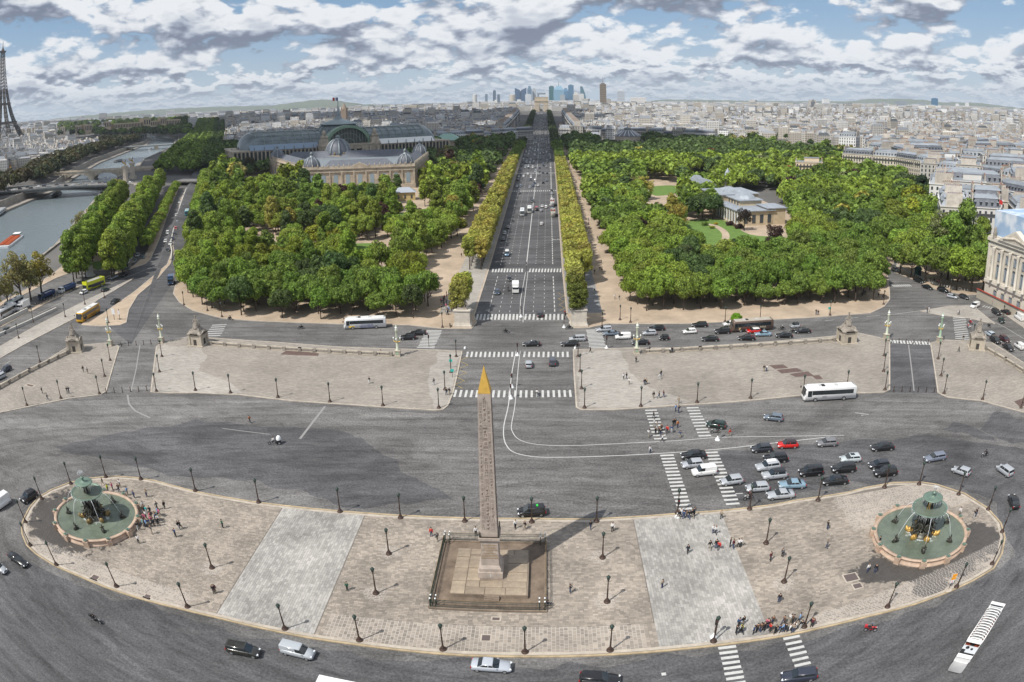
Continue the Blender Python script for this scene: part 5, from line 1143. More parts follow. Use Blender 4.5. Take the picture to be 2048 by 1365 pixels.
def crillon():
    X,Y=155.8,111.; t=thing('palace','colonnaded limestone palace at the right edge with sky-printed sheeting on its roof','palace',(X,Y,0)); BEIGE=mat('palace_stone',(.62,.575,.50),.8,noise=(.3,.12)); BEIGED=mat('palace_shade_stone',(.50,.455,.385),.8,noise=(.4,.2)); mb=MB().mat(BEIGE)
    mb.box((22,-50,0),(44,100,22.2)); mb.build('wall',t)
    MB().mat(mat('hoarding_beige',(.42,.38,.31),.8)).box((-1.6,-40,0),(.15,84,3.0)).build('hoarding',t); MB().mat(mat('red_trim',(.36,.06,.04),.6)).box((-1.75,-40,3.0),(.5,84,.28)).build('red_trim',t)
    for z,h,o in ((6.3,.9,.5),(7.2,.5,.3),(18.6,1.0,.35),(20.4,1.2,.9)): MB().mat(BEIGE).box((-.0,-50,z),(2*o+.01,100.6,h)).box((22,.0,z),(44.5,2*o+.01,h)).build('cornice',t)
    bays=[(-6.5-4.6*i) for i in range(20)]
    for i,y in enumerate(bays):
        for z,w,h in ((1.2,1.6,3.4),(8.6,1.7,4.6),(14.2,1.6,2.9)):
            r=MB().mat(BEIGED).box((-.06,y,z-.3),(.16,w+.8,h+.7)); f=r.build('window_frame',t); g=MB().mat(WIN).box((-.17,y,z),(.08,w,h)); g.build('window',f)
            c=MB().mat(mat('curtain',(.35,.40,.45),.8)); c.box((-.22,y-w*.28,z+.2),(.03,w*.22,h*.8)).box((-.22,y+w*.28,z+.2),(.03,w*.22,h*.8)).box((-.22,y,z),(.04,.09,h)); c.build('curtain',f)
        if i < 12:
            c=MB().mat(BEIGE); c.lathe((-1.1,y+2.3,7.7),[(.62,0),(.62,.25),(.50,.45),(.44,9.3),(.62,9.9),(.72,10.9)],14); c.build('column',t)
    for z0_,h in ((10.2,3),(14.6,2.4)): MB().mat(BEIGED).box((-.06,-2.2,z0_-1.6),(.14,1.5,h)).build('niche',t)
    for y in (-.45,-3.9): MB().mat(BEIGE).box((-.2,y,7.7),(.5,.9,10.9)).build('pilaster',t)
    p=MB().mat(BEIGE); p.add([(x,y,z) for x in (-1.4,.8) for y,z in ((-6,21.6),(-25,21.6),(-15.5,26.0))],[(0,1,2),(5,4,3),(0,3,4,1),(1,4,5,2),(2,5,3,0)],False); p.build('pediment',t)
    p=MB().mat(BEIGED); p.add([(-1.45,y,z) for y,z in ((-8.5,22.1),(-22.5,22.1),(-15.5,25.3))],[(0,1,2)],False)
    for i in range(16): y=-9.5-i*.8; p.ball((-1.5,y,22.5+(2.3-abs(y+15.5)*.33)*.45),.42,6,4,sz=1.2)
    p.build('relief',t)
    w=MB().mat(STONE_D); w.lathe((-.3,-3.0,21.6),[(.9,0),(.7,.9),(.85,1.2),(.5,2.2),(.65,2.9),(.2,3.6)],9); w.build('trophy',t)
    def sky_(nt,N,L,b,cur,tc):
        n=N('ShaderNodeTexNoise'); n.inputs['Scale'].default_value=.12; n.inputs['Detail'].default_value=5; L(tc.outputs['Object'],n.inputs['Vector']); r=N('ShaderNodeMapRange'); r.inputs['From Min'].default_value=.48; r.inputs['From Max'].default_value=.62; L(n.outputs['Fac'],r.inputs['Value'])
        mx=N('ShaderNodeMix'); mx.data_type='RGBA'; L(r.outputs[0],mx.inputs['Factor']); L(cur,mx.inputs['A']); mx.inputs['B'].default_value=(.66,.70,.76,1); L(mx.outputs['Result'],b.inputs['Base Color'])
    MB().mat(mat('sky_print_sheet',(.30,.42,.58),.75,extra=sky_)).box((20,-46,22.2),(38,91,8.2)).build('roof_sheeting',t)
    f=MB().mat(IRON); f.tube([(2,-1,30),(2,-1,34)],.08,5); f.mat(mat('red_flag',(.5,.03,.03),.7)); f.quad((2,-1,32.4),(2.3,-2.6,32.2),(2.3,-2.5,33.6),(2,-1,33.9)); f.build('flag',t)
crillon()
def windows_on(t,a,b,z,w,h,n,parent_name='window',m=WIN,off=.08,stuff=False,arch=False,frame=None):
    """n windows along the wall line a-b (outside lies to the right of a->b)"""
    a,b=Vector(a),Vector(b); d=(b-a); L_=d.length; d.normalize(); q_=Vector((d.y,-d.x)); rz=math.atan2(d.y,d.x); al=MB().mat(m)
    for i in range(n):
        p=a+d*(L_*(i+.5)/n)+q_*off; mb=al if stuff else MB().mat(m); mb.box((p.x,p.y,z),(w,.12,h),rz)
        if arch: mb.add([Vector((p.x,p.y,z+h))+Vector((d.x,d.y,0))*(w/2*math.cos(t_))+Vector((0,0,w/2*math.sin(t_)))+Vector((q_.x,q_.y,0))*.06 for t_ in np.linspace(0,PI,8)],[tuple(range(8))],False)
        if not stuff: mb.build(parent_name,t)
    if stuff: tag(al.build(parent_name,t),kind='stuff')
def grand_palais():
    t=thing('exhibition_hall','vast glass vaulted exhibition hall with green arch, low dome and flag','exhibition hall',(-211,600,0),math.atan2(.545,.838)); K=1.06
    MB().mat(BEIGED).box((0,2,0),(236,66,21*K)).build('wall',t); MB().mat(BEIGED).box((0,2,21*K),(238,68,1.2)).build('cornice',t)
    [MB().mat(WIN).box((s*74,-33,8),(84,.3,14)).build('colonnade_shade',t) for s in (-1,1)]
    cols=MB().mat(BEIGED)
    for s in (-1,1):
        for i in range(22): cols.cyl((s*(33+i*4),-33.6,6),.8,17,7)
    tag(cols.build('column',t),kind='stuff')
    GL=mat('nave_glass',(.14,.17,.185),.3,metal=.15,noise=(.12,.4)); RIB=mat('nave_rib',(.19,.25,.23),.5)
    z0,rr,hh=22*K,24.,15.5*K
    for s in (-1,1):
        vs=[]; na=12; xs=[24,92,97,101,104.5,107,108.5]; ks=[1,1,.97,.88,.72,.5,.2]
        for x,k in zip(xs,ks):
            for j in range(na+1): a=PI*j/na; vs.append((s*x,-math.cos(a)*rr*(.4+.6*k),z0+math.sin(a)*hh*k))
        f=[(i*(na+1)+j,i*(na+1)+j+1,(i+1)*(na+1)+j+1,(i+1)*(na+1)+j) for i in range(len(xs)-1) for j in range(na)]
        mb=MB().mat(GL); mb.add(vs,[q_ if s < 0 else q_[::-1] for q_ in f],True); mb.build('nave_vault',t)
        for i in range(9):
            x=s*(28+i*8); r_=MB().mat(RIB); r_.tube([(x,-math.cos(a)*(rr+.3),z0+math.sin(a)*(hh+.3)) for a in np.linspace(.05,PI-.05,12)],.45,4); r_.build('rib',t)
        pl=MB().mat(RIB)
        for a in np.linspace(.2,PI-.2,9): pl.tube([(s*24,-math.cos(a)*(rr+.2),z0+math.sin(a)*(hh+.2)),(s*94,-math.cos(a)*(rr+.2),z0+math.sin(a)*(hh+.2))],.22,4)
        pl.build('purlin',t); MB().mat(mat('ridge_lead',(.34,.38,.38),.5)).box((s*60,0,z0+hh+.2),(76,3.2,.9)).build('ridge',t)
        e=MB().mat(WHITE); e.tube([(s*(95+13.8*math.sin(a)),-math.cos(a)*2,z0+math.cos(a)*hh) for a in np.linspace(0,PI/2,8)],.6,4); e.build('end_rib',t)
        g=MB().mat(mat('annex_glass_blue',(.20,.27,.36),.5) if s < 0 else mat('annex_canvas',(.70,.70,.68),.7)); g.add([(s*30,-33,22*K),(s*100,-33,22*K),(s*100,-25,22*K+5),(s*30,-25,22*K+5)],[(0,1,2,3) if s > 0 else (3,2,1,0)],False); g.build('annex_roof',t)
        for i in range(7): MB().mat(LEAD).lathe((s*(36+i*10),-33.5,22*K),[(.7,0),(.4,1.5),(.6,2.2),(.05,4)],6).build('urn',t)
    MB().mat(BEIGED).box((0,-38,0),(62,22,23*K)).build('porch',t); MB().mat(BEIGED).box((0,-38,23*K),(64,23,1.4)).build('porch_cornice',t)
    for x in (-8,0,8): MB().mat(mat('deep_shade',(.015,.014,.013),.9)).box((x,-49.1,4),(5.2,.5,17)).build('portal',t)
    for x in (-28,-20,-12,12,20,28,-4,4): MB().mat(BEIGE).cyl((x,-49.8,4),1.1,19,8).build('column',t)
    for s in (-1,1):
        b=MB().mat(BEIGED); b.box((s*27,-42,23*K+1.4),(9,9,6),top=.8).box((s*27,-42,23*K+7.4),(5,5,4),top=.7).ball((s*27,-43,23*K+13),2.2,6,5,sz=1.5).ball((s*29,-44,23*K+9),2.3,6,4).ball((s*24.8,-44,23*K+9),2.0,6,4); b.build('sculpture_group',t)
    ar=MB().mat(GRNM); R1,R2=24.5,21.; zc=23*K+1; n=24
    vs=[(r_*math.cos(a),y,zc+r_*math.sin(a)*.78) for y in (-40,-30) for r_ in (R2,R1) for a in np.linspace(0,PI,n+1)]; m_=n+1; fs=[]
    for i in range(n): fs += [(i+1,i,m_+i,m_+i+1),(m_+i,m_*3+i,m_*3+i+1,m_+i+1),(i,i+1,m_*2+i+1,m_*2+i)]
    ar.add(vs,fs,False); ar.build('green_arch',t)
    fan=MB().mat(mat('fan_glass',(.05,.065,.06),.25)); fan.add([(R2*math.cos(a),-36,zc+R2*math.sin(a)*.78) for a in np.linspace(0,PI,20)],[tuple(range(20))[::-1]],False); fan.build('fan_window',t)
    fr=MB().mat(mat('pale_frame',(.38,.44,.38),.5))
    for i in range(-6,7): x=i*3.2; h=math.sqrt(max(0,1-(x/R2)**2))*R2*.78; fr.tube([(x,-36.4,zc),(x,-36.4,zc+h)],.18,4)
    for k in (.35,.68): fr.tube([(R2*k*math.cos(a),-36.4,zc+R2*k*math.sin(a)*.78) for a in np.linspace(0,PI,14)],.2,4)
    fr.build('glazing_bar',t)
    vs=[]; na=14
    for y,k in ((-36,1),(-20,1),(-8,1.0)):
        for j in range(na+1): a=PI*j/na; vs.append((math.cos(a)*23.5*k,y,zc+math.sin(a)*18.4*k))
    mb=MB().mat(GL); mb.add(vs,[(i*(na+1)+j+1,i*(na+1)+j,(i+1)*(na+1)+j,(i+1)*(na+1)+j+1) for i in range(2) for j in range(na)],True); mb.build('transept_vault',t)
    MB().mat(GL).lathe((0,0,zc),[(31,0),(29.5,5),(26,11),(21,16.5),(17,19.5)],24).build('dome',t)
    for i in range(16): a=2*PI*i/16; MB().mat(RIB).tube([(math.cos(a)*r_,math.sin(a)*r_,zc+h) for r_,h in ((31.2,0),(29.7,5),(26.2,11),(21.2,16.6),(17,19.6))],.4,4).build('dome_rib',t)
    MB().mat(mat('cap_lead',(.30,.36,.37),.45,metal=.3)).lathe((0,0,zc+19),[(17.5,0),(20.5,.4),(20.5,1.2),(12,4),(5,6.2),(3.2,7)],28).build('dome_cap',t)
    MB().mat(LEAD).lathe((0,0,zc+25.6),[(4.5,0),(3.6,2),(2.6,3),(3.2,4),(1.6,6),(1.0,10),(.5,14),(.25,22)],10).build('spire',t)
    for i,c in enumerate(((.02,.04,.2),(.7,.7,.7),(.5,.02,.03))): MB().mat(mat(f'flag_{["blue", "white", "red"][i]}',c,.7)).box((.25-2.1*(i+.5),-.3*i,zc+44.5),(2.1,.1,3.6)).build('flag_stripe',t)
grand_palais()
def petit_palais():
    BEIGE=BEIGED; t=thing('museum','domed stone museum with arched windows and slate roofs, in front of the glass hall','museum'); A,B_,C,D=[Vector(v) for v in ((-173,396),(-91,417),(-98,520),(-248,500))]; H=16.5
    MB().mat(BEIGE).prism([A,B_,C,D],0,H).build('wall',t)
    MB().mat(LEAD).prism([P_.lerp((A+B_+C+D)/4,.04) for P_ in (A,B_,C,D)],H+.8,H+1.0).build('flat_roof',t)
    o=lambda k: [P_+(P_-(A+B_+C+D)/4).normalized()*k for P_ in (A,B_,C,D)]
    MB().mat(BEIGE).prism(o(1.0),H-2.6,H-1.8).build('string_course',t); MB().mat(BEIGE).prism(o(1.3),H,H+.9).build('cornice',t); MB().mat(BEIGED).wall(o(.6),.6,H+.9,H+2.2,close=True).build('parapet',t); MB().mat(BEIGE).prism(o(1.2),0,3.5).build('plinth',t)
    windows_on(t,A,B_,4.6,3.2,6.2,9,'arched_window',mat('pale_window',(.26,.33,.38),.25),.1,arch=True); windows_on(t,D,A,4.6,3.0,6.2,9,'arched_window',MATS['pale_window'],.1,arch=True); windows_on(t,B_,C,4.6,2.6,7,15,'arched_window',WIN,.1)
    for a,b,n in ((A,B_,10),(D,A,10),(B_,C,16)):
        d=(b-a); L_=d.length; d.normalize(); q_=Vector((d.y,-d.x)); rz=math.atan2(d.y,d.x)
        for i in range(n): p=a+d*(L_*i/(n-1 if n > 1 else 1))+q_*.3; MB().mat(BEIGE).box((p.x,p.y,3.5),(1.1,.9,H-5),rz).build('pilaster',t)
        ur=MB().mat(BEIGE)
        for i in range(int(L_/4)): p=a+d*(4*i+2)+q_*.6; ur.lathe((p.x,p.y,H+2.2),[(.5,0),(.3,.5),(.5,1.1),(.1,1.7)],6)
        tag(ur.build('urn',t),kind='stuff')
    def roof(a,b,w,h,z=H+.9,hip=6):
        a,b=Vector(a),Vector(b); d=(b-a).normalized(); n=Vector((-d.y,d.x)); c=[a-n*w/2,b-n*w/2,b+n*w/2,a+n*w/2]; r0,r1=a+d*hip,b-d*hip
        MB().mat(SLATE).add([(p.x,p.y,z) for p in c]+[(r0.x,r0.y,z+h),(r1.x,r1.y,z+h)],[(0,1,5,4),(1,2,5),(2,3,4,5),(3,0,4)],False)
        m=MB().mat(SLATE); m.add([(p.x,p.y,z) for p in c]+[(r0.x,r0.y,z+h),(r1.x,r1.y,z+h)],[(0,1,5,4),(1,2,5),(2,3,4,5),(3,0,4)],False); m.build('slate_roof',t)
    f=lambda p,q_,k: Vector(p).lerp(Vector(q_),k); ctr=(A+B_+C+D)/4
    a1,b1,c1,d1=[P_.lerp(ctr,.13) for P_ in (A,B_,C,D)]
    roof(f(a1,b1,.12),f(a1,b1,.88),11,5.5); roof(f(b1,c1,.1),f(b1,c1,.92),11,5.5); roof(f(d1,a1,.1),f(d1,a1,.9),11,5.5); roof(f(d1,c1,.05),f(d1,c1,.95),14,6)
    mid=f(A,B_,.5); p=MB().mat(BEIGE); d=(B_-A).normalized(); q_=Vector((d.y,-d.x)); pts=[mid-d*9+q_*1,mid+d*9+q_*1,mid+q_*1]
    p.add([(pts[0].x,pts[0].y,H+.9),(pts[1].x,pts[1].y,H+.9),(pts[2].x,pts[2].y,H+4.6),(pts[0].x-q_.x*2,pts[0].y-q_.y*2,H+.9),(pts[1].x-q_.x*2,pts[1].y-q_.y*2,H+.9),(pts[2].x-q_.x*2,pts[2].y-q_.y*2,H+4.6)],[(0,1,2),(0,2,5,3),(1,4,5,2)],False); p.build('pediment',t)
    def dome(P_,r,z,n=8,big=False):
        MB().mat(BEIGE).lathe((P_.x,P_.y,0),[(r*1.12,H+.5),(r*1.12,z)],n,rot=.4,smooth=False).build('drum',t)
        pr=[(r*math.cos(a),r*1.25*math.sin(a)) for a in np.linspace(0,1.32,8)]; MB().mat(SLATE).lathe((P_.x,P_.y,z),pr,24).build('dome',t)
        for i in range(n): a=.4+2*PI*i/n; MB().mat(LEAD).tube([(P_.x+(x+.15)*math.cos(a),P_.y+(x+.15)*math.sin(a),z+h) for x,h in pr],r*.09,4).build('dome_rib',t)
        MB().mat(LEAD).lathe((P_.x,P_.y,z+r*1.2),[(r*.34,0),(r*.36,.4),(r*.2,.8),(r*.2,2.4),(r*.26,2.7),(.05,4.4)],8).build('lantern',t)
        if big:
            for i in range(8): a=.4+PI/8+2*PI*i/8; w=MB().mat(PROW_D); w.ball((P_.x+r*.98*math.cos(a),P_.y+r*.98*math.sin(a),z+1.4),1.0,6,4,sz=1.3); w.build('gilded_oculus',t)
    dome(A.lerp(ctr,.13),6.2,H+1.5); dome(B_.lerp(ctr,.13),6.2,H+1.5); dome(C.lerp(ctr,.12),6.6,H+2); dome(D.lerp(ctr,.1),6.2,H+1.5)
    g=G(690,318,18); dome(Vector((-182,508)),11.5,H+3,8,True)
petit_palais()
def eiffel():
    t=thing('iron_lattice_tower','tall dark iron lattice tower cut by the left edge of the photo','tower',(-1560,1410,6),.35); IR=mat('tower_iron',(.10,.085,.075),.7); S=.965
    w=lambda z: float(np.interp(z,[0,20,57,85,115,160,200,240,276,300],[62,50,34,26,19.5,13,9.3,6.6,5.2,4.2]))
    lw=lambda z: float(np.interp(z,[0,57,115,160],[13,9,6.5,5]))
    for sx in (1,-1):
        for sy in (1,-1):
            mb=MB().mat(IR); zs=[0,14,28,42,57,72,86,100,115,130,146,162]
            rings=[]
            for z in zs: c=w(z)-lw(z); rings.append([(sx*(c+a*lw(z)),sy*(c+b*lw(z)),z*S) for a,b in ((0,0),(1,0),(1,1),(0,1))])
            for i in range(len(zs)-1):
                for j in range(4): A_,B_=rings[i],rings[i+1]; mb.tube([A_[j],B_[j]],1.5 if i < 8 else 1.1,4); mb.tube([A_[j],B_[(j+1) % 4]],.85,3); mb.tube([A_[(j+1) % 4],B_[j]],.85,3); mb.tube([B_[j],B_[(j+1) % 4]],.8,3)
            mb.build('leg',t)
    mb=MB().mat(IR); zs=list(range(160,281,10))
    for a,b in zip(zs[:-1],zs[1:]):
        for j in range(4):
            c=[((-1,-1),(1,-1)),((1,-1),(1,1)),((1,1),(-1,1)),((-1,1),(-1,-1))][j]; P1=[(c[0][0]*w(a),c[0][1]*w(a),a*S),(c[1][0]*w(a),c[1][1]*w(a),a*S),(c[0][0]*w(b),c[0][1]*w(b),b*S),(c[1][0]*w(b),c[1][1]*w(b),b*S)]
            mb.tube([P1[0],P1[2]],1.1,4); mb.tube([P1[0],P1[3]],.7,3); mb.tube([P1[1],P1[2]],.7,3); mb.tube([P1[2],P1[3]],.7,3)
    mb.build('upper_shaft',t)
    for z,r,h in ((55,36,6),(113,21,5),(274,8,4)): MB().mat(IR).box((0,0,z*S),(2*r,2*r,h)).box((0,0,z*S+h),(2*r+4,2*r+4,1.2)).build('platform',t)
    MB().mat(IR).lathe((0,0,278*S),[(5.5,0),(5,5),(3,9),(1.6,12),(1.0,20),(.5,31)],8).build('mast',t)
    for j in range(4):
        r_=Matrix.Rotation(j*PI/2,3,'Z'); a=MB().mat(IR); a.tube([r_ @ Vector((37*math.cos(k),-44-8*abs(math.cos(k)),12+38*math.sin(k))) for k in np.linspace(0,PI,13)],1.5,4); a.build('arch',t)
eiffel()
def arc():
    y=2130; z=TZ(0,y); t=thing('triumphal_arch','pale triumphal arch closing the far end of the avenue','monument',(0,y,z)); P_=mat('arch_stone',(.52,.44,.33),.8,noise=(.15,.15))
    for s in (-1,1): MB().mat(P_).box((s*15,0,0),(15.2,22,29.5)).build('pier',t); MB().mat(BEIGE).box((s*15,-11.4,4),(8,1.2,12)).build('relief',t); MB().mat(BEIGE).box((s*15,-11.3,20),(10,.8,5)).build('panel',t)
    a=MB().mat(P_); pts=[(7.4*math.cos(k),22+7.4*math.sin(k)) for k in np.linspace(0,PI,11)]; n=11
    vs=[(x,yy,zz) for yy in (-11,11) for x,zz in pts]+[(x,yy,31) for yy in (-11,11) for x,_ in pts]
    a.add(vs,[(i,i+1,2*n+i+1,2*n+i) for i in range(n-1)]+[(n+i,3*n+i,3*n+i+1,n+i+1) for i in range(n-1)]+[(i,n+i,n+i+1,i+1) for i in range(n-1)],False); a.build('archway',t)
    MB().mat(P_).box((0,0,29.5),(45.4,22.6,6)).build('frieze',t); MB().mat(P_).box((0,0,35.5),(48.5,25,2)).build('cornice',t); MB().mat(P_).box((0,0,37.5),(44.5,22,9.5)).build('attic',t); MB().mat(P_).box((0,0,47),(46,23.2,2.4)).build('crown',t)
    MB().mat(BEIGED).box((0,-11.5,31),(44,.5,2.6)).build('band',t)
arc()
def tower_mat(name,rgb,wr=.5):
    def f(nt,N,L,b,cur,tc):
        sp=N('ShaderNodeSeparateXYZ'); L(tc.outputs['Object'],sp.inputs[0]); w=N('ShaderNodeMath'); w.operation='FRACT'; m=N('ShaderNodeMath'); m.operation='MULTIPLY'; m.inputs[1].default_value=1/11.; L(sp.outputs[2],m.inputs[0]); L(m.outputs[0],w.inputs[0])
        r=N('ShaderNodeMapRange'); r.inputs['From Min'].default_value=.35; r.inputs['From Max'].default_value=.5; r.inputs['To Min'].default_value=.72; r.inputs['To Max'].default_value=1.1; L(w.outputs[0],r.inputs['Value']); s=N('ShaderNodeVectorMath'); s.operation='SCALE'; L(cur,s.inputs[0]); L(r.outputs[0],s.inputs['Scale']); L(s.outputs[0],b.inputs['Base Color'])
    return mat(name,rgb,wr,extra=f)
def skyscraper(u0,u1,vt,D,rgb,label,shape='box',ant=None,mname=None):
    x0,y0=at_dist(u0,D); x1,y1=at_dist(u1,D); w=math.hypot(x1-x0,y1-y0); cx,cy=(x0+x1)/2,(y0+y1)/2; b=TZ(cx,cy); h=zat(cx,cy,vt)-b
    m=tower_mat(mname or ('tower_'+'_'.join(str(int(c*100)) for c in rgb)),rgb,.35 if rgb[2] > rgb[0]*1.2 else .7)
    t=thing('office_tower',label,'tower',(cx,cy,b),math.atan2(cx-CAMP[0],cy-CAMP[1])*-1,'towers on the horizon'); dep=w*.7
    if shape == 'cyl': MB().mat(m).lathe((0,0,0),[(w/2,0),(w/2,h)],14).build('wall',t); MB().mat(m).lathe((0,0,h),[(w*.4,0),(w*.36,4)],12).build('roof',t)
    elif shape == 'curve': mb=MB().mat(m); K=8; vs=[]; [vs.extend([(-w/2,-dep/2,h*k/K),(w/2*(1-(k/K)**2.2*1.3),-dep/2,h*k/K),(w/2*(1-(k/K)**2.2*1.3),dep/2,h*k/K),(-w/2,dep/2,h*k/K)]) for k in range(K+1)]; mb.add(vs,[(4*k+j,4*k+(j+1) % 4,4*k+4+(j+1) % 4,4*k+4+j) for k in range(K) for j in range(4)]+[tuple(range(4*K,4*K+4))],False); mb.build('wall',t)
    elif shape == 'taper': MB().mat(m).box((0,0,0),(w,dep,h*.78)).build('wall',t); MB().mat(m).box((0,0,h*.78),(w,dep,h*.22),top=.45).build('crown',t)
    elif shape == 'notch':
        for s in (-1,1): mb=MB().mat(m); x=s*w*.27; mb.add([(x-w*.23,-dep/2,0),(x+w*.23,-dep/2,0),(x+w*.23,dep/2,0),(x-w*.23,dep/2,0)]+[(x-w*.23,-dep/2,h*(1 if s < 0 else .86)),(x+w*.23,-dep/2,h*(.86 if s < 0 else 1)),(x+w*.23,dep/2,h*(.86 if s < 0 else 1)),(x-w*.23,dep/2,h*(1 if s < 0 else .86))],[(0,1,5,4),(1,2,6,5),(2,3,7,6),(3,0,4,7),(4,5,6,7)],False); mb.build('wall',t)
        MB().mat(m).box((0,0,0),(w*.1,dep*.8,h*.8)).build('link',t)
    else: MB().mat(m).box((0,0,0),(w,dep,h)).build('wall',t); MB().mat(m).box((0,0,h),(w*.6,dep*.6,h*.035)).build('roof_plant',t)
    if ant: MB().mat(STEELG).tube([(0,0,h),(0,0,zat(cx,cy,ant)-b)],max(2.,w*.04),4,1.).build('antenna',t)
for a in ((945.3,954.3,190,5600,(.55,.55,.52),'white round tower far left of the arch','cyl'),(970,975.5,189,6800,(.16,.22,.28),'small bluish tower left of the arch','box'),(986,992,181.5,6800,(.08,.12,.18),'slim dark tower left of the arch','box'),(994.5,1000,189.5,6900,(.12,.16,.22),'short dark tower beside the slim one','box'),(989,994.5,200,4500,(.7,.7,.68),'little white block on the skyline','box'),
          (1019,1031,190.5,5200,(.50,.45,.38),'beige round tower left of the arch','cyl'),(1030,1053,176,6600,(.05,.10,.19),'pair of dark blue towers with slanted tops','notch'),(1034,1042,199.5,4300,(.68,.68,.66),'low white block before the dark pair','box'),(1055,1063.7,172,7000,(.12,.20,.28),'slim glass tower left of the arch','taper'),(1065,1073,177.5,7050,(.50,.53,.56),'pale grey tower just left of the arch','box'),(1050.4,1062.5,189,6100,(.55,.58,.60),'white tower in front of the slim glass one','box'),
          (1098.4,1108.6,173.2,6900,(.02,.12,.13),'dark teal slab just right of the arch','box'),(1107.4,1128.5,172,6600,(.20,.36,.48),'broad light blue tower with a spire','taper',162.5),(1127,1137,176,6700,(.09,.22,.36),'mid blue tower right of the one with a spire','taper'),(1137,1148,170.7,6800,(.07,.18,.30),'tall blue tower in the middle of the cluster','box'),(1146.5,1158,185,6000,(.48,.45,.41),'beige tower in front of the cluster','taper'),(1158,1168,188,6200,(.60,.60,.58),'white tower at the right of the cluster','box'),(1161,1173,173,7000,(.05,.15,.20),'curved teal tower at the right end of the cluster','curve'),(1120,1130,190,5900,(.35,.38,.40),'low grey tower within the cluster','box'),
          (1200,1213,168.3,3250,(.17,.135,.10),'tall brown hotel tower with a mast','box',153),(1235,1249.6,183,5000,(.40,.43,.47),'grey tower right of the brown one','box'),(1236,1248,181,5600,(.66,.66,.66),'white tower top behind the grey one','box'),(1261,1292,195,5200,(.60,.58,.56),'long white slab right of the grey tower','box'),(1862.4,1876,197,5200,(.05,.14,.24),'dark blue glass tower before the hills on the right','box'),(1719,1732,218,2900,(.66,.66,.64),'white block with dark side on the right skyline','box'),(1790,1815,203,6500,(.22,.25,.28),'grey housing slab below the hills','box'),(1835,1850,205,6500,(.25,.28,.31),'second grey housing slab below the hills','box'),(1758,1775,205,6400,(.30,.32,.34),'pale slab left of the housing blocks','box'),(1911,1918,208,6400,(.66,.66,.66),'small white tower right of the blue one','box'),(1930,1938,206,6400,(.62,.62,.62),'second small white tower','box')):
    skyscraper(*a[:7],ant=a[7] if len(a) > 7 else None)
def grande_arche():
    x,y=at_dist(1085,6950); D=6950; x0,y0=at_dist(1075,D); x1,y1=at_dist(1095.5,D); w=math.hypot(x1-x0,y1-y0); h=zat(x,y,186)-26; t=thing('cube_arch','hollow white cube arch seen above the triumphal arch','monument',(x,y,26)); W_=mat('cube_marble',(.72,.72,.72),.6)
    for s in (-1,1): MB().mat(W_ if s > 0 else LEAD).box((s*w*.41,0,0),(w*.18,w,h)).build('pier',t)
    MB().mat(LEAD).box((0,0,h*.86),(w*.64,w,h*.14)).build('roof_slab',t)
grande_arche()
def spire(u,vb,vt,D,label,w,rgb):
    x,y=at_dist(u,D); b=TZ(x,y); h=zat(x,y,vt)-b; t=thing('church_tower',label,'church',(x,y,b)); m=mat('church_'+str(int(rgb[0]*100)),rgb,.9); MB().mat(m).box((0,0,0),(w,w,h*.72)).build('wall',t); MB().mat(m).lathe((0,0,h*.72),[(w*.6,0),(.1,h*.28)],8,smooth=False).build('spire',t)
    for sx in (-1,1):
        for sy in (-1,1): MB().mat(m).lathe((sx*w*.42,sy*w*.42,h*.6),[(w*.12,0),(w*.1,h*.15),(.05,h*.24)],5).build('pinnacle',t)
spire(688,232,205,1560,'brown gothic church tower behind the glass hall',13,(.27,.21,.16)); spire(1626,230,197,2600,'thin dark church spire on the right skyline',13,(.14,.15,.16)); spire(162,240,231,5000,'small church towers on the left horizon',26,(.25,.24,.23))
def chaillot():
    t=thing('hill_palace','long honey coloured palace with columned wings on the hill across the river','palace'); m=mat('honey_stone',(.56,.44,.30),.8)
    def wing(u0,u1,D0,D1,vt,vb,n,dep=26):
        x0,y0=at_dist(u0,D0,245); x1,y1=at_dist(u1,D1,245); L_=math.hypot(x1-x0,y1-y0); rz=math.atan2(y1-y0,x1-x0); cx,cy=(x0+x1)/2,(y0+y1)/2; zt,zb=zat(cx,cy,vt),zat(cx,cy,vb)-12; MB().mat(m).box((cx,cy,zb),(L_,dep,zt-zb),rz).build('wing',t)
        w=MB().mat(WIN); q_=Vector((math.sin(rz),-math.cos(rz)))
        for i in range(n): k=(i+.5)/n; w.box((x0+(x1-x0)*k+q_.x*(dep/2+.2),y0+(y1-y0)*k+q_.y*(dep/2+.2),zt-(zt-zb)*.60),(L_/n*.45,.5,(zt-zb)*.45),rz)
        tag(w.build('window',t),kind='stuff')
    wing(209,222,2080,2080,243,252,3,30); wing(222,284,2090,2190,246,252,20); wing(283,297,2180,2190,237,249,3,34); wing(297,318,2200,2220,242,249,5); wing(318,329,2220,2225,235,248,3,34); wing(329,357,2230,2260,239,248,9)
    wing(150,163,2300,2300,251,262,4); wing(165,180,2300,2320,249,261,5)
chaillot()
def slabs_left():
    m=mat('sunlit_block',(.62,.52,.40),.8)
    for i,(u0,u1,v) in enumerate(((40,50,258),(53,62,257),(64,73,255),(76,85,254),(38,41,262),(95,104,262),(120,130,254))):
        x0,y0=at_dist(u0,2600,255); x1,y1=at_dist(u1,2600,255); cx,cy=(x0+x1)/2,(y0+y1)/2; w=math.hypot(x1-x0,y1-y0); h=zat(cx,cy,v); t=thing('apartment_slab',f'sunlit cream apartment block right of the iron tower, {["first","second","third","fourth","narrow","far right","hill foot"][i]}','building',(cx,cy,0),-math.atan2(cx,cy)); MB().mat(m).box((0,0,0),(w,20,h)).build('wall',t); MB().mat(WIN).box((-w*.25,-10.2,4),(w*.07,.4,h-6)).box((w*.2,-10.2,4),(w*.07,.4,h-6)).build('window',t)
slabs_left()
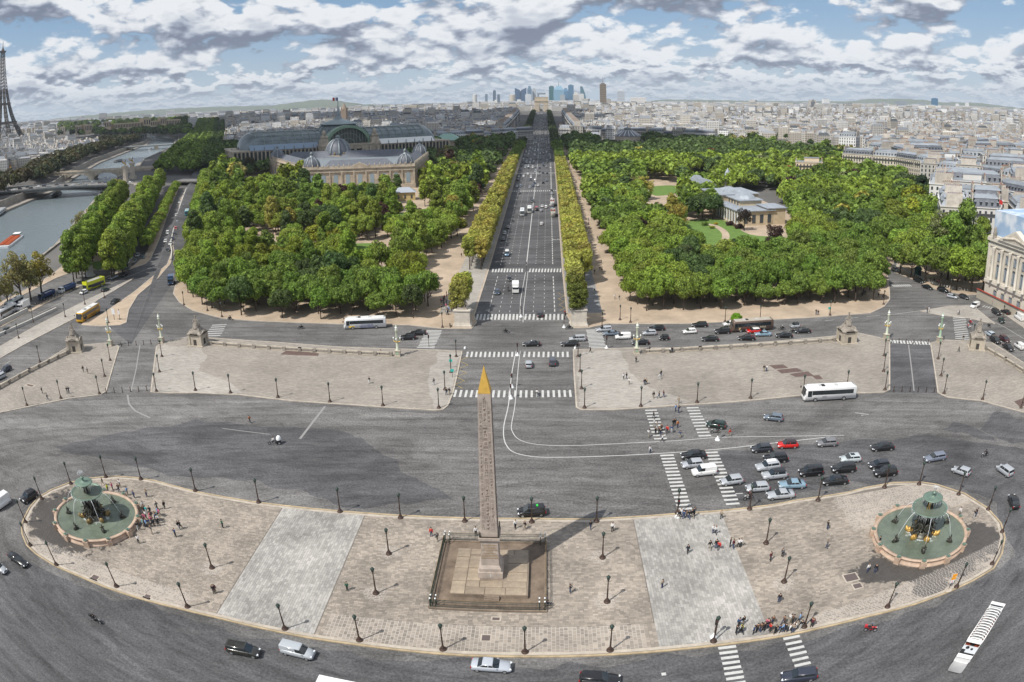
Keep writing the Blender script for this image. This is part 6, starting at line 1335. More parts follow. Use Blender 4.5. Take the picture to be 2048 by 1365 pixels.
# bridges
def bridge_alex():
    a,b=Vector((-512,367)),Vector((-372,458)); d=(b-a); L_=d.length; d.normalize(); rz=math.atan2(d.y,d.x); t=thing('ornate_bridge','low steel arch bridge with lamp posts and gilded corner pillars','bridge',((a.x+b.x)/2,(a.y+b.y)/2,0),rz); Wd=38
    cam_=lambda s: 2.6*(1-(2*s/L_)**2); n=24; xs=[-L_/2+L_*i/n for i in range(n+1)]
    mb=MB().mat(ASPH_L); vs=[]
    for x in xs: z=cam_(x); vs += [(x,-Wd/2,z),(x,Wd/2,z),(x,Wd/2,z-1.1),(x,-Wd/2,z-1.1)]
    mb.add(vs,[(4*i+j,4*i+4+j,4*i+4+(j+1) % 4,4*i+(j+1) % 4) for i in range(n) for j in range(4)],False); mb.build('deck',t)
    for y in (-Wd/2,Wd/2):
        p=MB().mat(STEELG); vs=[]
        for x in xs: z=cam_(x); vs += [(x,y-.25,z),(x,y-.25,z+1.1),(x,y+.25,z+1.1),(x,y+.25,z)]
        p.add(vs,[(4*i+j,4*i+4+j,4*i+4+(j+1) % 4,4*i+(j+1) % 4) for i in range(n) for j in range(4)],False); p.build('parapet',t)
        for i in range(9): x=-L_*.44+L_*.88*i/8; q_=MB().mat(IRON); q_.lathe((x,y,cam_(x)+1),[(.3,0),(.12,.6),(.1,3)],6).ball((x,y,cam_(x)+4.3),.32,6,4).ball((x-.7,y,cam_(x)+3.9),.28,6,4).ball((x+.7,y,cam_(x)+3.9),.28,6,4); q_.build('lamp_post',t)
    for k in range(7):
        y=-Wd/2+1+(Wd-2)*k/6; r_=MB().mat(STEELG); r_.tube([(x,y,cam_(x)-1.8-5.6*(2*x/(L_*.86))**2) for x in np.linspace(-L_*.43,L_*.43,15)],.55,4); r_.build('arch_rib',t)
        if k in (0,6):
            for x in np.linspace(-L_*.40,L_*.40,22): z1=cam_(x)-1.1; z0_=cam_(x)-1.8-5.6*(2*x/(L_*.86))**2; 
            s_=MB().mat(STEELG); [s_.tube([(x,y,cam_(x)-1.1),(x,y,cam_(x)-1.8-5.6*(2*x/(L_*.86))**2)],.22,4) for x in np.linspace(-L_*.42,L_*.42,26)]; tag(s_.build('spandrel_post',t),kind='stuff')
    for s in (-1,1):
        MB().mat(WALLC).box((s*(L_/2-2),0,-8),(16,Wd+3,8.2)).build('abutment',t)
    HG=clad(HORSE,GOLD)
    for i,(u,v,l) in enumerate(((24,371,'gilded winged horse pillar on the left bank'),(252,366,'gilded winged horse pillar at the near right corner of the bridge'),(266,358,'gilded winged horse pillar behind the first on the right bank'))):
        p=G(u,v); q_=thing('gilded_pillar',l,'pillar',(p.x,p.y,0),0,'pillars of the ornate bridge'); MB().mat(BEIGE).box((0,0,0),(5.2,5.2,3)).build('pedestal',q_); MB().mat(BEIGE).box((0,0,3),(3.6,3.6,11.5),top=.94).build('shaft',q_); MB().mat(BEIGE).box((0,0,14.5),(4.8,4.8,1.6)).build('capital',q_)
        h=link('winged_horse',HG,q_,(0,0,15.6),.6+i); h.scale=(1.7,)*3; w=MB().mat(GOLD)
        for s in (-1,1): w.add([(s*.5,0,18.2),(s*1.8,-.6,20.2),(s*2.8,-1.6,22.2),(s*1.6,-1.8,20.4),(s*.8,-1.2,18.6),(s*.5,.1,17.9)],[(0,1,2,3,4,5),(5,4,3,2,1,0)],False)
        w.build('wing',q_)
bridge_alex()
def bridge_inv():
    a,b=G(80,349,2),G(300,336,2); d=(b-a); L_=d.length; t=thing('stone_bridge','stone bridge with round arches beyond the ornate one','bridge',((a.x+b.x)/2,(a.y+b.y)/2,0),math.atan2(d.y,d.x)); MB().mat(BEIGED).box((0,0,1),(L_+20,18,1.4)).build('deck',t)
    for s in (-1,1): MB().mat(BEIGE).box((0,s*9,2.4),(L_+20,.5,1.1)).build('parapet',t)
    n=4; sp=L_/n
    for i in range(n+1): x=-L_/2+i*sp; MB().mat(BEIGED).box((x,0,-9),(5.5,22,10)).build('pier',t)
    for i in range(n):
        x=-L_/2+(i+.5)*sp; ar=MB().mat(BEIGED)
        for y in (-9,9):
            k=10; pts=[(x+(sp/2-2.6)*math.cos(a_),-6.5+6.6*math.sin(a_)) for a_ in np.linspace(0,PI,k)]; vs=[(p[0],y,p[1]) for p in pts]+[(p[0],y,1.0) for p in pts]; f=[(j,j+1,k+j+1,k+j) for j in range(k-1)]; ar.add(vs,f if y < 0 else [q_[::-1] for q_ in f],False)
        vs=[(p[0],y,p[1]) for y in (-9,9) for p in pts]; ar.add(vs,[(j,k+j,k+j+1,j+1) for j in range(k-1)],False); ar.build('arch',t)
    a,b=G(245,294,1),G(360,287,1); d=b-a; L_=d.length; t=thing('flat_bridge','flat grey road bridge farther up the river','bridge',((a.x+b.x)/2,(a.y+b.y)/2,0),math.atan2(d.y,d.x)); MB().mat(STEELG).box((0,0,-1),(L_+30,30,2)).build('deck',t); MB().mat(BEIGED).box((10,0,-9),(6,34,8)).build('pier',t)
    a,b=G(262,284,0),G(318,281,0); d=b-a; L_=d.length; t=thing('foot_bridge','slender arched footbridge, farthest up the river','bridge',((a.x+b.x)/2,(a.y+b.y)/2,0),math.atan2(d.y,d.x)); MB().mat(STEELG).box((0,0,0),(L_+20,8,1)).build('deck',t)
    for y in (-3,3):
        ar=MB().mat(LEAD); ar.tube([(L_*.36*math.cos(k),y,16*math.sin(k)) for k in np.linspace(0,PI,12)],.9,4); [ar.tube([(x,y,0),(x,y,16*math.sqrt(1-(x/(L_*.36))**2))],.35,3) for x in np.linspace(-L_*.32,L_*.32,9)]; ar.build('arch',t)
bridge_inv()
# park buildings
def pavilion_theatre():
    c=G(1500,440); t=thing('garden_theatre','cream garden theatre with stepped grey zinc roofs among the trees','theatre',(118,268,.1),.12); W_=mat('cream_wall',(.50,.41,.28),.8,noise=(.3,.15)); Zn=mat('pale_zinc',(.33,.36,.40),.5,metal=.2,noise=(.4,.2))
    def blk(x,y,w,d,h,r=.8,nm='wall'): MB().mat(W_).box((x,y,0),(w,d,h)).build(nm,t); MB().mat(Zn).box((x,y,h),(w+r*2,d+r*2,.45)).build('roof',t)
    blk(-2,0,20,34,7.5,1.0); blk(3,32,26,26,11); blk(2,8,13,18,10.5); blk(10,-10,10,14,8.5)
    MB().mat(Zn).lathe((2,8,10.9),[(7,0),(5.5,1.4),(2.5,2.4),(.1,2.9)],8,smooth=False).build('hip_roof',t)
    MB().mat(Zn).lathe((3,32,11.4),[(8,0),(6,1.5),(.1,3)],4,rot=PI/4,smooth=False).build('hip_roof',t)
    for i in range(9): MB().mat(WIN).box((-12.1,-14+i*3.6,1.5),(.1,1.6,4.2)).build('window',t); MB().mat(WHITE).box((-12.4,-15.8+i*3.6,.5),(.5,.6,6.6)).build('pilaster',t)
    for i in range(4): MB().mat(WIN).box((-8+i*4.5,-17.1,1.2),(2,.1,4.4)).build('window',t)
    for i in range(4): MB().mat(WIN).box((-4.6,2+i*4,8),(.1,1.4,1.8)).build('window',t)
pavilion_theatre()
def small_roofs():
    p=G(1397,395); t=thing('park_restaurant','grey roofed park restaurant half hidden by trees','restaurant',(p.x,p.y,.1),.2); MB().mat(BEIGE).box((0,0,0),(14,22,9)).build('wall',t); MB().mat(ZINC).box((0,0,9),(16,24,3.5),top=.55).build('roof',t); MB().mat(ZINC).box((0,3,12.5),(6,8,2),top=.5).build('roof_lantern',t); MB().mat(WIN).box((0,-11.1,3),(9,.1,3)).build('window',t)
    p=G(1470,392); t=thing('garden_kiosk','white kiosk with grey pointed roof behind the theatre','kiosk',(p.x,p.y+20,.1)); MB().mat(WHITE).lathe((0,0,0),[(4,0),(4,9)],8).build('wall',t); MB().mat(ZINC).lathe((0,0,9),[(5.4,0),(3.8,2),(2.2,2.4),(2,5),(.1,8)],8).build('roof',t)
    p=G(1240,312); t=thing('round_theatre','round theatre with a dark ribbed cone roof behind the trees','theatre',(119,800,0)); MB().mat(BEIGE).lathe((0,0,0),[(17.5,0),(17.5,17)],16,smooth=False).build('wall',t); MB().mat(SLATE).lathe((0,0,17),[(19,0),(6,7.5)],32).build('roof',t)
    for i in range(16): a=2*PI*i/16; MB().mat(WHITE).tube([(19*math.cos(a),19*math.sin(a),17.3),(6*math.cos(a),6*math.sin(a),24.8)],.5,4).build('roof_rib',t)
    MB().mat(LEAD).lathe((0,0,24.5),[(6,0),(5.4,2),(6.4,2.2),(1,4.2),(.1,6)],12).build('lantern',t); w=MB().mat(WIN); [w.box((17.6*math.cos(a),17.6*math.sin(a),6),(2.2,2.2,6),a) for a in np.linspace(0,2*PI,17)[:-1]]; tag(w.build('window',t),kind='stuff')
    p=G(806,402); t=thing('garden_pavilion','small yellow garden pavilion with pale hipped roof before the museum','pavilion',(p.x,p.y+6,.1),.26); MB().mat(mat('yellow_render',(.58,.46,.22),.8)).box((0,0,0),(14,10,5.4)).build('wall',t); MB().mat(mat('pale_slate',(.34,.37,.42),.6)).box((0,0,5.4),(15.6,11.6,2.8),topy=.2,top=.45).build('roof',t); [MB().mat(WIN).box((x,-5.05,1.2),(1.3,.1,2.6)).build('window',t) for x in (-4.5,0,4.5)]
    for k,(u,v) in enumerate(((895,283),(858,285))):
        p=G(u,v,14); t=thing('domed_kiosk' if k else 'green_roofed_hall',['green hipped roof above the trees right of the glass hall','small green quadriga group beside the hall'][k],'hall',(p.x,p.y,0)); MB().mat(BEIGED).box((0,0,0),(34,26,16) if not k else (8,8,25)).build('wall',t); MB().mat(mat('pale_green_roof',(.27,.43,.36),.6)).box((0,0,16),(38,30,8),top=.3,topy=.1).build('roof',t) if not k else MB().mat(VERD).ball((0,0,28),4,8,5).build('quadriga',t)
    p=G(1835,552); t=thing('news_kiosk','dark green kiosk behind the white barriers','kiosk',(p.x,p.y,.1)); MB().mat(mat('kiosk_green',(.01,.07,.06),.5)).lathe((0,0,0),[(1.5,0),(1.5,2.6)],6,smooth=False).build('wall',t); MB().mat(mat('kiosk_green',(.01,.07,.06),.5)).lathe((0,0,2.6),[(1.9,0),(1.2,.7),(.3,1.1),(.05,1.6)],6).build('roof',t); MB().mat(WIN).box((0,-1.32,.8),(1.2,.1,1.4)).build('window',t)
    p=G(180,552); t=thing('white_pedestal','tall round white pedestal with a dark rider statue, behind the yellow bus','statue',(p.x,p.y,.1)); MB().mat(mat('white_stone',(.55,.54,.52),.6,noise=(.6,.1))).lathe((0,0,0),[(2.4,0),(2.4,.3),(1.7,.4),(1.6,7.0),(1.75,7.2),(1.7,7.5)],16).build('pedestal',t); h=link('bronze_horse',clad(HORSE,BRONZE),t,(0,-.3,7.3),2.2); h.scale=(1.15,)*3; f=link('bronze_rider',clad(PERSON['ride']['body'],BRONZE),t,(0,0,8.9),2.2); f.scale=(1.5,)*3
small_roofs()
def barriers():
    P_=[G(u,v) for u,v in ((1795,533),(1830,553),(1880,573),(1925,582),(1978,586))]; k=0
    W_=mat('white_barrier',(.60,.59,.56),.7); base=MB().mat(W_); base.box((0,0,0),(.5,.42,.85),top=.7); me=base.mesh('block'); acc=0
    for a,b in zip(P_[:-1],P_[1:]):
        L_=(b-a).length; d=(b-a)/L_; x=acc
        while x < L_: p=a+d*x; o=link('concrete_barrier',me,None,(p.x,p.y,.05),math.atan2(d.y,d.x)); tag(o,f'white concrete block in the curved line before the trees, {ORD(k)} from the left','barrier','white blocks along the curved kerb'); x += 1.15; k += 1
        acc=x-L_
barriers()
# ================================================================ THE CITY
HV=[]
def haus_proto(w,d,fl,mans,shop=True):
    """meshes of one town house: wall, window, roof, chimney, balcony"""
    H=1.2+fl*3.15; wl=MB().mat(HAUS).box((0,0,0),(w,d,H)).box((0,0,H),(w+.7,d+.7,.4)); wi=MB().mat(WIN); n=max(3,int(w/2.5)); nd=max(2,int(d/2.8)); ba=MB().mat(mat('balcony_iron',(.06,.06,.065),.6))
    for f in range(fl):
        z=1.6+f*3.15; h=2.0 if f < fl-1 else 1.6
        for i in range(n): x=-w/2+w*(i+.5)/n; wi.box((x,-d/2-.03,z),(1.0,.1,h)); wi.box((x,d/2+.03,z),(1.0,.1,h))
        for i in range(nd): y=-d/2+d*(i+.5)/nd; wi.box((w/2+.03,y,z),(.1,1.0,h)); wi.box((-w/2-.03,y,z),(.1,1.0,h))
    bas=[MB().mat(MATS['balcony_iron']).box((0,-d/2-.35,1.3+f*3.15),(w*.96,.6,.75)).mesh('balcony') for f in (1,fl-1)]
    ro=MB().mat(ZINC if mans != 2 else SLATE); mh=3.6
    if mans: ro.box((0,0,H+.4),(w-.2,d-.2,mh),top=1-2.2/w*1.2,topy=1-2.6/d*1.2); ro.mat(ZINC); ro.box((0,0,H+.4+mh),(w*.9,d*.78,1.2),top=.8,topy=.25)
    else: ro.box((0,0,H+.4),(w*.96,d*.96,.3)); ro.mat(HAUS); ro.box((w*.1,0,H+.7),(w*.55,d*.6,2.8)); ro.mat(ZINC); ro.box((w*.1,0,H+3.5),(w*.58,d*.64,.25))
    if mans:
        for i in range(n): x=-w/2+w*(i+.5)/n; [wi.box((x,s*(d/2-.75),H+1.1),(.85,.9,1.5)) for s in (-1,1)]; ro.mat(ZINC); [ro.box((x,s*(d/2-.7),H+2.6),(1.15,1.3,.3)) for s in (-1,1)]
    chs=[]
    for s in (-1,1):
        ch=MB().mat(CHIM); ch.box((s*(w/2-.3),0,H),(.55,d*.62,mh+2.4 if mans else 3.2)); ch.mat(POT); [ch.box((s*(w/2-.3),y,H+(mh+2.4 if mans else 3.2)),(.35,.35,.6)) for y in np.arange(-d*.27,d*.28,.9)]; chs.append(ch.mesh('chimney'))
    return {'wall': wl.mesh('wall'),'window': wi.mesh('window'),'roof': ro.mesh('roof'),'chimney': chs[0],'chimney2': chs[1],'balcony': bas[0],'balcony2': bas[1]},w,d
for a in ((15,12,5,1),(19,13,6,1),(13,13,5,2),(24,14,6,1),(17,14,7,0),(21,12,5,0),(28,14,6,2),(16,11,4,1)): HV.append(haus_proto(*a))
WALLS=[(.54,.51,.46),(.60,.58,.55),(.48,.445,.39),(.68,.67,.65),(.44,.425,.40),(.74,.74,.73),(.54,.49,.42)]
def house(x,y,rz,label,group=None,vi=None,col=None,sc=None,name='town_house'):
    P_,w,d=HV[vi if vi is not None else random.randrange(8)]; t=thing(name,label,'building',(x,y,TZ(x,y)),rz,group,sc)
    c=col or random.choice(WALLS)
    for k,me in P_.items():
        o=link(k.strip('2'),me,t,color=c)
        if k in ('window',): o['kind']='stuff'
    return t
# houses the eye can pick out
def line_of_houses(pts,vb,label,group,vi=None,col=None,step=None,depth_scale=1.):
    i=0
    for a,b in zip(pts[:-1],pts[1:]):
        A,B_=Vector(a),Vector(b); L_=(B_-A).length; d=(B_-A)/L_; x=0
        while x < L_-6:
            v=vi[i % len(vi)] if vi else random.randrange(8); w=HV[v][1]; p=A+d*(x+w/2); house(p.x,p.y,math.atan2(d.y,d.x),f'{label}, {ORD(i)} from the left',group,v,col[i % len(col)] if col else None); x += w+.4; i += 1
def xy(u,v,z=0): p=G(u,v,z); return (p.x,p.y)
CREAMC=(.60,.52,.40)
line_of_houses([xy(1690,352),xy(1800,362),xy(1876,378)],0,'long cream hotel wing behind the trees','palace wing behind the trees',[6,3],[(.58,.52,.43)])
line_of_houses([xy(1880,392),xy(1960,404),xy(2060,420)],0,'grey roofed stone house right of the palace trees','row above the right palace',[3,6,1],[(.56,.50,.42),(.64,.60,.54)])
line_of_houses([xy(1955,437),xy(2080,470)],0,'white stepped hotel beside the palace','white hotels by the palace',[4,6],[(.72,.72,.71)])
line_of_houses([xy(1590,366),xy(1652,368)],0,'cream flat roofed mansion rising from the park trees',None,[5,5],[(.66,.53,.38)])
line_of_houses([xy(1122,284),xy(1200,287),xy(1300,291),xy(1420,296)],0,'stone apartment house along the avenue end of the park','row behind the right park',[1,6,3,2,4],None)
line_of_houses([xy(870,302),xy(960,296),xy(1040,290)],0,'stone apartment house behind the left park trees','row behind the left park',[1,3,6,0],None)
for s in (-1,1):
    ys=np.arange(905,2080,26)
    for i,y in enumerate(ys):
        if i < 22: house(s*(hw(900)+38),float(y),PI/2*s*-1,f'tall stone house lining the {"left" if s < 0 else "right"} of the far avenue, {ORD(i)} from the park','houses lining the far avenue',random.choice([1,3,6]),sc=(1.15,1.2,1.25))
CITY_AVOID=[[(-400,860),(420,860),(345,560),(310,400),(250,290),(190,180),(150,100),(150,-200),(-700,-200),(-640,860)],[xy(300,352),xy(462,352),xy(458,258),xy(394,256)],[xy(105,300),xy(385,295),xy(385,256),xy(105,266)]]
FREE_TREES=[xy(1430,300,14),xy(1735,318,14),xy(1735,268,14),xy(1430,258,14)]
def city():
    pts=[]; d=330.; occupied=[(o.location.x,o.location.y) for o in bpy.data.objects if o.name.startswith('town_house')]
    oc=np.array(occupied) if occupied else np.zeros((0,2)); bp=0
    while d < 9200:
        s=max(18,d*.0105); n=int(1.72*d/s)
        for i in range(n):
            th=-.92+1.76*i/n+random.uniform(-.15,.15)*s/d; dd=d+random.uniform(-.2,.2)*s; x,y=CAMP[0]+dd*math.sin(th),CAMP[1]+dd*math.cos(th)
            if y < 2160 and abs(x) < (hw(900)+52): continue
            if y < 2010:
                if bl(y)-(62 if y > 330 else 40) < x < br(y)+30: continue
            if math.hypot(x,y-2130) < 130: continue
            if any(inside(x,y,P_) for P_ in CITY_AVOID): continue
            if inside(x,y,FREE_TREES) and random.random() < .6: continue
            u,v=px(x,y,10)
            if u <-60 or u > 2110: continue
            if len(oc) and dd < 2200 and np.min(np.hypot(oc[:,0]-x,oc[:,1]-y)) < 17: continue
            if mnoise.noise(Vector((x*.006,y*.006,5))) > .47 or random.random() < .05: continue
            pts.append((dd,x,y,u,v,s))
        d += s*.80
    pts.sort(); mine=[]; rest=[]
    for p in pts: (mine if len(mine) < 215 else rest).append(p)
    for i,(dd,x,y,u,v,s) in enumerate(mine):
        a=mnoise.noise(Vector((x*.0022,y*.0022,1)))*1.6; vi=random.randrange(8)
        side='left bank of the river' if x < bl(min(y,2000)) else ('left of the avenue' if x < 0 else 'right of the avenue')
        house(x,y,a+random.choice([0,PI/2]),f'{["pale stone", "white", "tan stone", "whitewashed", "grey stone", "white rendered", "sand coloured"][i % 7]} house with {"flat roof" if vi in (4, 5) else ("slate mansard" if vi in (2, 6) else "zinc mansard")} {side}, {ORD(i % 99)} nearest',f'houses {side}',vi,WALLS[i % 7],random.uniform(.92,1.2))
    # the far city: one mass of real blocks
    V,F,T,S=[],[],[],[]; k=0
    Vw=[]; Tw=[]; Vr=[]; Tr=[]
    for dd,x,y,u,v,s in rest:
        a=-math.atan2(x-CAMP[0],y-CAMP[1])+round(mnoise.noise(Vector((x*.0016,y*.0016,1)))*5)/5*1.3; w=s*random.uniform(.96,1.12); dp=s*random.uniform(.42,.62)
        h=random.uniform(15,20) if random.random() < .975 else random.uniform(24,36); 
        if dd > 4500: h *= .8 if random.random() > .03 else 1.9
        z=TZ(x,y)-1; ca,sa=math.cos(a),math.sin(a); fl=random.random() < .35; rh=random.uniform(1.5,4.5) if not fl else .6; kt=random.uniform(.5,.8) if not fl else .97
        def ring(kx,ky,zz): return [(x+(sx*w/2*kx)*ca-(sy*dp/2*ky)*sa,y+(sx*w/2*kx)*sa+(sy*dp/2*ky)*ca,zz) for sx,sy in ((-1,-1),(1,-1),(1,1),(-1,1))]
        b,t_,r_=ring(1,1,z),ring(1,1,z+h),ring(kt,kt*.7,z+h+rh); wc=random.choice(WALLS); g=random.uniform(.8,1.15)
        for i in range(4): j=(i+1) % 4; Vw.append([b[i],b[j],t_[j],t_[i]]); Tw.append([c*g for c in wc])
        rc=random.choice([(.17,.185,.205),(.24,.26,.29),(.08,.09,.10),(.30,.31,.33)]) if not fl else random.choice([(.45,.43,.40),(.60,.59,.57),(.30,.30,.30),(.5,.45,.38)])
        for i in range(4): j=(i+1) % 4; Vr.append([t_[i],t_[j],r_[j],r_[i]]); Tr.append(rc)
        Vr.append(r_); Tr.append([c*1.1 for c in rc])
        if dd < 2600:
            for sx in (-1,1):
                if random.random() < .75:
                    cx,cy=x+sx*w*.47*ca,y+sx*w*.47*sa; ww,dl,hh=.5,dp*.3,rh+random.uniform(1.5,3.5); cc=random.choice([(.45,.41,.36),(.56,.54,.5),(.36,.29,.24)])
                    def rg(zz): return [(cx+ax*ww*ca-ay*dl*sa,cy+ax*ww*sa+ay*dl*ca,zz) for ax,ay in ((-1,-1),(1,-1),(1,1),(-1,1))]
                    c0,c1=rg(z+h-1),rg(z+h+hh)
                    for i in range(4): j=(i+1) % 4; Vr.append([c0[i],c0[j],c1[j],c1[i]]); Tr.append(cc)
                    Vr.append(c1); Tr.append([.28,.21,.18])
            if random.random() < .4:
                e=random.uniform(.2,.4); ox=random.uniform(-.25,.25)*w; cx,cy=x+ox*ca,y+ox*sa; c0=[(cx+(p[0]-x)*e,cy+(p[1]-y)*e,z+h) for p in ring(1,1,0)]; hh=rh+random.uniform(.5,3); c1=[(p[0],p[1],z+h+hh) for p in c0]; cc=random.choice(WALLS)
                for i in range(4): j=(i+1) % 4; Vr.append([c0[i],c0[j],c1[j],c1[i]]); Tr.append(cc)
                Vr.append(c1); Tr.append(random.choice([(.3,.3,.32),(.5,.5,.5)]))
    def cm(name,win):
        m=bpy.data.materials.new(name); m.use_nodes=True; nt=m.node_tree; N=nt.nodes.new; L=nt.links.new; b=nt.nodes['Principled BSDF']; b.inputs['Roughness'].default_value=.75; a=N('ShaderNodeAttribute'); a.attribute_name='tint'; cur=a.outputs['Color']
        if win:
            g=N('ShaderNodeNewGeometry'); sp=N('ShaderNodeSeparateXYZ'); L(g.outputs['Position'],sp.inputs[0])
            cr=N('ShaderNodeVectorMath'); cr.operation='CROSS_PRODUCT'; L(g.outputs['True Normal'],cr.inputs[0]); cr.inputs[1].default_value=(0,0,1); dt=N('ShaderNodeVectorMath'); dt.operation='DOT_PRODUCT'; L(cr.outputs[0],dt.inputs[0]); L(g.outputs['Position'],dt.inputs[1])
            def fr(val,per,th):
                a_=N('ShaderNodeMath'); a_.operation='DIVIDE'; L(val,a_.inputs[0]); a_.inputs[1].default_value=per; b_=N('ShaderNodeMath'); b_.operation='FRACT'; L(a_.outputs[0],b_.inputs[0]); c_=N('ShaderNodeMath'); c_.operation='GREATER_THAN'; L(b_.outputs[0],c_.inputs[0]); c_.inputs[1].default_value=th; return c_.outputs[0]
            mu=N('ShaderNodeMath'); mu.operation='MULTIPLY'; L(fr(sp.outputs[2],3.3,.42),mu.inputs[0]); L(fr(dt.outputs['Value'],2.7,.58),mu.inputs[1]); m2=N('ShaderNodeMath'); m2.operation='MULTIPLY'; m2.inputs[1].default_value=.85; L(mu.outputs[0],m2.inputs[0])
            mx=N('ShaderNodeMix'); mx.data_type='RGBA'; L(m2.outputs[0],mx.inputs['Factor']); L(cur,mx.inputs['A']); mx.inputs['B'].default_value=(.07,.075,.08,1); cur=mx.outputs['Result']
        L(cur,b.inputs['Base Color']); return m
    me=quads_mesh('distant_city',np.array(Vw+Vr),cm('city_walls',True),np.array(Tw+Tr)); me.materials.append(cm('city_roofs',False)); me.polygons.foreach_set('material_index',[0]*len(Vw)+[1]*len(Vr)); tag(link('distant_city',me),kind='stuff')
city()
# ================================================================ VEHICLES
PAINTC=mat('car_paint',(1,1,1),.28,objcolor=True,coat=.6); CGL=mat('car_glass',(.02,.026,.03),.06,spec=.9); TYRE=mat('tyre',(.018,.018,.018),.85); RIM=mat('wheel_rim',(.42,.43,.44),.35,metal=.6); HEADL=mat('headlight_lens',(.72,.75,.78),.12); TAILL=mat('tail_light',(.35,.012,.01),.25); PLATE=mat('number_plate',(.6,.6,.58),.5); TRIM=mat('black_trim',(.015,.015,.016),.6); SEATM=mat('seat_red',(.30,.06,.03),.8)
def loft(mb,st,taper=.90):
    """st: (x, z bottom, z top, half width) from rear to front"""
    vs=[]; n=10
    for x,zb,zt,w in st:
        half=[(w*.80,zb),(w*.97,zb+.10),(w,(zb+zt)/2),(w*.97,zt-.12),(w*taper,zt)]
        vs += [(x,y,z) for y,z in half]+[(x,-y,z) for y,z in half[::-1]]
    K=len(st); fs=[(i*n+j,i*n+(j+1) % n,(i+1)*n+(j+1) % n,(i+1)*n+j) for i in range(K-1) for j in range(n)]+[tuple(range(n))[::-1],tuple(range((K-1)*n,K*n))]
    mb.add(vs,fs,True)
SPEC={  # length, width, height, belt rear, belt front, hood, greenhouse bottom rear/front x, top rear/front x
    'hatch': (4.05,1.74,1.47,.98,.93,.84,-1.93,1.02,-1.62,.22),'sedan': (4.75,1.82,1.44,1.0,.94,.84,-1.75,1.0,-1.02,.18),'wagon': (4.7,1.80,1.49,1.0,.94,.84,-2.25,1.02,-2.0,.2),'suv': (4.5,1.86,1.66,1.1,1.05,.98,-2.12,1.02,-1.85,.3),
    'mpv': (4.5,1.80,1.68,1.05,1.0,.92,-2.15,1.35,-2.0,.55),'mini': (2.75,1.6,1.54,1.0,.95,.85,-1.28,.82,-1.15,.35),'van': (4.35,1.78,1.84,1.1,1.05,.95,-2.1,1.25,-2.05,.62),'bigvan': (5.3,1.95,2.3,1.2,1.2,1.1,-2.6,1.95,-2.58,1.35)}
CARM={}
def wheel_mesh(r=.32,w=.22,rim=False):
    mb=MB().mat(TYRE if not rim else RIM); rr=r if not rim else r*.62; k=w/2 if not rim else w/2+.012; n=12; vs=[(rr*math.cos(2*PI*i/n),s*k,rr*math.sin(2*PI*i/n)) for s in (-1,1) for i in range(n)]
    mb.add(vs,[(i,(i+1) % n,n+(i+1) % n,n+i) for i in range(n)]+[tuple(range(n))[::-1],tuple(range(n,2*n))],False); return mb
WH,WR_=wheel_mesh().mesh('tyre'),wheel_mesh(rim=True).mesh('rim')
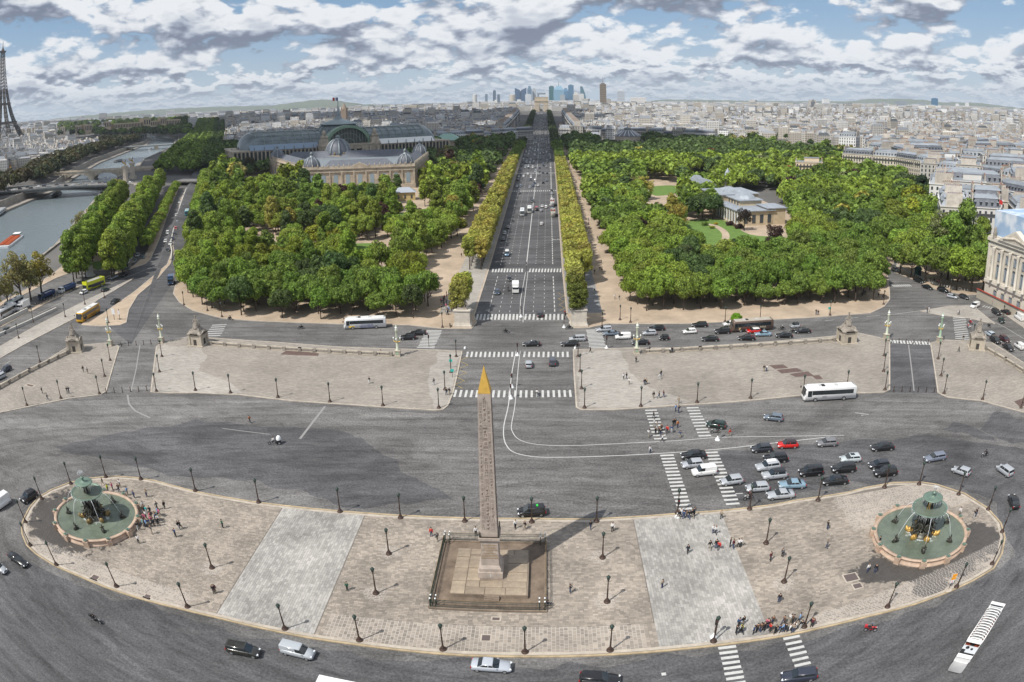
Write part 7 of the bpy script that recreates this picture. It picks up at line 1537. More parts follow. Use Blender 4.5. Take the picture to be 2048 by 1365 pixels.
for k,(L_,W_,H_,br_,bf,hd,xr,xf,tr,tf) in SPEC.items():
    h,w=L_/2,W_/2; body=MB().mat(PAINTC)
    loft(body,[(-h,.36,br_*.80,w*.78),(-h+.10,.26,br_-.05,w*.93),(-h+.45,.22,br_,w),(-.3,.2,(br_+bf)/2,w),(xf-.15,.2,bf,w),(xf+.25,.21,hd+.02,w*.99),(h-.42,.22,hd-.06,w*.97),(h-.12,.26,hd-.20,w*.88),(h,.34,hd-.34,w*.70)])
    gl=MB().mat(CGL); wt=w*.78; wb=w*.90; rz_=H_-.07
    def gh(mb,x0,x1,X0,X1,wb,wt,z0,z1): mb.add([(x0,-wb,z0),(x1,-wb*.93,z0),(x1,wb*.93,z0),(x0,wb,z0),(X0,-wt,z1),(X1,-wt,z1),(X1,wt,z1),(X0,wt,z1)],[(4,5,6,7),(0,1,5,4),(1,2,6,5),(2,3,7,6),(3,0,4,7)],False)
    gh(gl,xr,xf,tr,tf,wb,wt,bf-.06,rz_)
    roof=MB().mat(PAINTC); m_=(tr+tf)/2; lr=(tf-tr)
    roof.add([(m_+sx*(lr/2+a),sy*(wt+b),z) for z,a,b in ((rz_-.05,.05,.04),(rz_+.03,-.02,0),(H_,-.22,-.16)) for sx,sy in ((-1,-1),(1,-1),(1,1),(-1,1))],[(8,9,10,11)]+[(4*i+j,4*i+(j+1) % 4,4*i+4+(j+1) % 4,4*i+4+j) for i in range(2) for j in range(4)],True)
    pil=MB().mat(PAINTC)
    def P2(x,X,wd): 
        for s in (-1,1): pil.add([(x,s*(wb+.012),bf-.05),(x+wd,s*(wb+.012),bf-.05),(X+wd,s*(wt+.015),rz_),(X,s*(wt+.015),rz_)],[(0,1,2,3) if s < 0 else (3,2,1,0)],False)
    P2(-.35,-.38,.10); P2(xr+.02,tr+.02,.22)
    if k in ('van','bigvan'):                             # blind sides behind the doors
        gh(pil,xr-.01,.05 if k == 'van' else .9,tr-.01,.0 if k == 'van' else .75,wb+.02,wt+.02,bf-.05,rz_+.0)
    else: P2(xf*.38,tf*.2,.05)
    lt=MB().mat(HEADL); tl=MB().mat(TAILL)
    heads=[]; tails=[]
    for s in (-1,1): a_=MB().mat(HEADL); a_.box((h-.20,s*w*.68,hd-.32),(.30,.30,.17),-s*.5); heads.append(a_.mesh('headlight')); b2=MB().mat(TAILL); b2.box((-h+.07,s*w*.80,br_-.36),(.16,.20,.28)); tails.append(b2.mesh('tail_light'))
    pl=MB().mat(PLATE).box((h-.03,0,.42),(.06,.5,.11)).mesh('number_plate'); gr=MB().mat(TRIM).box((h-.10,0,.50),(.14,W_*.5,.16)).box((-.0,0,.17),(L_*.86,W_*.94,.10)).mesh('grille')
    mi=[MB().mat(PAINTC).box((xf-.35,s*(w+.06),bf-.02),(.12,.16,.12)).mesh('mirror') for s in (-1,1)]
    low=MB().mat(PAINTC); low.v=list(body.v); low.f=list(body.f); low.m=list(body.m); low.sm=list(body.sm)
    for o_ in (roof,pil): o0=len(low.v); low.v += o_.v; low.f += [[i+o0 for i in f] for f in o_.f]; low.m += o_.m; low.sm += o_.sm
    low.mat(CGL); gh(low,xr,xf,tr,tf,wb,wt,bf-.06,rz_); low.mat(TYRE)
    for x in (-h+.75,h-.78):
        for s in (-1,1): low.box((x,s*(w-.12),0),(.6,.2,.6))
    CARM[k]=dict(body=body.mesh('body'),window_glass=gl.mesh('window_glass'),roof=roof.mesh('roof'),pillar=pil.mesh('pillar'),heads=heads,tails=tails,plate=pl,grille=gr,mirrors=mi,wx=(-h+.75,h-.78),wy=w-.12,low=low.mesh('car'))
def head(u,v,du,dv,z=0.):
    a,b=G(u,v,z),G(u+du,v+dv,z); return math.atan2(b.y-a.y,b.x-a.x)
def car(u,v,du,dv,kind,col,label,group=None,roofc=None,z=.7,h=None,cat='car',base=.016):
    p=G(u,v,z); rz=h if h is not None else head(u,v,du,dv); t=thing('van' if kind in ('van','bigvan') else 'car',label,'van' if kind in ('van','bigvan') else cat,(p.x,p.y,base),rz,group); M_=CARM[kind]
    link('body',M_['body'],t,color=col); link('window_glass',M_['window_glass'],t); link('roof',M_['roof'],t,color=roofc or col); tag(link('pillar',M_['pillar'],t,color=col),kind='stuff'); link('grille',M_['grille'],t); link('number_plate',M_['plate'],t)
    for m in M_['heads']: link('headlight',m,t)
    for m in M_['tails']: link('tail_light',m,t)
    for m in M_['mirrors']: link('mirror',m,t,color=col)
    for x in M_['wx']:
        for s in (-1,1): w=link('wheel',WH,t,(x,s*M_['wy'],.32)); link('rim',WR_,w)
    return t
BK,GY,SI,WT,DB,DG,LB,RD,BG=(.010,.010,.012),(.07,.072,.08),(.36,.38,.41),(.72,.72,.71),(.02,.035,.07),(.012,.03,.024),(.20,.30,.38),(.55,.015,.012),(.12,.15,.19)
Gq='cars waiting at the pedestrian crossings'; Gr='cars on the road behind the right balustrade'; Gn='cars passing in front of the island'
for a in ((1387,909,-10,.6,'sedan',BK,'black saloon stopped beside the zebra stripes, first in the queue',Gq),(1385,927,-10,.9,'hatch',SI,'silver hatchback between the black saloon and the white van at the zebra',Gq),(1408,942,-10,1,'van',WT,'small white van standing across the zebra stripes',Gq),(1463,960,-10,1.2,'hatch',SI,'silver hatchback alone on the lower zebra stripes',Gq),
          (1523,896,-10,.6,'hatch',(.03,.032,.04),'dark grey hatchback left of the red car',Gq),(1575,888,-10,.3,'hatch',RD,'bright red hatchback with a dark roof',Gq,(.03,.01,.01)),(1654,884.5,-10,.6,'hatch',(.17,.17,.18),'grey hatchback right of the red car',Gq),(1551,916,-10,.5,'suv',BK,'black off-roader half hidden by a silver one',Gq),(1536,932,-10,1.2,'suv',SI,'silver off-roader with roof box below the black one',Gq),(1549,949,-10,1,'suv',SI,'silver off-roader with black roof in the queue',Gq,BK),(1515,974,-10,.6,'hatch',SI,'silver hatchback beside the lamp on the kerb',Gq),(1561,988,-10,.8,'sedan',SI,'silver saloon nearest the island kerb',Gq),(1584,967.5,-10,.2,'sedan',LB,'light blue saloon in the queue near the kerb',Gq),
          (1621,943,-10,.8,'van',BK,'small black van in the queue',Gq),(1670,960,-10,.6,'sedan',BK,'black saloon nearest the kerb behind the light blue one',Gq),(1701,916,-10,.6,'hatch',(.45,.50,.52),'pale hatchback with open sunroof',Gq),(1765,893,-10,.8,'sedan',BK,'black saloon alone behind the queue',Gq),(1687,936,-10,.7,'mpv',BK,'black people carrier in the queue',Gq),(1758,928,-10,.8,'hatch',(.025,.027,.035),'dark grey hatchback above a black one at the queue end',Gq),(1771,943.5,-10,1,'suv',BK,'black off-roader at the queue end by the kerb',Gq),
          (1870,914,-10,1.6,'wagon',(.16,.18,.23),'blue grey estate car above the right fountain',Gq),(1923,941,-10,-3.6,'hatch',SI,'silver hatchback turning above the right fountain',Gq),(2010,940,-9,-6.5,'mpv',SI,'silver people carrier at the right edge, seen from behind',Gq),(2028,1002,-3.5,-10,'sedan',BK,'black saloon with red tail lights right of the fountain',Gq),(1432,848,-10,-1.6,'hatch',DG,'dark green hatchback past the upper zebra stripes',Gq),(1547,834,-10,-1.2,'hatch',BG,'blue grey hatchback alone on the upper lanes',Gq),
          (1063,1022,-10,.5,'mpv',BK,'black taxi with a green roof sign and stripe behind the obelisk',Gn),(983,1330,10,.6,'sedan',(.42,.45,.50),'silver saloon at the bottom of the photo, centre',Gn),(1200,1357,10,.4,'wagon',BK,'black car cut by the bottom edge',Gn),(1598,1351,-10,1,'suv',(.03,.035,.055),'dark blue off-roader cut by the bottom edge',Gn),(595,1302,10,2.4,'van',(.40,.43,.46),'silver glazed van below the island',Gn),(486,1299,10,1.9,'mpv',(.025,.025,.022),'dark people carrier ahead of nothing, left of the silver van',Gn),(35,1118,10,6.5,'sedan',(.015,.017,.02),'dark saloon at the left edge near the island tip',Gn),(-4,1133,10,6,'hatch',SI,'silver car cut by the left edge',Gn),(57,993,-9,5.5,'suv',BK,'black off-roader left of the left fountain',Gn),(2,1006,-9,6,'bigvan',WT,'white van cut by the left edge beside the fountain',Gn),
          (12,738,-10,5,'hatch',(.02,.025,.05),'dark blue hatchback on the left edge road',None),(0,753,-10,5,'hatch',SI,'silver hatchback behind the dark blue one at the left edge',None),(12,660,-10,6,'sedan',(.07,.08,.08),'grey green saloon in the sunken lane at the left edge',None),
          (1063,687,-10,.2,'sedan',BK,'black saloon with a white roof sign crossing the avenue',Gr),(1139,687,-10,.2,'wagon',BK,'black estate right of the avenue median',Gr),(1155,677,-10,.3,'mpv',SI,'silver people carrier at the avenue mouth',Gr),(1208,658,-10,.5,'wagon',SI,'silver estate beside the right zebra',Gr),(1222,666,-10,.2,'sedan',BG,'blue grey saloon on the right zebra',Gr),(1246,673,-10,.2,'van',WT,'white van behind the right avenue column',Gr),(1299,665,-10,.3,'hatch',SI,'silver hatchback right of the white van',Gr),(1313,656,-10,.2,'wagon',BK,'black estate near the park kerb',Gr),(1281,684,-10,.3,'sedan',BK,'black saloon by the right avenue column',Gr),(1328,675,-10,.2,'mini',BK,'small black car with open roof',Gr),
          (1379,662,-10,.5,'hatch',WT,'white hatchback on the road behind the balustrade',Gr),(1399,649,-10,0,'wagon',BK,'black estate near the park kerb behind the white hatchback',Gr),(1445,662,-10,.2,'suv',BK,'black off-roader in front of the brown coach',Gr),(1420,677,-10,0,'sedan',BK,'black saloon nearest the right balustrade',Gr),(1493,675,-10,0,'sedan',BK,'black saloon below the red and white car',Gr),(1507,661,-10,.5,'hatch',RD,'red and white hatchback beside the brown coach',Gr,WT),(1526,667,-10,.2,'sedan',LB,'pale blue saloon behind the red and white car',Gr),(1459,647,-10,.5,'hatch',WT,'white car half hidden by the brown coach',Gr),(1568,670,-10,0,'sedan',BK,'black saloon behind the pale blue one',Gr),(1590,651,-10,.5,'mini',SI,'tiny silver two-seater with black roof',Gr,BK),(1605,661,-10,.2,'sedan',BK,'black saloon last on the right balustrade road',Gr),
          (816,674,-10,.3,'suv',BK,'black off-roader right of the left avenue column',None),(836,665,-10,.3,'sedan',BK,'black saloon stopping at the left zebra',None),(1057.5,727,0,-10,'hatch',SI,'silver hatchback seen from behind, entering the avenue',None),(1105,723,0,-10,'van',(.06,.065,.08),'dark grey van seen from behind, entering the avenue',None),(1080,628,-1,-10,'hatch',BK,'black hatchback driving over the avenue zebra',None),(994,584,0,10,'hatch',(.03,.05,.09),'dark blue car coming down the avenue, left lanes',None),(1019,558,0,10,'mini',BK,'small black car coming down the avenue behind the truck',None),
          (1014,508,-1,10,'bigvan',(.10,.19,.30),'blue van with a white roof in the left lane of the avenue',None,WT),(1006,478,-1,10,'hatch',(.03,.03,.035),'dark car parked by the left kerb of the avenue',None),(1009,466,-1,10,'hatch',SI,'silver car by the left kerb of the avenue',None),(1015,454,-1,10,'sedan',BK,'black car by the left kerb, farthest of three',None),(1083,447,0,-10,'hatch',WT,'white car alone in the right lanes of the avenue',None),(1092,414,0,-10,'hatch',WT,'white car left of the open-top buses',None),(1082,421,0,-10,'hatch',SI,'silver car below the red one on the avenue',None),(1073,416,0,-10,'mpv',RD,'red van on the avenue beside the white bus',None),
          (1838,561,10,3,'sedan',BK,'black car under the trees at the right street mouth',None),(1855,574,10,3.5,'sedan',BK,'second black car turning at the white blocks',None),(1886,580,10,3,'suv',BK,'black off-roader beside the white blocks',None),(1905,592.5,10,2,'hatch',SI,'silver car before the palace',None),(1928,593.5,10,3,'hatch',(.03,.03,.035),'dark hatchback before the palace',None),(1950,611,-8,3,'van',WT,'white van beside the crossing near the palace',None),(1993,624,10,6,'suv',BK,'black off-roader by the palace pavement',None),(2011,623,-9,-5,'sedan',BK,'black car meeting the off-roader by the palace',None),(2003,641,10,6,'mini',DG,'small dark green car at the right edge',None),(2039,635,-9,-6,'bigvan',WT,'white van cut by the right edge near the palace',None),(1980,667,-9,-5.5,'hatch',(.40,.46,.52),'silver blue car behind the rightmost statue',None),(1991,680,9,5.5,'suv',BK,'black off-roader in the right edge queue',None),(2010,678,9,5.5,'wagon',(.05,.01,.015),'dark red car in the right edge queue',None),(2017,694,9,5.5,'sedan',BK,'black car in the right edge queue, lowest',None),(2039,692,-9,-6,'van',WT,'white van in the right edge queue',None),(1792,539,8,6,'hatch',SI,'silver car coming out of the tree-lined street',None),
          (167,584,-10,4.5,'hatch',WT,'white hatchback in front of the yellow bus',None),(211,579,10,-4.5,'hatch',DG,'dark green car on the dashed lane by the river',None),(230,602,-10,5,'sedan',BK,'black car behind the yellow coach',None),(227,554,-10,4,'sedan',(.30,.34,.38),'silver car behind the yellow bus',None),(249,548.5,-10,4,'hatch',BK,'black car following the silver one by the river',None),(268,522,-8,8,'sedan',(.12,.14,.17),'grey car beside the dark coach',None),(275,510,-8,9,'hatch',SI,'silver car right of the dark coach',None),(286,514,-6,9,'hatch',(.03,.09,.13),'teal car by the hedge row',None),
          (335,500,-4,9,'hatch',BK,'black car leaving the underpass',None),(341,487,-4,9,'sedan',WT,'white car in the underpass lane',None),(331,482,-4,9,'hatch',WT,'second white car in the underpass lane',None),(344,477.5,-4,9,'hatch',DB,'dark blue car in the underpass lane',None),(348,468,-4,9,'hatch',BK,'black car behind the dark blue one in the underpass lane',None),(335,466,-4,9,'van',WT,'white van in the underpass lane',None),(351,456.5,-3,9,'hatch',RD,'red car in the underpass lane',None),(354,445,-3,9,'hatch',SI,'silver car behind the red one',None),(353,430,-3,9,'hatch',WT,'small white car far up the underpass lane',None),(361,424,-3,9,'sedan',BK,'dark car far up the underpass lane',None),(365,412,-3,9,'hatch',SI,'silver car near the tunnel mouth',None),(359,405,-3,9,'hatch',WT,'white car near the tunnel mouth',None),(371,400,-3,9,'hatch',BK,'black car near the tunnel mouth',None),(368,391,-3,9,'hatch',SI,'silver car at the tunnel mouth',None)):
    o=car(*a[:8],roofc=a[8] if len(a) > 8 else None)
    if 'taxi' in a[6]: MB().mat(mat('taxi_green',(.03,.55,.06),.5)).box((-.9,0,1.68),(.3,.5,.1)).build('roof_sign',o); MB().mat(MATS['taxi_green']).box((.1,-.905,.4),(.08,.03,.6)).build('stripe',o)
    if 'white roof sign' in a[6]: MB().mat(WHITE).box((.0,0,1.44),(.2,.5,.14)).build('roof_sign',o)
    if 'roof box' in a[6]: MB().mat(WHITE).box((-.6,0,1.7),(1.8,.7,.25),top=.8).build('roof_box',o)
    if 'sunroof' in a[6]: MB().mat(CGL).box((-.3,0,1.475),(.8,.8,.02)).build('sunroof',o)
# the traffic filling the avenue
def traffic():
    rnd=random.Random(4); cols=[(WT,'white'),(SI,'silver'),(BK,'black'),(GY,'grey'),(DB,'dark blue'),(SI,'silver'),(WT,'white'),(BK,'black'),((.10,.14,.2),'blue grey')]; n=0; cand=[]
    for ln in range(9):
        s=-1 if ln < 5 else 1; y=300+rnd.uniform(0,30)
        while y < 1900:
            dens=float(np.interp(y,[300,380,500,800,1900],[34,26,17,12,13] if s < 0 else [90,70,34,13,13])); x=(-.84+ln*.2)*hw(y)
            cand.append((y,x+rnd.uniform(-.5,.5),s)); y += max(7.5,rnd.expovariate(1/dens)+6)
    cand.sort()
    for y,x,s in cand:
        if n >= 200: break
        if y < 420 and (x <-3 and y < 360 or 360 < y < 400 and abs(x) < 14 and rnd.random() < .5): continue
        k=rnd.choice(['hatch','hatch','sedan','suv','mpv','wagon','van']); c,cn=rnd.choice(cols); o=link('car',CARM[k]['low'],None,(x,y,TZ(x,y)+.02),PI/2*s,c); n += 1
        tag(o,f'{cn} {dict(hatch="hatchback", sedan="saloon", suv="off-roader", mpv="people carrier", wagon="estate", van="van")[k]} in the dense traffic up the avenue, {"left" if s < 0 else "right"} half, {ORD(int((y-300)/60))} block','car','cars in the avenue traffic')
    mb=MB(); mb.mats=list(CARM['hatch']['low'].materials)
    P1=[MB().mat(mat(nm,c,.35)) for nm,c in (('far_white_paint',WT),('far_silver_paint',SI),('far_black_paint',BK),('far_blue_paint',BG))]
    far=MB()
    for y,x,s in cand[n:]:
        if y < 700: continue
        far.mat(rnd.choice([MATS['far_white_paint'],MATS['far_silver_paint'],MATS['far_black_paint'],MATS['far_blue_paint'],MATS['far_silver_paint']])); z=TZ(x,y); far.box((x,y,z+.3),(1.75,4.2,.65)); far.mat(CGL).box((x,y-.2*s,z+.95),(1.5,2.3,.5),top=.75)
    tag(far.build('distant_traffic'),kind='stuff')
    for i in range(26):                                    # cars on the ornate bridge
        k=i/25; a,b=Vector((-500,368)),Vector((-372,452)); p=a.lerp(b,k); q_=Vector((.55,-.84))*rnd.uniform(-13,13); c,cn=rnd.choice(cols); o=link('car',CARM[rnd.choice(['hatch','sedan','van','suv'])]['low'],None,(p.x+q_.x,p.y+q_.y,.3+2.5*(1-(2*k-1)**2)),.58+rnd.choice([0,PI]),c); tag(o,f'{cn} car on the ornate bridge, {ORD(i)} from its left bank end','car','cars on the ornate bridge')
    for i in range(12): p=G(432-i*1.2,370-i*8,0); c,cn=rnd.choice(cols); o=link('car',CARM['hatch']['low'],None,(p.x,p.y,.02),2.1,c); tag(o,f'{cn} car on the straight road by the museum trees, {ORD(i)} away','car','cars on the straight side road')
traffic()
def coach(u,v,du,dv,L_,col,roofc,label,texts=(),band=None,z=1.6,H_=3.3,cat='bus',name='coach',base=.016,deck2=False,lower=None):
    p=G(u,v,z); rz=head(u,v,du,dv,z); t=thing(name,label,cat,(p.x,p.y,base),rz); h=L_/2; w=1.27; bm_=MB().mat(PAINTC)
    loft(bm_,[(-h,.5,H_-.5,w*.9),(-h+.15,.35,H_-.12,w),(h-1.1,.3,H_-.12,w),(h-.45,.3,H_-.3,w*.98),(h-.12,.32,1.5,w*.92),(h,.4,1.1,w*.82)],.93); bm_.build('body',t,color=col)
    MB().mat(PAINTC).box((-.3,0,H_-.14),(L_-1.6,2*w*.86,.14),top=.97).build('roof',t,color=roofc)
    for s in (-1,1): MB().mat(CGL).box((-.5,s*(w+.002),1.65),(L_-2.6,.04,1.0)).build('side_window',t); MB().mat(CGL).box((h-1.25,s*(w*.995),1.25),(.95,.05,1.4)).build('door_window',t); MB().mat(TRIM).box((h+.05,s*(w+.18),2.3),(.25,.1,.5)).build('mirror',t); MB().mat(HEADL).box((h-.16,s*.85,.75),(.25,.35,.2)).build('headlight',t); MB().mat(TAILL).box((-h,s*1.0,1.0),(.06,.2,.5)).build('tail_light',t)
    g=MB().mat(CGL); g.add([(h-.08,-w*.86,1.35),(h-.08,w*.86,1.35),(h-.62,w*.88,H_-.32),(h-.62,-w*.88,H_-.32)],[(0,1,2,3)],False); g.add([(h+.0,-w*.8,1.25),(h+.0,w*.8,1.25),(h-.45,w*.9,H_-.3),(h-.45,-w*.9,H_-.3)],[(0,1,2,3)],False); g.build('windscreen',t); MB().mat(CGL).box((-h-.02,0,1.7),(.05,1.9,.9)).build('rear_window',t)
    for x in ((1.6,-1.5,2.2) if not deck2 else ()): MB().mat(TRIM if x == 1.6 else mat('vent_grey',(.45,.45,.45),.6)).box((x,0,H_),(.8,1.0,.12)).build('roof_vent',t)
    for x in (-h+2.9,h-2.6):
        for s in (-1,1): o=link('wheel',WH,t,(x,s*(w-.1),.48)); o.scale=(1.5,1.4,1.5); link('rim',WR_,o)
    if band: MB().mat(band[0]).box((h-2.3,-w-.012,band[1]),(band[2],.03,band[3])).build('painted_band',t); MB().mat(band[0]).box((h-2.3,w+.012,band[1]),(band[2],.03,band[3])).build('painted_band',t)
    for s_,size,x,zz,m in texts:
        letters('lettering',s_,size,m,t,(x,w+.02,zz),(PI/2,0,PI),.005); letters('lettering',s_,size,m,t,(x,-w-.02,zz),(PI/2,0,0),.005)
    return t
BLUET=mat('blue_lettering',(.03,.05,.22),.5); YEL=mat('yellow_band',(.75,.50,.06),.5); GOLDT=mat('pale_lettering',(.62,.56,.42),.5); DKT=mat('dark_lettering',(.04,.04,.06),.5)
coach(730,646,-10,.4,12.4,(.78,.78,.78),(.78,.78,.78),'white coach with blue lettering and a yellow nose below the left park',[('VOYAGES ET',.62,-.6,1.05,BLUET),('DECOUVERTES',.62,-.6,.48,BLUET)],(YEL,.6,1.6,.5),z=1.5)
coach(1503,650,-10,.7,12.6,(.13,.085,.065),(.46,.41,.35),'brown coach with a pale roof and gold lettering on the right road',[('ARIJA',.8,-3.0,1.0,GOLDT)],(mat('gold_figure',(.5,.36,.18),.6),.7,.5,.7))
coach(1658,785,-10,.5,12.2,(.80,.80,.80),(.82,.82,.82),'clean white coach with black windows beside the right esplanade',[('FIRST',.45,1.4,.95,DKT)],None,z=1.55)
coach(176,626,-10,6.2,12.6,(.62,.34,.02),(.80,.80,.78),'yellow and black coach with a white roof leaving the riverside road',[('VOYAGES',.7,-1,.8,DKT)],(TRIM,1.0,2.2,.6))
coach(257,527,-7,8,12,(.12,.15,.16),(.30,.34,.36),'dark grey coach under the trees by the river'); coach(12,623,-10,5.5,12,(.72,.73,.74),(.75,.75,.75),'white coach parked at the left edge by the river'); coach(28,607,-10,5.5,11.5,(.66,.68,.70),(.45,.5,.5),'second white coach behind the first by the river')
coach(1044.5,424,-.5,10,12,(.60,.62,.63),(.72,.75,.78),'grey white coach coming down the avenue'); coach(1059,419,-.3,10,11,(.55,.56,.50),(.80,.80,.78),'white bus with dark front coming down the avenue'); coach(374,425,-3,9,11,(.05,.25,.28),(.3,.5,.5),'teal bus in the side road right of the expressway')
coach(411,443,0,10,11,(.06,.22,.25),(.5,.6,.62),'teal and white bus on the tree-lined side road')
def open_bus(u,v,du,dv,L_,col,label,low,seat=SEATM,ribs=0,deck=2.55,z=2.6,x_from=-99):
    p=G(u,v,z); t=thing('open_top_bus',label,'bus',(p.x,p.y,.016),head(u,v,du,dv,z)); h=L_/2; w=1.27; b=MB().mat(PAINTC); loft(b,[(-h,.45,deck,w*.95),(-h+.15,.3,deck+.05,w),(h-.4,.3,deck+.05,w),(h,.35,deck-.1,w*.93)],.99); b.build('body',t,color=low)
    for s in (-1,1):
        MB().mat(PAINTC).box((-.2,s*(w-.03),deck),(L_-.9,.07,.85)).build('side_panel',t,color=col); MB().mat(CGL).box((0,s*(w+.003),1.2),(L_-1.6,.04,.95)).build('side_window',t)
    MB().mat(PAINTC).box((h-.35,0,deck),(.5,2*w,1.0)).build('front_panel',t,color=col); MB().mat(PAINTC).box((-h+.25,0,deck),(.4,2*w,.9)).build('rear_panel',t,color=col)
    MB().mat(CGL).box((h-.02,0,1.1),(.06,2.2,1.3)).build('windscreen',t); MB().mat(mat('deck_floor',(.10,.09,.09),.8)).box((0,0,deck+.04),(L_-1,2*w-.2,.05)).build('deck',t)
    for i in range(int((L_-3)/.85)):
        x=-h+1.6+i*.85
        if x < x_from: continue
        for y in (-.78,.78): s_=MB().mat(seat); s_.box((x,y,deck+.1),(.42,.82,.35)).box((x-.2,y,deck+.4),(.1,.82,.5)); s_.build('seat',t)
    for x in (-h+2.6,h-2.4):
        for s in (-1,1): o=link('wheel',WH,t,(x,s*(w-.1),.46)); o.scale=(1.45,1.4,1.45); link('rim',WR_,o)
    return t
YB=(.62,.66,.02)
o=open_bus(187,563,-10,3.6,10.5,YB,'yellow green open-top double-decker by the round white pedestal',YB,mat('grey_seat',(.5,.5,.5),.7)); MB().mat(DKT).box((0,-1.30,.9),(5,.03,1.0)).box((0,1.30,.9),(5,.03,1.0)).build('black_artwork',o)
open_bus(1106,423,0,-10,10.5,(.62,.60,.54),'cream open-top bus by the right kerb of the avenue',(.5,.48,.42)); open_bus(1104.5,403,0,-10,10.5,(.7,.7,.7),'white open-top bus ahead of the cream one',(.6,.6,.6))
def hoop_bus():
    o=open_bus(1962,1264,77,-132,12.2,(.80,.80,.80),'white open-top tour bus with roof hoops and a dark portrait panel at the bottom right',(.74,.74,.74),SEATM,z=3.0,x_from=-2.8); h=6.1; Wm=mat('hoop_white',(.78,.78,.77),.5)
    for i in range(13):
        x=-h+3.2+i*.56; q_=MB().mat(Wm); q_.tube([(x,-1.3,3.3),(x,-1.28,4.0),(x,-.8,4.25),(x,0,4.32),(x,.8,4.25),(x,1.28,4.0),(x,1.3,3.3)],.075,5); q_.build('roof_hoop',o); MB().mat(mat('clear_canvas',(.30,.31,.31),.4)).box((x+.28,0,4.15),(.30,2.0,.04)).build('canvas_strip',o)
    for s in (-1,1): MB().mat(Wm).tube([(-h+3.0,s*1.28,4.0),(h-3.2,s*1.28,4.0)],.09,5).build('roof_rail',o)
    MB().mat(Wm).box((-h+2.7,0,4.15),(.7,2.55,.1)).build('rear_roof',o); MB().mat(mat('portrait_pale',(.55,.57,.60),.5)).box((-h+1.45,0,3.5),(1.8,2.5,.06)).build('portrait_panel',o)
    d=MB().mat(TRIM); d.ball((-h+1.9,.45,3.57),.36,8,3,sz=.12); d.ball((-h+1.75,-.35,3.57),.26,8,3,sz=.12); d.box((-h+.72,0,3.56),(.32,2.5,.03)).box((-h+1.1,.9,3.565),(.75,.7,.02)); d.build('portrait_print',o); MB().mat(Wm).box((-h+.25,0,3.45),(.75,2.5,.12)).build('rear_shelf',o)  # dark shapes printed on the portrait panel
    MB().mat(CGL).box((h-.75,0,3.5),(.35,2.3,.05)).build('front_screen',o); MB().mat(Wm).box((h-.2,0,3.45),(.4,2.6,.15)).box((h-1.2,0,3.45),(.5,2.4,.1)).build('front_rail',o); MB().mat(mat('map_board',(.78,.62,.55),.6)).box((h-2.9,.75,3.3),(.9,.9,.3)).build('map_board',o)
hoop_bus()
def truck(u,v,du,dv,cabc,boxc,label,L_=7.5,tipper=False,z=1.5):
    p=G(u,v,z); t=thing('truck',label,'truck',(p.x,p.y,.016),head(u,v,du,dv,z)); h=L_/2; c=MB().mat(PAINTC); c.box((h-1.0,0,.5),(1.9,2.2,1.1)); c.box((h-1.1,0,1.6),(1.7,2.15,.85),top=.8); c.build('cab',t,color=cabc); g=MB().mat(CGL); g.box((h-.28,0,1.55),(.25,1.9,.75)).box((h-1.0,0,1.6),(.9,2.2,.6)); g.build('window_glass',t)
    b=MB().mat(PAINTC)
    if tipper: b.box((-.9,0,1.0),(L_-2.4,2.4,.3)); [b.box((-.9,s*1.17,1.3),(L_-2.4,.08,1.0)) for s in (-1,1)]; b.box((-h+.35,0,1.3),(.08,2.4,1.0)).box((h-2.1,0,1.3),(.08,2.4,1.2)).box((-.9,0,1.9),(L_-2.6,2.2,.1))
    else: b.box((-1.0,0,.9),(L_-2.1,2.3,2.3))
    b.build('tipper_body' if tipper else 'box_body',t,color=boxc); MB().mat(TRIM).box((0,0,.45),(L_-.4,1.6,.35)).build('chassis',t)
    for x in ([-h+.9,-h+1.9,h-1.2] if tipper else [-h+1.3,h-1.0]):
        for s in (-1,1): o=link('wheel',WH,t,(x,s*1.05,.45)); o.scale=(1.4,1.3,1.4); link('rim',WR_,o)
    for s in (-1,1): MB().mat(HEADL).box((h-.04,s*.8,.7),(.08,.3,.2)).build('headlight',t)
truck(1031,575,0,10,WT,(.80,.80,.80),'white box truck coming down the avenue before the first crossing',6.5); truck(134,575,-10,4,(.6,.63,.65),(.03,.06,.16),'blue tipper truck with a white cab by the yellow bus',9,True); truck(93,588,-10,4.5,(.03,.05,.10),(.02,.04,.12),'dark blue tipper truck by the river trees',9,True); truck(46,611,-10,5,(.74,.74,.74),(.76,.76,.76),'white box truck in front of the river trees',6.5); truck(342,560,-3,9,(.03,.06,.12),(.04,.08,.16),'small blue truck parked at the corner of the left park',6); truck(690,1376,10,2,WT,(.80,.80,.80),'white box truck cut by the bottom edge',6.8,z=3.0)
def moto_mesh():
    P_={}
    f=MB().mat(PAINTC); f.tube([(-.65,0,.72),(-.25,0,.78),(.15,0,.82),(.45,0,.92)],[.10,.15,.17,.10],7).ball((.05,0,.5),.24,7,5,sx=1.3,sy=.8).ball((.62,0,.86),.17,7,5); P_['body']=f.mesh('body'); s=MB().mat(TRIM); s.box((-.32,0,.86),(.75,.28,.10),top=.9); P_['seat']=s.mesh('seat')
    k=MB().mat(TRIM); k.tube([(.42,0,.95),(.68,0,.35)],.045,5); P_['fork']=k.mesh('fork'); P_['handlebar']=MB().mat(TRIM).tube([(.42,-.36,1.05),(.42,.36,1.05)],.03,5).mesh('handlebar'); P_['headlight']=MB().mat(HEADL).ball((.78,0,.86),.09,6,4).mesh('headlight'); return P_
MOTO=moto_mesh()
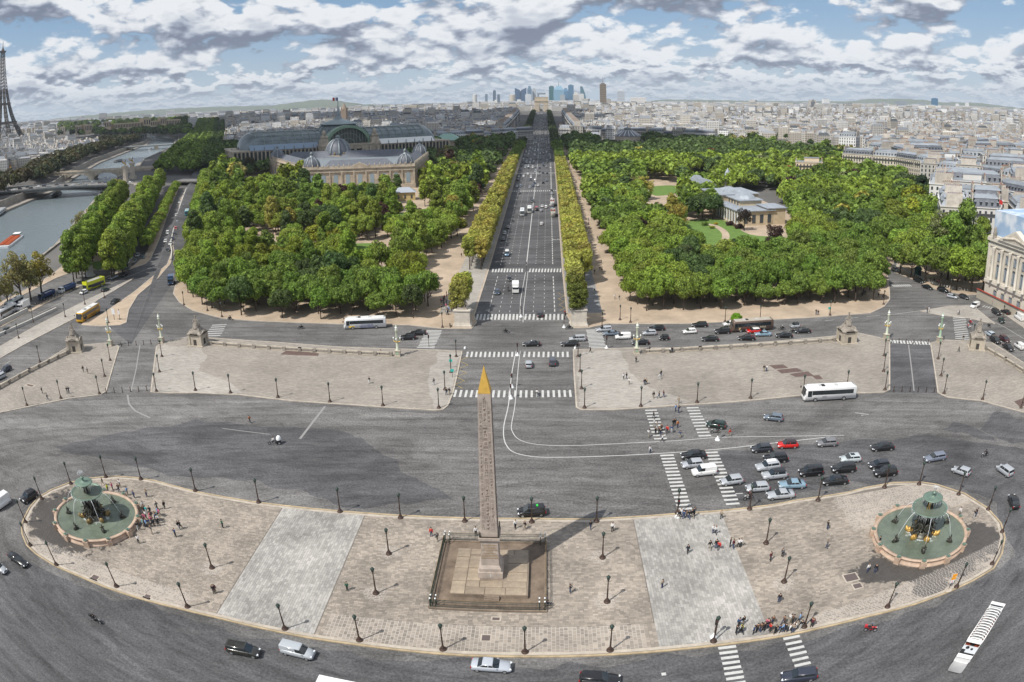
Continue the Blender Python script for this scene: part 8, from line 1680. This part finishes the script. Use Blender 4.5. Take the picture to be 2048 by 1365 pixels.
def moto(u,v,du,dv,label,col=BK,rider=None,helmet=(.02,.02,.02),passenger=False,box=False,where=''):
    p=G(u,v,.4); rz=head(u,v,du,dv); t=thing('motorbike',label,'motorbike',(p.x,p.y,.016),rz)
    for k,m in MOTO.items(): link(k,m,t,color=col)
    for x in (-.66,.70): o=link('wheel',WH,t,(x,0,.31)); o.scale=(.97,.55,.97); link('rim',WR_,o)
    if box: MB().mat(PAINTC).box((-.82,0,.9),(.42,.42,.34),top=.9).build('top_box',t,color=col)
    if rider is not None:
        d=Vector((math.cos(rz),math.sin(rz),0)); person(f'motorbike rider {where or label}'[:88],(p.x-d.x*.28,p.y-d.y*.28,.016+.0),rz-PI/2,'ride',rider,(.02,.02,.025),helmet=helmet)
moto(192,1241,10,4.5,'dark scooter with a pale tail on the road left below the island',(.03,.03,.03),(.015,.015,.02),(.01,.01,.01),box=True,where='in black on the scooter left below the island'); moto(1741,1259,10,.5,'red motorbike on the road below the right fountain',(.45,.02,.03),(.02,.02,.02),(.05,.08,.12),box=True,where='in black on the red motorbike'); moto(1970,910,-10,3,'grey motorbike above the right fountain',(.2,.2,.21),(.02,.02,.025),(.02,.02,.02),where='in black above the right fountain')
moto(1012,664,10,.5,'black three-wheel scooter crossing in front of the avenue',BK,(.02,.02,.02),where='in black crossing before the avenue'); moto(1138,656,-10,.5,'black motorbike by the right horse statue',BK,(.03,.03,.03),where='by the right horse statue'); moto(602,656,-10,.8,'black motorbike on the road below the left park',BK,(.03,.03,.04),where='on the road below the left park'); moto(460,638,-10,-1.5,'black motorbike at the bend of the left park',BK,(.03,.03,.04),where='at the bend of the left park')
moto(1431,863,-10,.8,'grey motorbike parked by the dark green car',(.2,.2,.2)); moto(1497,995,-10,3,'white and black motorbike by the kerb lamp',(.3,.3,.3),(.03,.02,.02),(.2,.03,.03),where='by the kerb lamp below the queue'); moto(1074,788,0,-10,'scooter on the near avenue crossing',(.6,.6,.6),(.65,.65,.65),(.02,.02,.02),where='in a white top on the near crossing'); moto(1016.5,580,0,10,'motorbike beside the white box truck',BK,(.02,.02,.02),where='beside the white box truck')
moto(1585,664,-10,0,'black motorbike behind the brown coach',BK,(.02,.02,.02),where='behind the brown coach'); moto(1564,658,-10,0,'black scooter behind the brown coach',BK,(.02,.02,.02),(.5,.5,.5),where='with pale helmet behind the brown coach'); moto(1978,652,-8,-5,'black motorbike by the rightmost statue',BK); moto(1941,646,9,3,'red motorbike waiting at the right zebra',(.4,.03,.04),(.4,.04,.05),(.7,.7,.7),where='in red at the right zebra'); moto(1937,655,9,3,'white motorbike waiting at the right zebra',(.6,.6,.6),(.5,.1,.1),(.65,.65,.65),where='with white helmet at the right zebra'); moto(900,652,0,-10,'dark motorbike parked by the left horse statue',BK); moto(1130,627,0,-10,'red scooter on the avenue crossing',(.3,.03,.03),(.3,.05,.05),where='on the avenue crossing')
for i in range(10): moto(72+i*6.2,609-i*2.6,-4,9,f'dark motorbike in the parked row by the blue trucks, {ORD(i)} from the left',BK)
def trike():
    p=G(554,888); t=thing('pedal_cab','white hooded pedal cab on the dark asphalt left of the obelisk','pedal cab',(p.x,p.y,.016),head(554,888,-10,1)); MB().mat(WHITE).lathe((-.45,0,.9),[(.5,0),(.5,.4),(.3,.8),(.05,.9)],8).build('hood',t); MB().mat(TRIM).box((-.3,0,.35),(1.1,1.0,.35)).build('seat_box',t); MB().mat(TRIM).tube([(.2,0,.5),(1.3,0,.5),(1.45,0,1.05)],.04,5).build('frame',t)
    for x,y in ((-.5,.55),(-.5,-.55),(1.45,0)): o=link('wheel',WH,t,(x,y,.33)); o.scale=(1,.3,1); link('rim',WR_,o)
    person('pedal cab driver in pale top',(p.x-.5,p.y,.0),head(554,888,-10,1)-PI/2,'ride',(.6,.6,.6),(.02,.02,.02))
trike()
# boats
def boats():
    def boat(u,v,du,dv,L_,W_,hull,deckc,label,extra=None,z=-6.5):
        p=G(u,v,z); t=thing('river_boat',label,'boat',(p.x,p.y,-7.0),head(u,v,du,dv,z)); h,w=L_/2,W_/2; b=MB().mat(hull); outline=[(-h,-w*.8),(-h,w*.8),(-h*.8,w),(h*.55,w),(h*.85,w*.6),(h,0),(h*.85,-w*.6),(h*.55,-w),(-h*.8,-w)]; b.prism(outline,-.3,1.3); b.build('hull',t); MB().mat(deckc).prism([(x*.93,y*.88) for x,y in outline],1.3,1.42).build('deck',t)
        if extra: extra(t,h,w)
    OR=mat('orange_seat',(.50,.10,.03),.8); dk=mat('grey_deck',(.3,.31,.32),.8)
    def e1(t,h,w):
        s=MB().mat(OR)
        for i in range(22):
            for y in (-w*.45,w*.45): s.box((-h*.86+i*h*.062,y,1.4),(.55,w*.7,.8))
        tag(s.build('seat',t),kind='stuff'); MB().mat(WHITE).box((h*.66,0,1.4),(h*.34,w*1.3,1.6),top=.85).build('wheelhouse',t); MB().mat(CGL).box((h*.66,0,2.0),(h*.345,w*1.2,.7)).build('window_glass',t)
    boat(24,482,10,-7.5,42,9,WHITE,dk,'long sightseeing boat with rows of orange seats at the left edge',e1)
    def e2(t,h,w): MB().mat(TRIM).box((-h*.1,0,1.4),(h*1.2,w*1.5,1.2)).build('cargo',t); MB().mat(mat('wheelhouse_tan',(.3,.25,.15),.7)).box((-h*.78,0,1.4),(4,w*1.2,3)).build('wheelhouse',t)
    boat(113,390,-10,8,36,7,mat('black_hull',(.015,.015,.02),.5),TRIM,'dark barge passing under the ornate bridge',e2)
    def e3(t,h,w): MB().mat(WHITE).box((0,0,1.4),(h*1.5,w*1.6,2.2)).build('cabin',t); MB().mat(CGL).box((0,0,2.0),(h*1.52,w*1.62,.9)).build('window_glass',t); MB().mat(dk).box((0,0,3.6),(h*1.5,w*1.6,.2)).build('roof',t)
    boat(-2,428,10,-7,40,9,TRIM,dk,'moored houseboat with a white roof below the bridge at the left edge',e3); boat(237,323,10,-2,24,6,TRIM,dk,'small dark boat upstream of the stone bridge',e3); boat(105,512,4,-8,20,5,WHITE,dk,'white boat moored behind the river trees',e3); boat(300,300,10,-4,20,5,WHITE,dk,'pale boat far upstream',e3); boat(318,310,5,-8,30,6,WHITE,dk,'white boat moored at the right bank',e3)
boats()
# ================================================================ PEOPLE
PAL=[((.015,.016,.02),'black'),((.015,.016,.02),'black'),((.03,.035,.06),'navy'),((.62,.62,.62),'white'),((.10,.10,.11),'grey'),((.10,.07,.05),'brown'),((.03,.06,.14),'blue'),((.35,.03,.03),'red'),((.30,.25,.19),'beige'),((.04,.08,.05),'green')]
CN={'w': ((.65,.65,.65),'white'),'r': ((.50,.03,.025),'red'),'k': ((.012,.012,.015),'black'),'b': ((.03,.06,.15),'blue'),'n': ((.02,.03,.05),'navy'),'o': ((.40,.14,.05),'orange brown'),'t': ((.03,.40,.42),'turquoise'),'p': ((.55,.12,.20),'pink'),'y': ((.55,.60,.06),'yellow green'),'g': ((.02,.10,.06),'green'),'e': ((.10,.10,.11),'grey'),'c': ((.30,.25,.19),'beige'),'s': ((.20,.35,.60),'sky blue'),'m': ((.10,.02,.03),'dark red'),'u': ((.10,.06,.04),'brown')}
def folk(pts,where,group,kinds=('walk','stand','stroll','camera'),base=.0,facing=None):
    for i,q_ in enumerate(pts):
        c,cn=CN[q_[2]] if len(q_) > 2 else random.choice(PAL); k=q_[3] if len(q_) > 3 else random.choice(kinds); p=G(q_[0],q_[1],base); lc=random.choice([((.015,.016,.02),'black'),((.04,.06,.12),'blue'),((.03,.03,.035),'dark'),((.30,.26,.2),'beige')] if random.random() < .93 else [((.5,.5,.5),'white')])
        person(f'person in {cn} top, {lc[1]} trousers, {where}'+(f', {ORD(i)}' if len(pts) > 1 else ''),(p.x,p.y,base),random.uniform(0,6.28) if facing is None else facing+random.uniform(-.5,.5),k,c,lc[0],group=group)
PV=.145
folk([(85,787,'k'),(96,801,'k'),(135,787,'k'),(138.5,787,'n'),(167,744,'k'),(176,748,'e')],'on the left triangle','people on the left triangle',base=PV)
folk([(378,687,'k'),(382,688,'k')],'left of the left pavilion','people by the left pavilion',base=PV); folk([(500,846,'o','walk')],'alone on the dark asphalt',None,base=.02)
folk([(241,975,'w'),(207,971,'k'),(226,980,'p'),(217,984,'y'),(239,984,'u'),(256,990,'s'),(269,996,'b'),(294,994,'c'),(155,977,'k')],'behind the left fountain','people behind the left fountain',base=PV)
rp=random.Random(12); crowd=[(rp.gauss(296,13),rp.gauss(1043,13),rp.choice('kknwetpbucsk')) for _ in range(34)]; crowd=[c for c in crowd if (c[0]-278)**2/1.0+(c[1]-1040)**2 > 120 and c[0] > 276+max(0,(1055-c[1]))*.12]
folk(crowd,'in the crowd beside the left fountain','crowd beside the left fountain',base=PV)
folk([(330,1018,'k'),(315,1019,'e'),(362,1058,'k'),(358,1059,'k'),(352,1074,'b'),(446,1056,'g'),(278,1087,'w'),(305,1068,'e'),(432,1186,'m','stand'),(429,1187,'k')],'on the brown paving left','people on the left paving',base=PV)
folk([(863,1073,'r'),(875,1083,'e'),(952,1072,'w'),(1031,1058,'w'),(1050,1059,'k'),(1181,1059,'k'),(695,1181,'g','stand'),(1140,1186,'k','camera'),(1096,1214,'n','sit')],'around the obelisk','people around the obelisk',base=PV)
folk([(1298,875,'w'),(1307,837,'k'),(1308,853,'w'),(1311,870,'k'),(1318,868,'u'),(1323,862,'u'),(1321,872,'k'),(1314,858,'c'),(1325,884,'w'),(1334,867,'r'),(1343,866,'b'),(1360,876,'b'),(1346,853,'k'),(1355,856,'o'),(1350,851,'k'),(1300,907,'w'),(1351,823,'s'),(1357,826,'k'),(1357,808,'c'),(1459,873,'r')],'crossing the upper zebra lanes','people at the upper zebra crossings',base=.02)
folk([(1357,1037,'k'),(1362,1034,'w'),(1367,1038,'b'),(1373,1037,'u'),(1378,1038,'k'),(1384,1036,'k'),(1388,1033,'n')],'waiting at the far kerb of the island','people waiting at the far kerb',base=PV)
folk([(1442,1038,'c'),(1426,1067,'w'),(1431,1069,'w'),(1419,1099,'k'),(1432,1097,'k'),(1437,1100,'r'),(1460,1094,'k'),(1466,1097,'m'),(1476,1095,'w'),(1481,1094,'w'),(1375,1107,'n'),(1324,1176,'c','stand'),(1225,1063,'w')],'on and beside the right grey slabs','people on the right slabs',base=PV)
folk([(1540,1122,'m'),(1564,1114,'e'),(1557,1205,'k'),(1654,1059,'k'),(1653,1097,'e'),(1734,1145,'w'),(1749,1146,'k'),(1757,1090,'k'),(1951,1033,'k'),(1947,1036,'k'),(1917,1031,'w')],'on the right part of the island','people on the right paving',base=PV)
row_=[(1140,1000,'b'),(1165,985,'u'),(1190,982,'u'),(1215,975,'k'),(1240,950,'p'),(1252,955,'k'),(1262,980,'r'),(1280,925,'u'),(1300,998,'k'),(1330,992,'b'),(1357,980,'s'),(1362,925,'u'),(1405,985,'w'),(1432,990,'c'),(1430,920,'u'),(1440,975,'w'),(1480,905,'s'),(1490,962,'k'),(1565,940,'k'),(1573,948,'m'),(1415,915,'w'),(1372,985,'k'),(1010,1000,'k'),(1045,1000,'k'),(1030,945,'b'),(1062,930,'k'),(1050,985,'y')]
folk([(1200+a*.26855,1000+b*.26855,c) for a,b,c in row_],'queueing at the near kerb right','people waiting at the near kerb',base=PV)
folk([(1247,759,'w'),(1253,758,'k'),(1258,769,'w'),(1289,770,'k'),(1293,769,'c'),(1319,760,'w'),(1322,753,'k'),(1307,797,'k'),(1318,797,'k'),(1327,795,'m'),(1272,725,'k'),(1181,706,'k'),(1299,705,'k'),(1340,706,'w'),(1344,706,'k'),(1528,743,'k'),(1533,743,'w')],'on the right esplanade','people on the right esplanade',base=PV)
folk([(739,767,'k'),(868,770,'e'),(893,790,'k'),(899,789,'k'),(762,708,'c','sit')],'on the left esplanade','people on the left esplanade',base=PV)
folk([(1917,704,'k'),(1926,681,'k'),(1854,626,'k'),(1858,625,'w'),(1915,630,'w'),(1918,630,'e'),(1632,630,'k'),(1636,630,'k'),(1952,620,'w'),(1985,610,'p'),(2016,616,'w'),(1860,560,'w'),(1868,565,'k'),(1875,568,'p')],'around the right road junction','people at the right junction',base=PV)
folk([(rp.uniform(882,928),rp.uniform(592,632),rp.choice('kkwbpruske')) for _ in range(60)],'in the crowd by the left horse statue','crowd left of the avenue',base=PV); folk([(rp.uniform(1722,1768),rp.uniform(566,600),rp.choice('kknw')) for _ in range(9)],'in the shade at the right park corner','people at the right park corner',base=PV)
fp=[]
for i in range(52): y=125+620*rp.random()**1.3; x=hw(y)+rp.uniform(10,19); u,v=px(x,y,0); fp.append((u,v,rp.choice('kkknwrb')))
folk(fp,'on the promenade right of the avenue','strollers right of the avenue',base=.14); fp=[]
for i in range(10): y=rp.uniform(120,330); x=-hw(y)-rp.uniform(10,20); u,v=px(x,y,0); fp.append((u,v,rp.choice('kknw')))
folk(fp,'on the sandy walk left of the avenue','strollers left of the avenue',base=.14); folk([(1432,502,'w'),(1425,498,'k'),(1450,488,'m')],'on the curved path by the lawn','people on the garden path',base=PV)
# ================================================================ SIGNS AND SIGNALS
def signs():
    p=G(1900,1178,.14); t=thing('road_sign','orange arrow sign on a white base at the right end of the island','sign',(p.x-.3,p.y,.14),-.2); MB().mat(KERB).lathe((0,0,0),[(.7,0),(.6,.15)],10).build('base',t); MB().mat(IRON).cyl((0,0,.1),.05,2.9,6).build('post',t); OR=mat('sign_orange',(.85,.35,.02),.5)
    for z in (2.0,2.6): MB().mat(OR).box((0,-.08,z),(.75,.04,.5)).build('orange_plate',t)
    MB().mat(WHITE).box((0,-.08,1.35),(.6,.04,.55)).build('white_plate',t); letters('lettering','8',.4,mat('sign_red',(.5,.03,.04),.5),t,(0,-.115,1.45),(PI/2,0,0))
    def light(u,v,label,red=True,base=True):
        p=G(u,v,.02); t=thing('traffic_light',label,'traffic light',(p.x,p.y,.02),0,'traffic lights'); MB().mat(IRON).cyl((0,0,0),.07,3.0,6).build('post',t); h=MB().mat(TRIM).box((0,0,2.5),(.34,.28,1.0)).build('signal_head',t); MB().mat(TAILL).ball((0,-.15,3.25),.10,6,4).build('red_lens',h)
        if base: MB().mat(WHITE).lathe((0,0,0),[(.55,0),(.45,.2),(.2,.5),(.12,.9)],8).build('base',t)
    for u,v,l in ((1035,711,'traffic light in the median at the second crossing'),(1024,775,'traffic light in the median above the near crossing'),(1022,797,'traffic light in the median at the near crossing'),(1042,634,'traffic light in the median at the avenue mouth'),(1053,541,'traffic light in the median at the upper crossing'),(1435,880,'traffic light on a white base right of the queue'),(858,694,'traffic light at the left zebra'),(1213,697,'traffic light at the right zebra'),(1128,655,'traffic light by the right horse statue'),(1355,1035,'traffic light at the far island kerb'),(1427,1275,'traffic light at the near island kerb')): light(u,v,l,base=v > 600 and u > 1000)
    for u,v,l in ((229,640,'white direction signs on posts on the sandy island'),(240,640,'smaller white direction sign on the sandy island')):
        p=G(u,v,.12); t=thing('direction_sign',l,'sign',(p.x,p.y,.12),-.3); MB().mat(IRON).cyl((0,0,0),.08,3.6,6).build('post',t); [MB().mat(mat('sign_face',(.62,.65,.68),.5)).box((0,-.1,1.9+.62*k),(1.7 if u < 235 else .8,.06,.55)).build('sign_plate',t) for k in range(3 if u < 235 else 2)]
    for u,v in ((902,735),(1658,628),(905,755)): p=G(u,v,.14); t=thing('green_sign',f'turquoise sign board on the lamp {"at the left esplanade corner" if v == 735 else ("at the right park kerb" if u > 1000 else "at the left esplanade edge")}','sign',(p.x,p.y,.14)); MB().mat(IRON).cyl((0,0,0),.05,2.2,6).build('post',t); MB().mat(mat('turquoise',(.03,.42,.36),.5)).box((0,-.06,1.5),(.8,.05,.7)).build('plate',t)
    MT=mat('metal_grating',(.115,.075,.065),.7,noise=(2,.25))
    for i,(a,b,c,d) in enumerate((((1538,731),(1566,729),(1577,736),(1550,738)),((1553,740),(1594,736),(1607,743),(1563,747)),((1578,748),(1616,743),(1628,752),(1591,754)),((1624,752),(1638,750),(1646,758),(1632,759)),((560,709),(575,700),(638,707),(636,712)),((2028,803),(2048,796),(2060,808),(2040,814)))):
        pp=[G(*k,.15) for k in (a,b,c,d)]; o=MB().mat(MT).prism([(k.x,k.y) for k in pp],.13,.158).build('ground_grating'); tag(o,kind='structure')
    p=G(60,771,.15); tag(MB().mat(KERB).box((p.x,p.y,.13),(3.2,1.6,.025)).mat(MT).box((p.x,p.y,.158),(2.4,.9,.01)).build('ground_grating'),kind='structure')
    for u,v,l in ((938,712,'left'),(1142,712,'right')): p=G(u-8 if l == 'left' else u+8,v-14,.1); tag(MB().mat(WHITE).lathe((p.x,p.y,.1),[(.3,0),(.28,.5),(.2,.6)],8).build('white_post'),f'short white post at the {l} esplanade corner','bollard')
    P_=[(-25,686),(0,672),(60,645),(113,620)]; w=MB().mat(mat('parapet_white',(.50,.48,.44),.8)); w.wall([G(u,v) for u,v in P_],.6,0,.9); tag(w.build('lane_parapet'),'pale low wall between the riverside lanes at the left edge','wall')
    P_=[(-25,668),(0,652),(56,624)]; w=MB().mat(MATS['parapet_white']); w.wall([G(u,v) for u,v in P_],.6,0,1.5); tag(w.build('ramp_wall'),'pale sloping wall below the parked white coaches','wall')
    w=MB().mat(MATS['parapet_white']); w.wall([G(u,v) for u,v in ((342,522),(344,505),(341,490),(350,450),(362,408),(373,378))],.5,0,1.0); tag(w.build('expressway_parapet'),'pale parapet beside the sunken expressway','wall')
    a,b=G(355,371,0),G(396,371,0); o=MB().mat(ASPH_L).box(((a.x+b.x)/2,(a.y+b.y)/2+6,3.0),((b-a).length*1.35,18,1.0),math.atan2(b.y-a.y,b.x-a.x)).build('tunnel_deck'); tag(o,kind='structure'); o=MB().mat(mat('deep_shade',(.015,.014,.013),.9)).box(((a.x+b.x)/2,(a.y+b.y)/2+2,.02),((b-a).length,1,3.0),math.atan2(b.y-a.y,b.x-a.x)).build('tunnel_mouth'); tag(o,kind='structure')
signs()
# ================================================================ THE AIR
def haze():
    m=bpy.data.materials.new('haze_air'); m.use_nodes=True; nt=m.node_tree; nt.nodes.clear(); o=nt.nodes.new('ShaderNodeOutputMaterial'); v=nt.nodes.new('ShaderNodeVolumePrincipled')
    v.inputs['Color'].default_value=(.80,.89,1,1); v.inputs['Density'].default_value=HAZE_DENSITY; v.inputs['Anisotropy'].default_value=.0; nt.links.new(v.outputs[0],o.inputs['Volume'])
    tag(MB().mat(m).box((0,9900,-9.5),(36400,21200,500)).build('haze'),kind='stuff')
HAZE_DENSITY=4.2e-5
haze()
# a cumulus cloud out of view, added to throw shade on hall, trees and roofs
def shade_cloud(name,cx,cy,z,rx,ry,n,seed):
    r=random.Random(seed); m=mat('shade_cloud_white',(.85,.87,.9),1.0); bm=bmesh.new()
    for i in range(n):
        a=r.uniform(0,2*PI); k=math.sqrt(r.random()); s=r.uniform(.16,.30)*(1.15-k*.6)*ry
        x,y,zz=cx+rx*k*math.cos(a),cy+ry*k*math.sin(a),z+r.uniform(0,.35)*ry*(1-k)
        bmesh.ops.create_icosphere(bm,subdivisions=2,radius=s,matrix=Matrix.Translation((x,y,zz)) @ Matrix.Diagonal((1.3,1.15,.55,1)))
    for v in bm.verts:
        d=mnoise.noise_vector(v.co*.012)*26+mnoise.noise_vector(v.co*.04)*9; v.co += d; v.co.z=max(v.co.z,z-12)
    me=bpy.data.meshes.new(name); bm.to_mesh(me); bm.free(); me.materials.append(m); me.polygons.foreach_set('use_smooth',[True]*len(me.polygons)); tag(link(name,me),kind='structure')
def shade(tx,ty,rx,ry,n,seed,z=900.):
    k=z/sd.z; shade_cloud('shade_cloud',tx+sd.x*k,ty+sd.y*k,z,rx,ry,n,seed)
shade(-270,835,335,345,110,2); shade(-900,1700,560,420,110,5); shade(-120,1500,260,330,70,8); shade(120,790,95,130,26,9)
